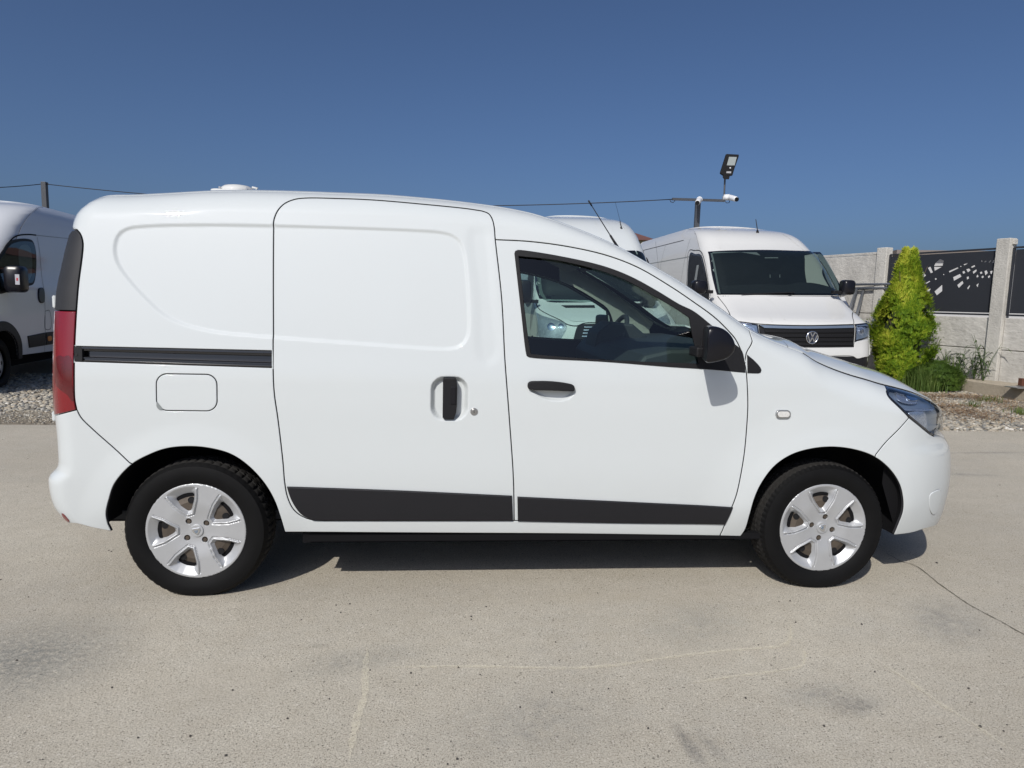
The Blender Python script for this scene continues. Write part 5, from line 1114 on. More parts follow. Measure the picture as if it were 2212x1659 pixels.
B2.line(B2.pf((1158, 655), (1165, 668), (1215, 694), (1224, 700), (1245, 704), (1262, 698), (1305, 697), (1350, 697), (1372, 702), (1392, 698), (1412, 690)), 0.012, off=0.004)
for pts in ([(1186, 655), (1200, 668), (1232, 690), (1262, 692)], [(1395, 655), (1385, 668), (1370, 685), (1355, 690)]): B2.line(B2.pf(*pts), 0.025, mat='paint', off=0.006, name='bonnet_crease')
for k, segs in enumerate(([[(1157, 673.8), (1170, 681), (1215, 695), (1223, 700)], [(1223, 700), (1224, 708), (1217, 722), (1210, 735)], [(1210, 735), (1158, 735)], [(1158, 735), (1157, 673.8)]],
             [[(1392, 700), (1400, 695), (1430, 684), (1440, 678)], [(1440, 678), (1439, 735)], [(1439, 735), (1405, 735)], [(1405, 735), (1394, 720), (1392, 700)]])):
    lp = loopf(B2, *segs); h = B2.fpanel('headlight', lp, M['lamp_grey'], off=0.006, gap=0, bevel=0.004, th=0.02, spacing=0.05)
    for (u_, v_, r_) in (((1191, 706, .058), (1212, 705, .042)) if k == 0 else ((1418, 705, .055), (1402, 706, .04))):
        c = B2.hit_front(u_, v_)
        B2.fpanel('reflector', circle(c[0], c[1], r_, 24), M['chrome'], h, off=0.010, gap=0, bevel=0.004, th=0.006, spacing=0.03); B2.fpanel('bulb_cover', circle(c[0], c[1], r_*.6, 20), M['reflector'], h, off=0.014, gap=0, bevel=0.008, th=0.006, spacing=0.03)
    B2.fpanel('lamp_lens', offset_loop(lp, 0.004), M['lens'], h, off=0.022, gap=0, bevel=0.004, th=0.014, spacing=0.06)
g2l = loopf(B2, [(1238, 735), (1246.6, 706.5), (1254, 701), (1264, 699.6)], [(1264, 699.6), (1311, 698.6), (1352, 699)], [(1352, 699), (1366, 702), (1374, 708), (1380, 735)], [(1380, 735), (1238, 735)])
g2 = B2.fpanel('grille', g2l, M['seam'], off=0.006, gap=0, bevel=0.004, th=0.02, spacing=0.05)
for va in (705, 711.5, 718, 725):
    off_ = (va-705)*0.25; B2.fpanel('grille_slat', loopf(B2, [(1262-off_, va), (1362+off_, va)], [(1362+off_, va), (1362+off_, va+2.6)], [(1362+off_, va+2.6), (1262-off_, va+2.6)], [(1262-off_, va+2.6), (1262-off_, va)]), M['reflector'], g2, off=0.014, gap=0, bevel=0.002, th=0.008, spacing=0.05)
B2.fpanel('lower_bumper', crv(np.array([(-1.0, 0.30), (1.0, 0.30), (1.0, 0.60), (0.5, 0.62), (-0.5, 0.62), (-1.0, 0.60)]), 0.05, closed=True), M['moulding'], off=0.006, gap=0, bevel=0.006, th=0.05, spacing=0.08)
for q_ in (-.62, -.36, -.1, .16, .42, .68): B2.line(np.array([(q_*1.08, 2.12), (q_*1.0, 2.35), (q_*.93, 2.60), (q_*.88, 2.74)]), 0.022, mat='paint', off=0.010, name='roof_crease')
for sg in (-1, 1):
    sw2 = np.array([(1.35, 1.30), (2.35, 1.30), (2.35, 2.0), (2.25, 2.08), (1.85, 2.08), (1.6, 1.75)]); o_ = B2.spanel('side_window', crv(sw2, 0.04, closed=True), M['gloss_black'], sg=sg, off=0.006, gap=0, bevel=0.003, th=0.01, spacing=0.1)
    B2.spanel('window_pane', offset_loop(ccw(crv(sw2, 0.04, closed=True)), 0.03), M['dark_in'], o_, sg=sg, off=0.008, gap=0, bevel=0.001, th=0.002, spacing=0.1)
    for bb in (1.25, 2.5, 3.9): B2.line(np.array([(bb, 0.7), (bb, 2.3)]), 0.010, sg=sg, where='s')
    B2.spanel('side_moulding', np.array([(1.5, .55), (3.9, .55), (3.9, .72), (1.5, .72)]), M['moulding'], sg=sg, off=0.012, gap=0, bevel=0.003, th=0.012, spacing=0.2)
mm = B2.world2loc(ony(1400, 640, 7.75)); big_mirror(B2, mm[0], mm[1], mm[2], 0.22, 0.34, sg=1)
mm = B2.world2loc(ony(1133, 630, 7.75)); big_mirror(B2, mm[0], mm[1], mm[2], 0.20, 0.36, sg=-1)
ap = B2.hit_front(1342, 493); ab_ = float(B2.front(ap[None])[0]); an = MB(); tip = B2.world2loc(ony(1329, 436, 6.95+ab_+0.25)); mid = np.array([ap[0]-.02, ab_+.03, ap[1]+.13])
an.tube([(ap[0], ab_+.0, ap[1]-.02), (ap[0]-.002, ab_, ap[1]+.03)], [0.028, 0.010], 10); an.tube([(ap[0]-.002, ab_, ap[1]+.02), tuple(mid)], [0.009, 0.007], 8); an.tube([tuple(mid), tuple(tip)], 0.0028, 6); an.build('aerial', M['plastic'], B2.root)

# -- the van at the left edge: its left flank shows, nose towards the camera
B3 = BigVan('delivery_van', -5.54, 5.33, 0.10, 'white van cut by the left edge, showing its flank and black mirror',
            ([.2, .35, .5, .9, 1.05, 1.2, 1.38, 1.45, 1.8, 2.05, 2.2, 2.4, 2.5, 2.55], [.05, .0, .0, .08, .2, .45, .72, .80, 1.10, 1.36, 1.55, 1.95, 2.3, 2.7]),
            ([.2, .4, .7, 1.0, 1.3, 1.5, 1.9, 2.1, 2.3, 2.42, 2.50, 2.55], [.98, 1.0, 1.03, 1.03, 1.01, .98, .95, .93, .90, .86, .78, .66]), corner=(0.32, 0.30), bow=0.12, length=6.0, roof_z=2.55, paint='paint3')
B3.shell(zlow=0.36, wheels=(0.95, 4.9))
sp3 = lambda *p: B3.ps(*p, sg=1)
w3 = crv(sp3((-6, 560), (6, 540), (18, 523), (33, 517), (60, 516), (70, 520.5), (75.5, 534.7), (78, 562), (76.5, 595), (72, 613), (60, 618), (30, 625), (-6, 632), (-12, 600)), 0.03, closed=True)
for sg in (-1, 1):
    o_ = B3.spanel('side_window', w3, M['plastic'], sg=sg, off=0.006, gap=0, bevel=0.003, th=0.01, spacing=0.1)
    gi = offset_loop(ccw(w3), 0.035); B3.spanel('cab_interior', gi, M['dark_in'], o_, sg=sg, off=0.008, gap=0, bevel=0.001, th=0.002, spacing=0.1)
    B3.spanel('cab_trim', crv(sp3((40, 535), (62, 532), (68, 560), (66, 596), (58, 606), (42, 580)), .03, closed=True), M['trim_light'], o_, sg=sg, off=0.010, gap=0, bevel=0.001, th=0.002, spacing=0.1)
    B3.spanel('window_pane', gi, M['glass_dark'], o_, sg=sg, off=0.016, gap=0, bevel=0.001, th=0.003, spacing=0.1)
    B3.line(sp3((-2, 575), (6, 545), (20, 522), (35, 510), (60, 506.5), (78, 508)), 0.02, sg=sg, where='s'); B3.line(sp3((78, 508), (100, 510.5), (165, 517)), 0.008, sg=sg, where='s', mat='trim_light', name='body_line')
    B3.line(sp3((80, 512), (86, 550), (92, 610), (97, 661), (97, 735), (96, 760)), 0.010, sg=sg, where='s', mat='trim_light', name='door_seam')
    B3.line(sp3((97.5, 672), (107, 671.5), (110, 708), (97, 709.5), (97.5, 672)), 0.007, sg=sg, where='s', name='flap_seam')
    B3.spanel('door_handle', crv(sp3((82, 625), (86, 621.5), (92, 623), (94.5, 640), (93, 653), (86, 654), (82, 646)), .02, closed=True), M['mirror_cap'], sg=sg, off=0.02, gap=0, bevel=0.008, th=0.02, spacing=0.06)
    B3.spanel('side_moulding', loop_of(crv(sp3((59, 726), (96, 718.5))), crv(sp3((96, 718.5), (96, 746))), crv(sp3((96, 746), (62, 751.5))), crv(sp3((62, 751.5), (59, 726)))), M['moulding'], sg=sg, off=0.014, gap=0, bevel=0.006, th=0.014, spacing=0.1)
    q0, q1 = sp3((97.5, 718))[0], sp3((97.5, 745.5))[0]
    B3.spanel('side_moulding', np.array([(q1[0]+.01, q1[1]), (q1[0]+1.8, q1[1]), (q1[0]+1.8, q0[1]), (q0[0]+.01, q0[1])]), M['moulding'], sg=sg, off=0.014, gap=0, bevel=0.006, th=0.014, spacing=0.1)
    B3.spanel('marker_lamp', crv(sp3((101, 728), (109, 726.5), (109.5, 734), (102, 736)), .02, closed=True), M['amber'], sg=sg, off=0.018, gap=0, bevel=0.003, th=0.006, spacing=0.05)
    ao = [(0.95+0.50*math.cos(t), 0.38+0.50*math.sin(t)) for t in np.linspace(-0.03, math.pi+.03, 40)]; ai = [(0.95+0.40*math.cos(t), 0.36+0.40*math.sin(t)) for t in np.linspace(math.pi, 0, 40)]
    B3.spanel('arch_trim', np.array(ao+ai), M['moulding'], sg=sg, off=0.02, gap=0, bevel=0.006, th=0.03, spacing=0.06)
mm = B3.world2loc(ony(36, 603, 6.55)); m3 = big_mirror(B3, mm[0], mm[1], mm[2], 0.22, 0.34, sg=1, d=0.2)
a_ = MB(); a_.bar((mm[0]-.42, mm[1]+.02, mm[2]+.10), (mm[0]-.05, mm[1]+.02, mm[2]+.10), .07, .05); a_.bar((mm[0]-.42, mm[1]+.02, mm[2]-.16), (mm[0]-.05, mm[1]+.02, mm[2]-.14), .09, .06); a_.build('mirror_bracket', M['trim_grey'], m3, bevel=.01)
a_ = MB(); a_.box((mm[0]+.040, mm[1]-.128, mm[2]-.07), (mm[0]+.090, mm[1]-.124, mm[2]+.06)); st_ = a_.build('sticker', simple('sticker_white', (.42, .42, .45), .5), m3)
a_ = MB(); a_.box((mm[0]+.055, mm[1]-.130, mm[2]-.02), (mm[0]+.075, mm[1]-.128, mm[2]+.015)); a_.build('sticker_mark', simple('sticker_red', (.45, .04, .06), .5), m3)
def dens(P, ds=0.06): P = np.asarray(P, float); return np.vstack([crv(P[[i, (i+1) % len(P)]], ds)[:-1] for i in range(len(P))])
B3.fpanel('windscreen', dens([(-.82, 1.42), (.82, 1.42), (.76, 2.02), (-.76, 2.02)]), M['gloss_black'], off=0.006, gap=0, bevel=0.004, th=0.01, spacing=0.1)
B3.fpanel('grille', dens([(-.45, .62), (.45, .62), (.5, .95), (-.5, .95)]), M['plastic'], off=0.006, gap=0, bevel=0.004, th=0.01, spacing=0.1)
for q in (-1, 1): B3.fpanel('lower_bumper', dens([(-.95, .34), (.95, .34), (.95, .52), (-.95, .52)]), M['moulding'], off=0.008, gap=0, bevel=0.004, th=0.02, spacing=0.08) if q == 1 else None; B3.fpanel('headlight', dens([(q*.62, .85), (q*.92, .9), (q*.94, 1.12), (q*.7, 1.05)])[::q], M['reflector'], off=0.008, gap=0, bevel=0.004, th=0.01, spacing=0.06)
#NEXT2

# ------------------------------------------------------------------ concrete fence, kerb step and gravel bed
def conc_mat(name, col, rough_scale, bumpy, streak=0.35):
    m, nt, b, N, L = new_mat(name); b.inputs['Roughness'].default_value = 0.92; tc = N.new('ShaderNodeTexCoord')
    def nz(sc, det, st=(1, 1, 1)):
        mp = N.new('ShaderNodeMapping'); mp.inputs[3].default_value = st; L.new(tc.outputs['Object'], mp.inputs[0]); n = N.new('ShaderNodeTexNoise'); n.inputs['Scale'].default_value = sc; n.inputs['Detail'].default_value = det; n.inputs['Roughness'].default_value = .65
        L.new(mp.outputs[0], n.inputs['Vector']); return n.outputs[0]
    r = N.new('ShaderNodeMapRange'); r.inputs[1].default_value = .35; r.inputs[2].default_value = .7; L.new(nz(2.2, 8, (1, 1, .5)), r.inputs[0])
    mx = N.new('ShaderNodeMix'); mx.data_type = 'RGBA'; mx.inputs[6].default_value = (*[c*.78 for c in col], 1); mx.inputs[7].default_value = (*[min(.75, c*1.15) for c in col], 1); L.new(r.outputs[0], mx.inputs[0])
    r2 = N.new('ShaderNodeMapRange'); r2.inputs[1].default_value = .5; r2.inputs[2].default_value = .75; r2.inputs[4].default_value = streak; L.new(nz(7, 9), r2.inputs[0])
    m2 = N.new('ShaderNodeMix'); m2.data_type = 'RGBA'; m2.inputs[7].default_value = (*[c*.5 for c in col], 1); L.new(r2.outputs[0], m2.inputs[0]); L.new(mx.outputs[2], m2.inputs[6]); L.new(m2.outputs[2], b.inputs['Base Color'])
    bp = N.new('ShaderNodeBump'); bp.inputs['Strength'].default_value = bumpy; bp.inputs['Distance'].default_value = 0.02; L.new(nz(rough_scale, 7, (1, 1, 1.6)), bp.inputs['Height']); L.new(bp.outputs[0], b.inputs['Normal']); return m
M['precast'] = conc_mat('precast_concrete', (0.55, 0.53, 0.485), 9, 0.9)
M['post_c'] = conc_mat('post_concrete', (0.56, 0.54, 0.49), 30, 0.6)
M['kerb_c'] = conc_mat('kerb_concrete', (0.40, 0.345, 0.265), 25, 0.5)
M['panel_dark'] = simple('anthracite_sheet', (0.028, 0.031, 0.038), 0.6, spec=0.3)
M['galv'] = simple('galvanised_tube', (0.42, 0.44, 0.46), 0.38, metal=0.85)
P1 = np.array([9.86, 7.50]); DIRF = np.array([-1.05, 3.6]); DIRF = DIRF/np.linalg.norm(DIRF); NF = np.array([-DIRF[1], DIRF[0]])  # NF points to the yard side (-x)
SPAN = 2.25; ZB, ZT = 0.2, 2.47
FENCE = empty('fence', (P1[0], P1[1], 0), math.atan2(DIRF[1], DIRF[0]), label='concrete fence of precast slabs and posts with dark cut-out metal panels', category='fence')
# in the fence's own axes: x runs along it (away from the camera), y to the left of that (towards the yard), z up
def floc(p): d = np.array(p[:2])-P1; return np.array([d@DIRF, d@np.array([-DIRF[1], DIRF[0]]), p[2]])
def on_fence(u, v, off=0.0):
    d = ray(u, v); n = np.array([-DIRF[1], DIRF[0], 0]); o = np.array([P1[0], P1[1], 0])+n*off; t = ((o-CAMP)@n)/(d@n); return floc(CAMP+d*t)
slab_me = None
for k in range(-4, 9):
    x = k*SPAN; mb = MB(); w = 0.11
    mb.box((x-w, -0.09, ZB-0.3), (x+w, 0.075, ZT-0.01*(k % 3)))
    po = mb.build('post', M['post_c'], FENCE, bevel=0.012)
    mb = MB(); mb.box((x-w-.03, -0.06, ZT-.10), (x-w+.002, 0.03, ZT-.02)); mb.build('post_cap_lug', M['post_c'], po, bevel=.006) if k == 0 else None
    metal = k <= 0      # the spans nearer than post 1 and the one beyond it carry sheet metal above two slabs
    metal = k < 1
    zs = [ZB-0.05, ZB+0.50, ZB+1.02]+([] if metal else [ZB+1.56, ZB+2.14])
    for j in range(len(zs)-1):
        mb = MB(); yo = 0.004*((j*7+k*3) % 3); mb.box((x+w+.004, -0.035+yo, zs[j]+.006), (x+SPAN-w-.004, 0.012+yo, zs[j+1]-.006)); mb.box((x+w+.002, -0.030, zs[j]-.012), (x+SPAN-w-.002, -0.012, zs[j]+.012)); mb.build('concrete_slab', M['precast'], FENCE, bevel=0.010)
    if not metal:
        mb = MB(); mb.box((x+w, -0.03, ZB+2.14), (x+SPAN-w, 0.01, ZB+2.19)); mb.build('coping', M['precast'], FENCE, bevel=.006)
    if metal:
        z0, z1 = ZB+1.06, ZB+2.12; x0, x1_ = x+w+.02, x+SPAN-w-.02
        fr = MB()
        for a, b_ in (((x0, z0), (x1_, z0)), ((x0, z1), (x1_, z1)), ((x0, z0), (x0, z1)), ((x1_, z0), (x1_, z1))): fr.bar((a[0], -.01, a[1]), (b_[0], -.01, b_[1]), .03, .03)
        f_o = fr.build('panel_frame', M['panel_dark'], FENCE)
        holes = []
        if k == 0:
            cc = lambda pts: [on_fence(1797+.2604*a, 501+.2604*b2)[[0, 2]] for a, b2 in pts]
            for pts in (((676, 305), (683, 290), (720, 283), (733, 300), (690, 325)), ((720, 350), (755, 330), (778, 362), (735, 390)), ((793, 298), (815, 288), (835, 335), (818, 342)), ((845, 283), (858, 255), (895, 225), (925, 240), (915, 280)),
                        ((845, 290), (908, 290), (850, 322)), ((968, 325), (1040, 294), (1048, 300), (972, 337)), ((1090, 270), (1120, 255), (1125, 262), (1095, 277)), ((848, 495), (912, 438), (912, 490), (868, 525)), ((770, 480), (818, 470), (800, 500), (768, 520)),
                        ((745, 440), (808, 405), (812, 412), (750, 447)), ((850, 388), (862, 382), (867, 392), (856, 398)), ((1080, 330), (1095, 322), (1103, 340), (1085, 347)), ((1112, 310), (1135, 303), (1147, 318), (1125, 335)), ((1165, 330), (1195, 310), (1198, 325), (1172, 347)),
                        ((1263, 325), (1280, 318), (1290, 340), (1270, 360)), ((1310, 325), (1330, 322), (1322, 350), (1313, 345)), ((1197, 365), (1207, 352), (1213, 372), (1198, 378)), ((1235, 235), (1243, 232), (1248, 248), (1237, 250)), ((1003, 375), (1060, 348), (1072, 370), (1010, 405)),
                        ((1037, 440), (1080, 405), (1088, 425), (1050, 465)), ((1150, 290), (1180, 275), (1186, 285), (1160, 298)), ((1225, 335), (1240, 328), (1246, 342), (1230, 350)), ((1237, 372), (1252, 362), (1258, 375), (1243, 384)), ((1120, 465), (1140, 440), (1143, 448), (1126, 478)),
                        ((1262, 245), (1276, 238), (1280, 246), (1266, 254)), ((1297, 250), (1315, 232), (1318, 240), (1302, 256)), ((1115, 375), (1130, 368), (1134, 385), (1118, 395)), ((1060, 285), (1070, 281), (1072, 287), (1063, 291)), ((1330, 255), (1340, 230), (1344, 236), (1336, 258)),
                        ((1195, 440), (1215, 425), (1205, 460)), ((1290, 370), (1305, 358), (1310, 372), (1296, 384)), ((920, 350), (926, 348), (930, 356), (922, 358))):
                q = ccw(np.array(cc(pts)))
                if q[:, 0].min() > x0+.02 and q[:, 0].max() < x1_-.02 and q[:, 1].min() > z0+.03 and q[:, 1].max() < z1-.03: holes.append(q)
        elif k < 0:
            r_ = random.Random(40+k)
            for _ in range(26):
                a, c = r_.uniform(x0+.2, x1_-.25), r_.uniform(z0+.15, z1-.2); s_ = r_.uniform(.02, .07); q = np.array([(a, c), (a+s_*1.6, c-s_*.5), (a+s_*2, c+s_*.6), (a+s_*.3, c+s_)])
                if all(np.linalg.norm(q.mean(0)-h.mean(0)) > .22 for h in holes): holes.append(ccw(q))
        out = np.array([(x0+.03, z0+.03), (x1_-.03, z0+.03), (x1_-.03, z1-.03), (x0+.03, z1-.03)])
        field_panel('metal_sheet', crv(out, 5, closed=False) if False else out, lambda P: np.zeros(len(P)), lambda P, d: np.stack([np.asarray(P)[:, 0], -.008-np.broadcast_to(d, (len(P),)), np.asarray(P)[:, 1]], 1), M['panel_dark'], FENCE, holes=holes, gap=0, bevel=0.0005, th=0.003, spacing=0.4)
# kerb step along the fence
KE = np.array([[9.52, 5.0], [9.50, 6.4], [9.44, 7.5], [9.40, 8.2], [9.2, 10.0]])
mb = MB(); bk = [(p[0]+0.85+0.2*(i < 1), p[1]+.1) for i, p in enumerate(KE)]; n = len(KE); r_ = random.Random(4)
KEs = crv(KE, 0.12); KEs = KEs+np.array([[r_.uniform(-.008, .008), 0] for _ in KEs]); n = len(KEs)
vs = [(p[0], p[1], -0.02) for p in KEs]+[(p[0]+.004, p[1], ZB-.015) for p in KEs]+[(p[0]+.02, p[1], ZB) for p in KEs]+[(p[0]+2.2, p[1]+.3, ZB) for p in KEs]
mb.add(vs, [(j*n+i, j*n+i+1, (j+1)*n+i+1, (j+1)*n+i) for j in range(3) for i in range(n-1)])
tag(mb.build('raised_slab', M['kerb_c'], None, autosm=30), kind='structure')
mb = MB(); bp = onz(2200, 836, ZB+.01); mb.box((bp[0]-.12, bp[1]-.12, ZB), (bp[0]+.12, bp[1]+.12, ZB+.012)); st = mb.build('base_plate', M['galv']); tag(st, 'small steel plate with a rusty stub on the concrete step', 'steel plate')
mb = MB(); q = onz(2207, 833, ZB+.01); mb.box((q[0]-.035, q[1]-.035, ZB+.012), (q[0]+.035, q[1]+.035, ZB+.12)); mb.build('stub', simple('rust', (.10, .035, .02), .9), st)
mb = MB(); a = onz(2153, 812, ZB+.02); b_ = onz(2215, 822, ZB+.02); mb.tube([(a[0], a[1], ZB+.09), ((a[0]+b_[0])/2, (a[1]+b_[1])/2, ZB+.05), (b_[0], b_[1], ZB+.06)], .006, 6)
tag(mb.build('bent_rod', simple('rusty_rod', (.09, .06, .045), .8)), 'thin bent rusty rod lying against the foot of the fence', 'rod')
mb = MB(); c = onz(2140, 800, ZB); mb.tube([onz(2118, 806, ZB+.02), onz(2122, 799, ZB+.05), onz(2131, 803, ZB+.03), onz(2140, 814, ZB+.01)], .012, 6); tag(mb.build('broken_lump', M['post_c'], None), 'curved piece of spilt concrete at the foot of the fence post', 'concrete lump')

# gravel beds: thousands of river stones
def ico():
    t = (1+5**.5)/2; v = np.array([(-1, t, 0), (1, t, 0), (-1, -t, 0), (1, -t, 0), (0, -1, t), (0, 1, t), (0, -1, -t), (0, 1, -t), (t, 0, -1), (t, 0, 1), (-t, 0, -1), (-t, 0, 1)], float); v /= np.linalg.norm(v[0])
    f = [(0, 11, 5), (0, 5, 1), (0, 1, 7), (0, 7, 10), (0, 10, 11), (1, 5, 9), (5, 11, 4), (11, 10, 2), (10, 7, 6), (7, 1, 8), (3, 9, 4), (3, 4, 2), (3, 2, 6), (3, 6, 8), (3, 8, 9), (4, 9, 5), (2, 4, 11), (6, 2, 10), (8, 6, 7), (9, 8, 1)]
    return v, np.array(f)
IV, IF_ = ico()
def stones(name, pos, size, mat, label, squash=0.5, lift=0.3):
    n = len(pos); A = rng.uniform(0, 6.28, n); sx = size*rng.uniform(.8, 1.5, n); sy = size*rng.uniform(.6, 1.0, n); sz = size*rng.uniform(.4, .8, n)*squash*1.6
    V = IV[None]*(1+rng.uniform(-.13, .13, (n, 12, 1)))*np.stack([sx, sy, sz], 1)[:, None]; tl = rng.uniform(-.35, .35, (n, 1)); V = np.stack([V[..., 0], V[..., 1]*np.cos(tl)-V[..., 2]*np.sin(tl), V[..., 1]*np.sin(tl)+V[..., 2]*np.cos(tl)], -1)
    c, s_ = np.cos(A)[:, None], np.sin(A)[:, None]; V = np.stack([V[..., 0]*c-V[..., 1]*s_, V[..., 0]*s_+V[..., 1]*c, V[..., 2]], -1)+pos[:, None]; V[..., 2] += (sz*lift)[:, None]
    F = (IF_[None]+12*np.arange(n)[:, None, None]).reshape(-1, 3); me = bpy.data.meshes.new(name); me.vertices.add(n*12); me.vertices.foreach_set('co', V.reshape(-1)); me.loops.add(len(F)*3); me.loops.foreach_set('vertex_index', F.reshape(-1).astype(np.int32))
    me.polygons.add(len(F)); me.polygons.foreach_set('loop_start', np.arange(0, len(F)*3, 3, dtype=np.int32)); me.polygons.foreach_set('loop_total', np.full(len(F), 3, dtype=np.int32)); me.polygons.foreach_set('use_smooth', np.ones(len(F), bool)); me.update(); me.validate()
    me.materials.append(mat); o = bpy.data.objects.new(name, me); link(o); return tag(o, label, 'gravel', kind='stuff')
def island_mat(name, stops, rough=.85):
    m, nt, b, N, L = new_mat(name); g = N.new('ShaderNodeNewGeometry'); r = N.new('ShaderNodeValToRGB'); r.color_ramp.interpolation = 'LINEAR'
    while len(r.color_ramp.elements) < len(stops): r.color_ramp.elements.new(.5)
    for e, (p, c) in zip(r.color_ramp.elements, stops): e.position = p; e.color = (*c, 1)
    L.new(g.outputs['Random Per Island'], r.inputs[0]); L.new(r.outputs[0], b.inputs['Base Color']); b.inputs['Roughness'].default_value = rough; return m
M['stone'] = island_mat('river_stone', [(0, (.11, .105, .10)), (.2, (.24, .235, .21)), (.4, (.40, .34, .25)), (.6, (.29, .275, .235)), (.8, (.50, .455, .37)), (.9, (.25, .20, .14)), (1, (.66, .64, .58))])
M['bed'] = simple('sandy_bed', (0.21, 0.18, 0.135), 0.95, noise=0.45, nscale=12, bump=0.8, bscale=60)
mb = MB(); gx = np.linspace(-14, 9.5, 120); gy = np.linspace(3.9, 14, 60); vs = [(x, y, -0.035+0.03*min(1, (y-3.9)/.4)+rng.uniform(-.004, .004)) for y in gy for x in gx]
mb.add(vs, [(i*120+k, i*120+k+1, (i+1)*120+k+1, (i+1)*120+k) for i in range(59) for k in range(119)]); tag(mb.build('gravel_bed', M['bed'], smooth=True), kind='structure')
def scatter(n, x0, x1_, y0, y1, pw_=1.0):
    return np.stack([rng.uniform(x0, x1_, n), y0+(y1-y0)*rng.random(n)**pw_, np.full(n, -0.004)], 1)
P_ = scatter(12500, 5.4, 9.45, 4.10, 8.6); P_ = P_[P_[:, 0] < 9.44-0.0*P_[:, 1]]; stones('gravel', P_, rng.uniform(.013, .036, len(P_)), M['stone'], 'pale river-stone gravel in the bed at the right, up to the concrete step')
P_ = scatter(11000, -6.9, -1.2, 4.02, 5.0); P_ = np.vstack([P_[P_[:, 1] > 4.0+0.25*rng.random(len(P_))]]); stones('fine_gravel', P_, rng.uniform(.004, .012, len(P_)), M['stone'], 'fine sandy gravel along the yard edge at the left')
P_ = scatter(19000, -9.0, -1.4, 4.75, 8.2); stones('gravel', P_, rng.uniform(.014, .036, len(P_)), M['stone'], 'grey river-stone gravel under and beside the van at the left')
P_ = scatter(5000, -1.2, 5.5, 4.05, 7.5); stones('gravel', P_, rng.uniform(.016, .034, len(P_)), M['stone'], 'river-stone gravel behind the compact van')
P_ = np.stack([rng.uniform(5.5, 9.6, 700), 4.06+rng.uniform(-.03, .03, 700), np.full(700, 0.0)], 1); stones('edge_gravel', P_, rng.uniform(.006, .014, 700), M['stone'], 'small stones spilling over the yard edge at the right')
# dry brown litter lying on the stones
M['litter'] = island_mat('dry_litter', [(0, (.13, .07, .035)), (.5, (.24, .135, .065)), (1, (.36, .25, .13))])
mb = MB(); cents = [(onz(u, v)[:2], rx, ry) for u, v, rx, ry in ((2020, 858, .5, .22), (2090, 860, .45, .18), (2045, 880, .5, .16), (2150, 868, .35, .3), (2190, 885, .3, .35), (2080, 892, .4, .2), (1990, 866, .3, .2), (2130, 905, .5, .25))]
for i in range(8000):
    c, rx, ry = cents[i % len(cents)]; x, y = c[0]+rng.normal(0, rx*.6), c[1]+rng.normal(0, ry*.8)
    if x > 9.4 or y < 4.2: continue
    a, l, w, z = rng.uniform(0, 6.28), rng.uniform(.02, .055), rng.uniform(.003, .007), rng.uniform(.02, .05); t = rng.uniform(-.012, .012)
    mb.add([(x-l/2*math.cos(a)-w*math.sin(a), y-l/2*math.sin(a)+w*math.cos(a), z), (x-l/2*math.cos(a)+w*math.sin(a), y-l/2*math.sin(a)-w*math.cos(a), z), (x+l/2*math.cos(a), y+l/2*math.sin(a), z+t)], [(0, 1, 2)])
tag(mb.build('dry_litter', M['litter']), 'reddish brown dry plant litter lying over the gravel at the right', 'litter', kind='stuff')

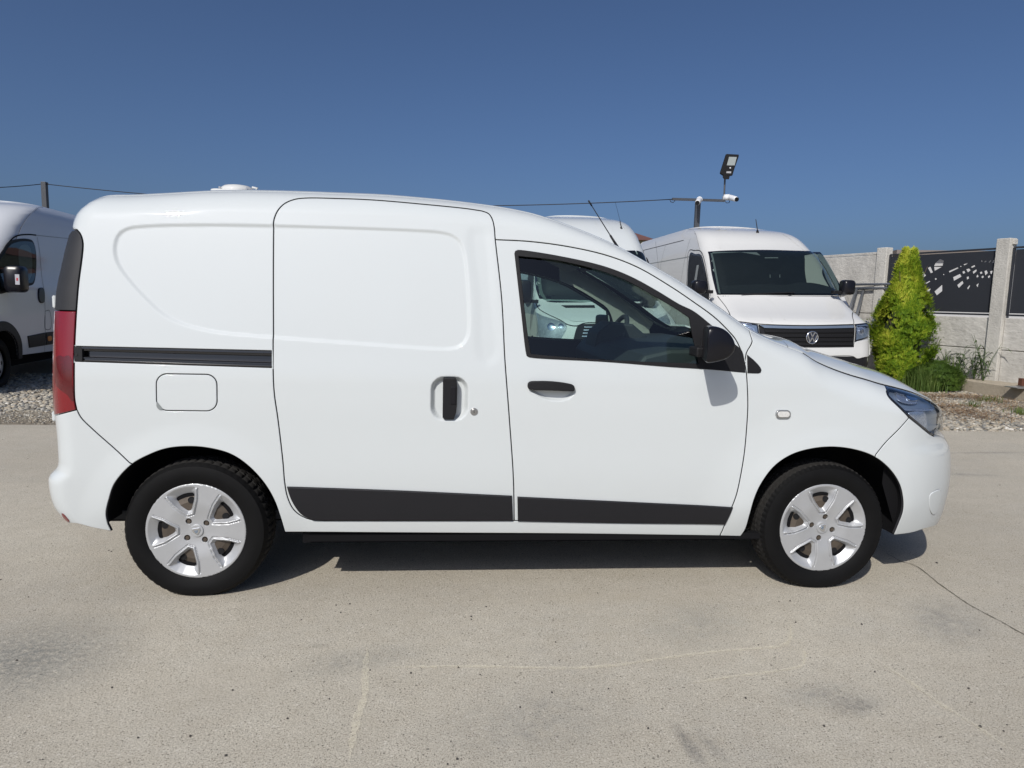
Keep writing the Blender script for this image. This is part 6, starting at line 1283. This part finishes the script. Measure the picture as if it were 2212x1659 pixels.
# ------------------------------------------------------------------ plants
def tri_cloud(name, V, F, mat, parent=None, smooth=False):
    V = np.asarray(V).reshape(-1, 3); F = np.asarray(F, dtype=np.int32); me = bpy.data.meshes.new(name); me.vertices.add(len(V)); me.vertices.foreach_set('co', V.reshape(-1).astype(np.float32)); k = F.shape[1]
    me.loops.add(len(F)*k); me.loops.foreach_set('vertex_index', F.reshape(-1)); me.polygons.add(len(F)); me.polygons.foreach_set('loop_start', np.arange(0, len(F)*k, k, dtype=np.int32)); me.polygons.foreach_set('loop_total', np.full(len(F), k, dtype=np.int32))
    me.update(); me.validate(); me.materials.append(mat); o = bpy.data.objects.new(name, me); return link(o, parent)
def leaf_mat(name, stops, trans=0.25, tip=None):
    m, nt, b, N, L = new_mat(name); g = N.new('ShaderNodeNewGeometry'); r = N.new('ShaderNodeValToRGB')
    while len(r.color_ramp.elements) < len(stops): r.color_ramp.elements.new(.5)
    for e, (p, c) in zip(r.color_ramp.elements, stops): e.position = p; e.color = (*c, 1)
    tc = N.new('ShaderNodeTexCoord'); n = N.new('ShaderNodeTexNoise'); n.inputs['Scale'].default_value = 3.5; n.inputs['Detail'].default_value = 5; L.new(tc.outputs['Object'], n.inputs['Vector'])
    a = N.new('ShaderNodeMath'); a.operation = 'MULTIPLY_ADD'; a.inputs[1].default_value = .45; L.new(g.outputs['Random Per Island'], a.inputs[0])
    mr = N.new('ShaderNodeMapRange'); mr.inputs[1].default_value = .3; mr.inputs[2].default_value = .7; mr.inputs[4].default_value = .55; L.new(n.outputs[0], mr.inputs[0]); L.new(mr.outputs[0], a.inputs[2]); fac = a.outputs[0]
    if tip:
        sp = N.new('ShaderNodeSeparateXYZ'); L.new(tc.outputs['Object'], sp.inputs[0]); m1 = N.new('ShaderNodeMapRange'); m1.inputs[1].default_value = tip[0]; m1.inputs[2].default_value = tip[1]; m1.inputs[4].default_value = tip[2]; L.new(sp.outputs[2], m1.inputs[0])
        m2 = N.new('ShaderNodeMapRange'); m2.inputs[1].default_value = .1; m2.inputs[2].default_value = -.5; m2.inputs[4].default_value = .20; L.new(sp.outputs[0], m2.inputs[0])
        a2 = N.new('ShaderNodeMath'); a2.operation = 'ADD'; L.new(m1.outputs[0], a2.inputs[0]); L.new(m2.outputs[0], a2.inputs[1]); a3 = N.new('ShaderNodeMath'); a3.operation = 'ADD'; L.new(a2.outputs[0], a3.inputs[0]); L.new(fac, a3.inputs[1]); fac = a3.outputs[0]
    L.new(fac, r.inputs[0]); L.new(r.outputs[0], b.inputs['Base Color']); b.inputs['Roughness'].default_value = .6; b.inputs['Specular IOR Level'].default_value = .3
    tr_ = N.new('ShaderNodeBsdfTranslucent'); L.new(r.outputs[0], tr_.inputs[0]); mx = N.new('ShaderNodeMixShader'); mx.inputs[0].default_value = trans; L.new(b.outputs[0], mx.inputs[1]); L.new(tr_.outputs[0], mx.inputs[2]); L.new(mx.outputs[0], N['Material Output'].inputs[0]); return m
M['thuja'] = leaf_mat('golden_thuja', [(0, (.035, .085, .008)), (.40, (.12, .22, .014)), (.72, (.27, .38, .022)), (1, (.56, .58, .07)), ], .3, (1.0, 2.3, .26))
M['bark'] = simple('bark', (.10, .07, .05), .9, noise=.4, nscale=20, bump=.6, bscale=80)
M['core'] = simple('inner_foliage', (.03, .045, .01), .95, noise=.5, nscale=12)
TX, TY = 8.84, 8.35
THU = empty('thuja_tree', (TX, TY, 0), label='golden green thuja with a narrow top, standing by the fence', category='tree')
mb = MB(); mb.tube([(0, 0, -.1), (.01, 0, .3), (0, .01, 1.2), (-.02, 0, 2.0)], [.05, .045, .03, .01], 8)
for k in range(14):
    a = k*2.4; z = .25+.1*k; mb.tube([(0, 0, z), (.22*math.cos(a), .22*math.sin(a), z+.25), (.30*math.cos(a), .30*math.sin(a), z+.5)], [.012, .008, .004], 5)
mb.build('trunk', M['bark'], THU)
r_th = pchip([0, .05, .2, .5, .8, 1.0, 1.3, 1.6, 1.8, 1.95, 2.1, 2.33], [.22, .26, .30, .40, .49, .47, .35, .24, .16, .10, .05, .0])
def sprays(n, rf, zmax, lean, clump=90, seed=1, h=(.06, .12), leaves=7, split=None):
    g = np.random.default_rng(seed); cz = g.uniform(.03, zmax*.97, clump); ca = g.uniform(0, 2*math.pi, clump); V = []; F = []; b = 0
    for i in range(n):
        j = g.integers(clump); z = np.clip(cz[j]+g.normal(0, .09), .03, zmax-.02); a = ca[j]+g.normal(0, .20); bump = 1+.20*math.sin(j*7.3)
        R_ = float(rf(z))*bump*(0.68+.36*g.random()**.5); cx, cy = 0, 0
        if split and z > split[0]: sgn = 1 if g.random() < .5 else -1; cx = sgn*split[1]*min(1, (z-split[0])/.25); zlim = zmax-(0 if sgn < 0 else .06)
        base = np.array([cx+R_*math.cos(a), cy+R_*math.sin(a), z]); out = np.array([math.cos(a), math.sin(a), 0]); tan = np.array([-math.sin(a), math.cos(a), 0])
        up = np.array([0, 0, 1.0])*(.9+.6*g.random())+out*g.uniform(.05, .55)+tan*g.normal(0, .25); up /= np.linalg.norm(up); sd = np.cross(up, out+tan*g.normal(0, .9)); sd /= np.linalg.norm(sd)+1e-9; L_ = g.uniform(*h)
        for q in range(leaves):          # a flat fan of scale-leaf fingers
            t = (q-(leaves-1)/2)/((leaves-1)/2); r0 = base+up*L_*.15*abs(t)+sd*t*L_*.08; d = up*(1-.45*abs(t))+sd*t*.75; d /= np.linalg.norm(d); l = L_*(1-.35*abs(t))*g.uniform(.7, 1.1); w = L_*.06; bow = out*g.uniform(-.2, .3)*L_*.3
            m_ = r0+d*l*.55+bow*.4; e_ = r0+d*l+bow; nn = np.cross(d, out); nn = nn/(np.linalg.norm(nn)+1e-9)*w
            V += [r0, m_+nn, e_, m_-nn]; F.append((b, b+1, b+2, b+3)); b += 4
    return V, F
V_, F_ = sprays(13000, r_th, 2.30, 0, 78, 3, h=(.06, .13), leaves=7, split=(1.70, .075)); tri_cloud('crown', V_, F_, M['thuja'], THU)
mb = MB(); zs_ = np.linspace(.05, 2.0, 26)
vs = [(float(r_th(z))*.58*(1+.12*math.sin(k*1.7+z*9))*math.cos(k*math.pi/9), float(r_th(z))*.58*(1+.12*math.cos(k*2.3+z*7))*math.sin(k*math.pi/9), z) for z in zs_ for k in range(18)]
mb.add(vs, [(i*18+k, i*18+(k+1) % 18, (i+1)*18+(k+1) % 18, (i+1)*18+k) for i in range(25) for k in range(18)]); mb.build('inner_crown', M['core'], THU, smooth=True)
M['bush'] = leaf_mat('dwarf_conifer', [(0, (.03, .06, .01)), (.5, (.07, .13, .02)), (1, (.17, .25, .035))], .25)
bx = onz(2043, 848); BUS = empty('conifer_bush', (bx[0], bx[1]+.25, 0), label='small rounded green conifer bush on the gravel bed', category='bush')
r_bu = pchip([0, .08, .2, .35, .45], [.25, .31, .32, .22, .0]); V_, F_ = sprays(2600, r_bu, .45, 0, 60, 5, h=(.05, .09), leaves=6)
V_ = [p*np.array([1.15, 1, 1]) for p in V_]; tri_cloud('foliage', V_, F_, M['bush'], BUS)
g_ = np.random.default_rng(8); V_, F_ = sprays(900, lambda z: .22*(1-(z/.46)**2)+.02, .42, 0, 40, 6, h=(.05, .09), leaves=6); tri_cloud('inner_foliage', V_, F_, M['core'], BUS)
mb = MB(); mb.tube([(0, 0, -.05), (0, 0, .3)], [.02, .01], 6); mb.build('stem', M['bark'], BUS)
# grass weeds round the bush, coarse weeds by the post
def blades(name, cs, n, hmin, hmax, w, mat, label, seed, droop=.5, cat='grass'):
    g = np.random.default_rng(seed); V = []; F = []; b = 0
    for i in range(n):
        c, sp_ = cs[i % len(cs)]; x, y = c[0]+g.normal(0, sp_), c[1]+g.normal(0, sp_); z = 0.0 if x < 9.4 else ZB; a = g.uniform(0, 6.28); h = g.uniform(hmin, hmax); dr = g.uniform(.1, droop)*h; d = np.array([math.cos(a), math.sin(a), 0]); s_ = np.array([-math.sin(a), math.cos(a), 0])*w*g.uniform(.6, 1.2)
        ps = [np.array([x, y, z])+d*dr*t**2.2+np.array([0, 0, h*(t-.35*t**3*(dr/h))]) for t in (0, .35, .7, 1)]
        for j, p in enumerate(ps[:-1]): V += [p-s_*(1-j*.2), p+s_*(1-j*.2)]
        V.append(ps[-1]); F += [(b, b+1, b+3, b+2), (b+2, b+3, b+5, b+4)]; F.append((b+4, b+5, b+6, b+6)); b += 7
    me = bpy.data.meshes.new(name); me.from_pydata([tuple(p) for p in V], [], [f if f[2] != f[3] else f[:3] for f in F]); me.materials.append(mat); o = link(bpy.data.objects.new(name, me)); return tag(o, label, cat, kind='stuff')
M['grass'] = leaf_mat('grass_blade', [(0, (.05, .09, .02)), (.5, (.10, .17, .035)), (1, (.22, .27, .08))], .35)
M['weed'] = leaf_mat('weed_leaf', [(0, (.04, .07, .025)), (.6, (.08, .13, .04)), (1, (.16, .20, .07))], .3)
gp = lambda u, v: onz(u, v)[:2]
blades('grass', [(gp(1999, 846), .10), (gp(1990, 846), .08), (gp(1985, 840), .16), (gp(2020, 838), .2), (gp(1998, 832), .22), (gp(2050, 830), .2)], 1500, .12, .48, .006, M['grass'], 'long green grass around the conifer bush', 11)
blades('grass', [(gp(2205, 895), .06), (gp(2135, 868), .07), (gp(2100, 880), .05)], 260, .04, .13, .004, M['grass'], 'sparse grass tufts growing through the gravel', 12)
for j, (u, v, hh, sd_) in enumerate(((2105, 808, .62, 3), (2125, 812, .75, 4), (2068, 812, .55, 5), (2045, 806, .62, 6))):
    p = onz(u, v, ZB); p = np.array([min(p[0], 9.75), p[1]*0+8.15-j*.15 if u < 2110 else 7.85, ZB]); pp_ = p.copy()
    d = ray(u, v); t = (9.62-CAMP[0])/d[0]; q = CAMP+d*t; base = np.array([9.62, q[1], ZB]); g = np.random.default_rng(sd_)
    W_ = empty('weed_plant', tuple(base), label=('tall narrow-leaved weed right against the fence post', 'tallest weed, left of the fence post, bending over', 'weed with drooping leaves behind the conifer bush', 'weed against the slabs between thuja and post')[j], category='weed', group='weeds along the fence')
    sb = MB(); V = []; F = []; b = 0
    for k in range(5):
        a = g.uniform(0, 6.28); h = hh*g.uniform(.6, 1); le = g.uniform(.1, .35)*h; top = np.array([le*math.cos(a), le*math.sin(a)*.8, h]); sb.tube([(0, 0, 0), tuple(top*[.4, .4, .55]), tuple(top)], [.006, .005, .002], 5)
        for m_ in range(6):
            tt = .2+.13*m_; bs = top*[tt**1.6, tt**1.6, tt]; aa = g.uniform(0, 6.28); l = g.uniform(.12, .26); d2 = np.array([math.cos(aa), math.sin(aa), 0]); s2 = np.array([-math.sin(aa), math.cos(aa), 0])*.011
            ps = [bs+d2*l*t_+np.array([0, 0, l*(.9*t_-1.15*t_*t_)]) for t_ in (0, .3, .65, 1)]
            for q_, wq in zip(ps, (.4, 1, .8, .05)): V += [q_-s2*wq, q_+s2*wq]
            F += [(b, b+1, b+3, b+2), (b+2, b+3, b+5, b+4), (b+4, b+5, b+7, b+6)]; b += 8
    tri_cloud('leaves', V, F, M['weed'], W_); sb.build('stem', M['weed'], W_)

# ladder-like tube frame leaning on the fence
LAD = empty('tube_ladder', (9.1, 9.6, 0), label='galvanised tube ladder frame leaning against the fence behind the thuja', category='ladder')
Lo = np.array([9.1, 9.6, 0])
def lp_(u, v, x=None, y=None): d = ray(u, v); t = (y-CAMP[1])/d[1]; return CAMP+d*t-Lo
mb = MB()
pt0, pt1 = lp_(1842, 614.5, y=10.2), lp_(1999, 612.5, y=8.75)
for dz in (0, -.075): mb.tube([tuple(pt0+[0, 0, dz]), tuple(pt1+[0, 0, dz])], .022, 8)
mb.build('rail', M['galv'], LAD, smooth=True)
for (a, c, ya, yc_) in (((1851, 624.5), (1838, 660), 10.1, 9.9), ((1866, 623), (1848, 690), 10.0, 9.7), ((1907.7, 622), (1883, 706), 9.7, 9.4), ((1996, 621), (1983, 668), 8.8, 8.7)):
    mb = MB(); A = lp_(*a, y=ya); C2 = lp_(*c, y=yc_); C3 = A+(C2-A)*min(3.2, (A[2]-.05)/max(.01, A[2]-C2[2])); mb.tube([tuple(A), tuple(C3)], .028, 8); mb.build('rung', M['galv'], LAD, smooth=True)

# ------------------------------------------------------------------ mast with lamp and cameras, wires, far things
MY = 12.0; mx_, mz_ = ony(1508, 430, MY)[0], ony(1508, 430, MY)[2]
MAST = empty('camera_mast', (mx_, MY, 0), label='grey steel mast with a crossarm above the cream-white van roof', category='mast')
mb = MB(); mb.box((-.05, -.05, 0), (.05, .05, mz_-.03)); mb.build('pole', simple('mast_grey', (.06, .065, .075), .5), MAST, bevel=.006)
a0, a1_ = ony(1452, 430, MY), ony(1566, 433.5, MY); mb = MB(); mb.bar((a0[0]-mx_, 0, a0[2]), (a1_[0]-mx_, 0, a1_[2]), .05, .05); mb.build('crossarm', bpy.data.materials['mast_grey'], MAST)
mb = MB(); up0, up1 = ony(1564, 432, MY), ony(1566, 384, MY); mb.tube([(up0[0]-mx_, 0, up0[2]), (up1[0]-mx_, 0, up1[2])], .02, 8); mb.build('riser', bpy.data.materials['mast_grey'], MAST)
M['cam_white'] = simple('camera_white', (.72, .73, .74), .4)
def camera_unit(cu, cv, tu, tv, label, y_off, dv):
    c, t = ony(cu, cv, MY+y_off), ony(tu, tv, MY+dv); root = empty('security_camera', tuple(c), label=label, category='camera', group='security cameras on the mast'); d = Vector(t-c)
    m_ = MB(); m_.tube([(0, 0, 0), tuple(d*.15), tuple(d*.85), tuple(d)], [.05, .058, .055, .05], 14); m_.build('body', M['cam_white'], root, smooth=True)
    m_ = MB(); m_.tube([tuple(d), tuple(d*1.06)], .046, 12); m_.build('lens', M['seam'], root); m_ = MB(); m_.tube([(0, 0, 0), (-.10 if cu > 1540 else 0.02, .06, .0)], .065, 12); m_.build('bracket', M['cam_white'], root, smooth=True); return root
camera_unit(1576, 426, 1591, 430.5, 'white security camera at the right end of the crossarm pointing right', -.05, -.35)
camera_unit(1511, 431, 1506.5, 438, 'white security camera in front of the mast pointing down', -.10, -.40)
# box behind the right camera
mb = MB(); q0, q1 = ony(1561, 424, MY), ony(1573, 432, MY); mb.box((q0[0]-mx_, -.03, q1[2]), (q1[0]-mx_, .02, q0[2])); mb.build('junction_plate', M['alu_dull'], MAST)
# solar street lamp
LP = [ony(u, v, MY-.1) for u, v in ((1575, 329.5), (1602, 331), (1601, 336), (1590, 361), (1583, 379), (1565, 379.5), (1558, 374), (1558.5, 371))]
lo_ = ony(1566, 384, MY-.1); LAMP = empty('street_lamp', tuple(lo_), label='black flat solar street lamp on the mast, tilted up against the sky', category='lamp')
mb = MB(); mb.prism([(p[0]-lo_[0], p[2]-lo_[2]) for p in LP], lambda p, d: (p[0], d+0.25*p[1], p[1]), 0, .07); mb.build('housing', M['seam'], LAMP, bevel=.01)
def lampq(pts, nm, mat, o): m_ = MB(); P = [ony(u, v, MY-.1)-lo_ for u, v in pts]; m_.prism([(p[0], p[2]) for p in P], lambda p, d: (p[0], d+0.25*p[1], p[1]), -.004-o, .0); m_.build(nm, mat, LAMP)
lampq(((1579.5, 336.5), (1596, 337), (1589.5, 356), (1572.5, 356)), 'led_field', simple('led_grey', (.30, .33, .32), .35, noise=.2, nscale=60), .004)
lampq(((1571, 369.5), (1581, 369.8), (1579.5, 374), (1569.5, 373.6)), 'plate', simple('label_grey', (.35, .35, .36), .5, noise=.5, nscale=90), .004)
lampq(((1578, 360.5), (1580.5, 360.5), (1580.5, 363), (1578, 363)), 'sensor', M['cam_white'], .01)
lampq(((1562, 379), (1577, 379.5), (1574, 387.5), (1563.5, 387.5), (1561, 383)), 'clamp', M['seam'], .003)
# left pole and the cable between
py_ = 15.0; pt_ = ony(95.5, 393, py_); LPo = empty('cable_pole', (pt_[0], py_, 0), label='dark square pole behind the van at the left edge', category='pole')
mb = MB(); mb.box((-.055, -.055, 0), (.055, .055, pt_[2])); mb.build('pole', bpy.data.materials['mast_grey'], LPo, bevel=.005)
mb = MB(); mb.tube([(.05, 0, pt_[2]-.06), (.09, 0, pt_[2]-.03), (.12, 0, pt_[2]-.06), (.09, 0, pt_[2]-.09), (.05, 0, pt_[2]-.07)], .006, 6); mb.build('hook', bpy.data.materials['mast_grey'], LPo)
M['cable'] = simple('cable_black', (.012, .012, .014), .6)
def cable(A, B, sag, label, n=40):
    A, B = np.array(A), np.array(B); mb = MB(); mb.tube([tuple(A+(B-A)*t-np.array([0, 0, 4*sag*t*(1-t)])) for t in np.linspace(0, 1, n)], .010, 6); tag(mb.build('cable', M['cable'], smooth=True), label, 'cable')
Cb = ony(1452, 430.5, MY); cable((pt_[0]+.05, py_, pt_[2]-.05), Cb, .30, 'thin black cable running from the left pole over the van to the mast')
Lq = ony(-160, 405, 13.0); cable((pt_[0]-.05, py_, pt_[2]-.05), Lq, .05, 'short black cable from the left pole out of the picture')
mb = MB(); mb.tube([tuple(ony(u, v, MY)) for u, v in ((1447, 431.5), (1449, 436), (1454, 437.5), (1458, 434), (1456, 431))], .008, 6); tag(mb.build('cable_loop', M['cable'], smooth=True), 'small loop of cable at the left tip of the crossarm', 'cable')
mb = MB(); mb.tube([tuple(ony(u, v, MY)) for u, v in ((1566, 435), (1570, 438.5), (1575, 438), (1577, 431))], .007, 6); tag(mb.build('cable_loop', M['cable'], smooth=True), 'small loop of cable under the right-hand camera', 'cable')
# far house with a brown roof, seen between the vans
hy = 42.0; h0_, h1_, h2_, h3_ = ony(1368, 506, hy), ony(1405, 507, hy), ony(1416, 519, hy), ony(1416, 533, hy)
HOU = empty('house', (h1_[0], hy, 0), label='distant house with a brown tiled roof between the two tall vans', category='house')
mb = MB(); w_ = 6.0; ze, zr_ = h2_[2], h1_[2]+.45; mb.prism([(-w_, 0), (0.15, 0), (.15, ze), (-w_, ze)], lambda p, d: (p[0], d, p[1]), 0, 7); mb.build('wall', simple('house_wall', (.25, .27, .19), .9), HOU)
mb = MB(); mb.add([(-w_-.3, -.4, ze-.05), (.45, -.4, ze-.05), (.45, 7.4, ze-.05), (-w_-.3, 7.4, ze-.05), (-w_, 3.5, zr_), (-.15, 3.5, zr_), ], [(0, 1, 5, 4), (1, 2, 5), (2, 3, 4, 5), (3, 0, 4), (0, 3, 2, 1)]); mb.build('roof', simple('brown_tiles', (.15, .065, .05), .8, noise=.3, nscale=3), HOU)
for k in range(3):
    mb = MB(); mb.box((-1.2-1.8*k, -.03, ze-1.6), (-.4-1.8*k, .02, ze-.5)); f_ = mb.build('window', M['cam_white'], HOU); mb = MB(); mb.box((-1.12-1.8*k, -.05, ze-1.52), (-.48-1.8*k, -.03, ze-.58)); mb.build('pane', M['dark_in'], f_)
# far trees
M['far_leaf'] = leaf_mat('far_tree_leaf', [(0, (.02, .04, .012)), (.6, (.045, .075, .02)), (1, (.08, .11, .03))], .2)
def far_tree(u, v, y, hgt, rad, label, seed, n=1500, group='trees far behind the yard'):
    t = ony(u, v, y); g = np.random.default_rng(seed); r = empty('tree', (t[0], y, 0), label=label, category='tree', group=group); top = t[2]; cc = [(g.normal(0, rad*.45), g.normal(0, rad*.4), top-rad*g.uniform(.25, 1.5), rad*g.uniform(.3, .55)) for _ in range(11)]; cc[0] = (0, 0, top-rad*.4, rad*.38)
    V = []; F = []
    for i in range(n):
        c = cc[i % 11]; d = g.normal(size=3); d /= np.linalg.norm(d); p = np.array(c[:3])+d*c[3]*g.uniform(.5, 1.05); a = g.normal(size=3); a /= np.linalg.norm(a); b_ = np.cross(a, g.normal(size=3)); b_ /= np.linalg.norm(b_); s_ = rad*.09*g.uniform(.6, 1.3)
        V += [p-a*s_, p+b_*s_*.6, p+a*s_, p-b_*s_*.6]; F.append((4*i, 4*i+1, 4*i+2, 4*i+3))
    tri_cloud('crown', V, F, M['far_leaf'], r); m_ = MB(); m_.tube([(0, 0, 0), (.05, 0, top*.5), (0, 0, top-rad*.8)], [.22, .16, .08], 8)
    for k in range(1, 6): m_.tube([(0, 0, top*.45), tuple(np.array(cc[k][:3])*[.5, .5, 1]-[0, 0, .5]), cc[k][:3]], [.08, .05, .02], 6)
    m_.build('trunk', M['bark'], r)
far_tree(4, 441, 26, 5, 1.7, 'dark leafy tree top at the far left edge of the picture', 1); far_tree(27, 443.5, 27, 5, 1.0, 'smaller dark tree top just right of the one at the left edge', 2, 900)
far_tree(2030, 566, 22, 5, 0.9, 'small dark tree seen through the cut-outs of the fence sheet', 3, 900)
# pale building beyond the fence, glimpsed through the cut-outs
WH = empty('outbuilding', (19, 20, 0), math.radians(-14), label='long white low building beyond the fence, visible through its cut-outs', category='building')
mb = MB(); mb.box((-2.5, -1, 0), (14, 4, 3.15)); mb.build('wall', simple('white_wall', (.46, .46, .46), .8), WH); mb = MB(); mb.box((-2.8, -1.3, 3.152), (14.3, 4.3, 3.3)); mb.build('roof', simple('shed_roof', (.2, .17, .15), .8), WH)
mb = MB(); mb.box((2, -1.04, .6), (3.2, -1.002, 2.2)); mb.build('door', M['trim_light'], WH)
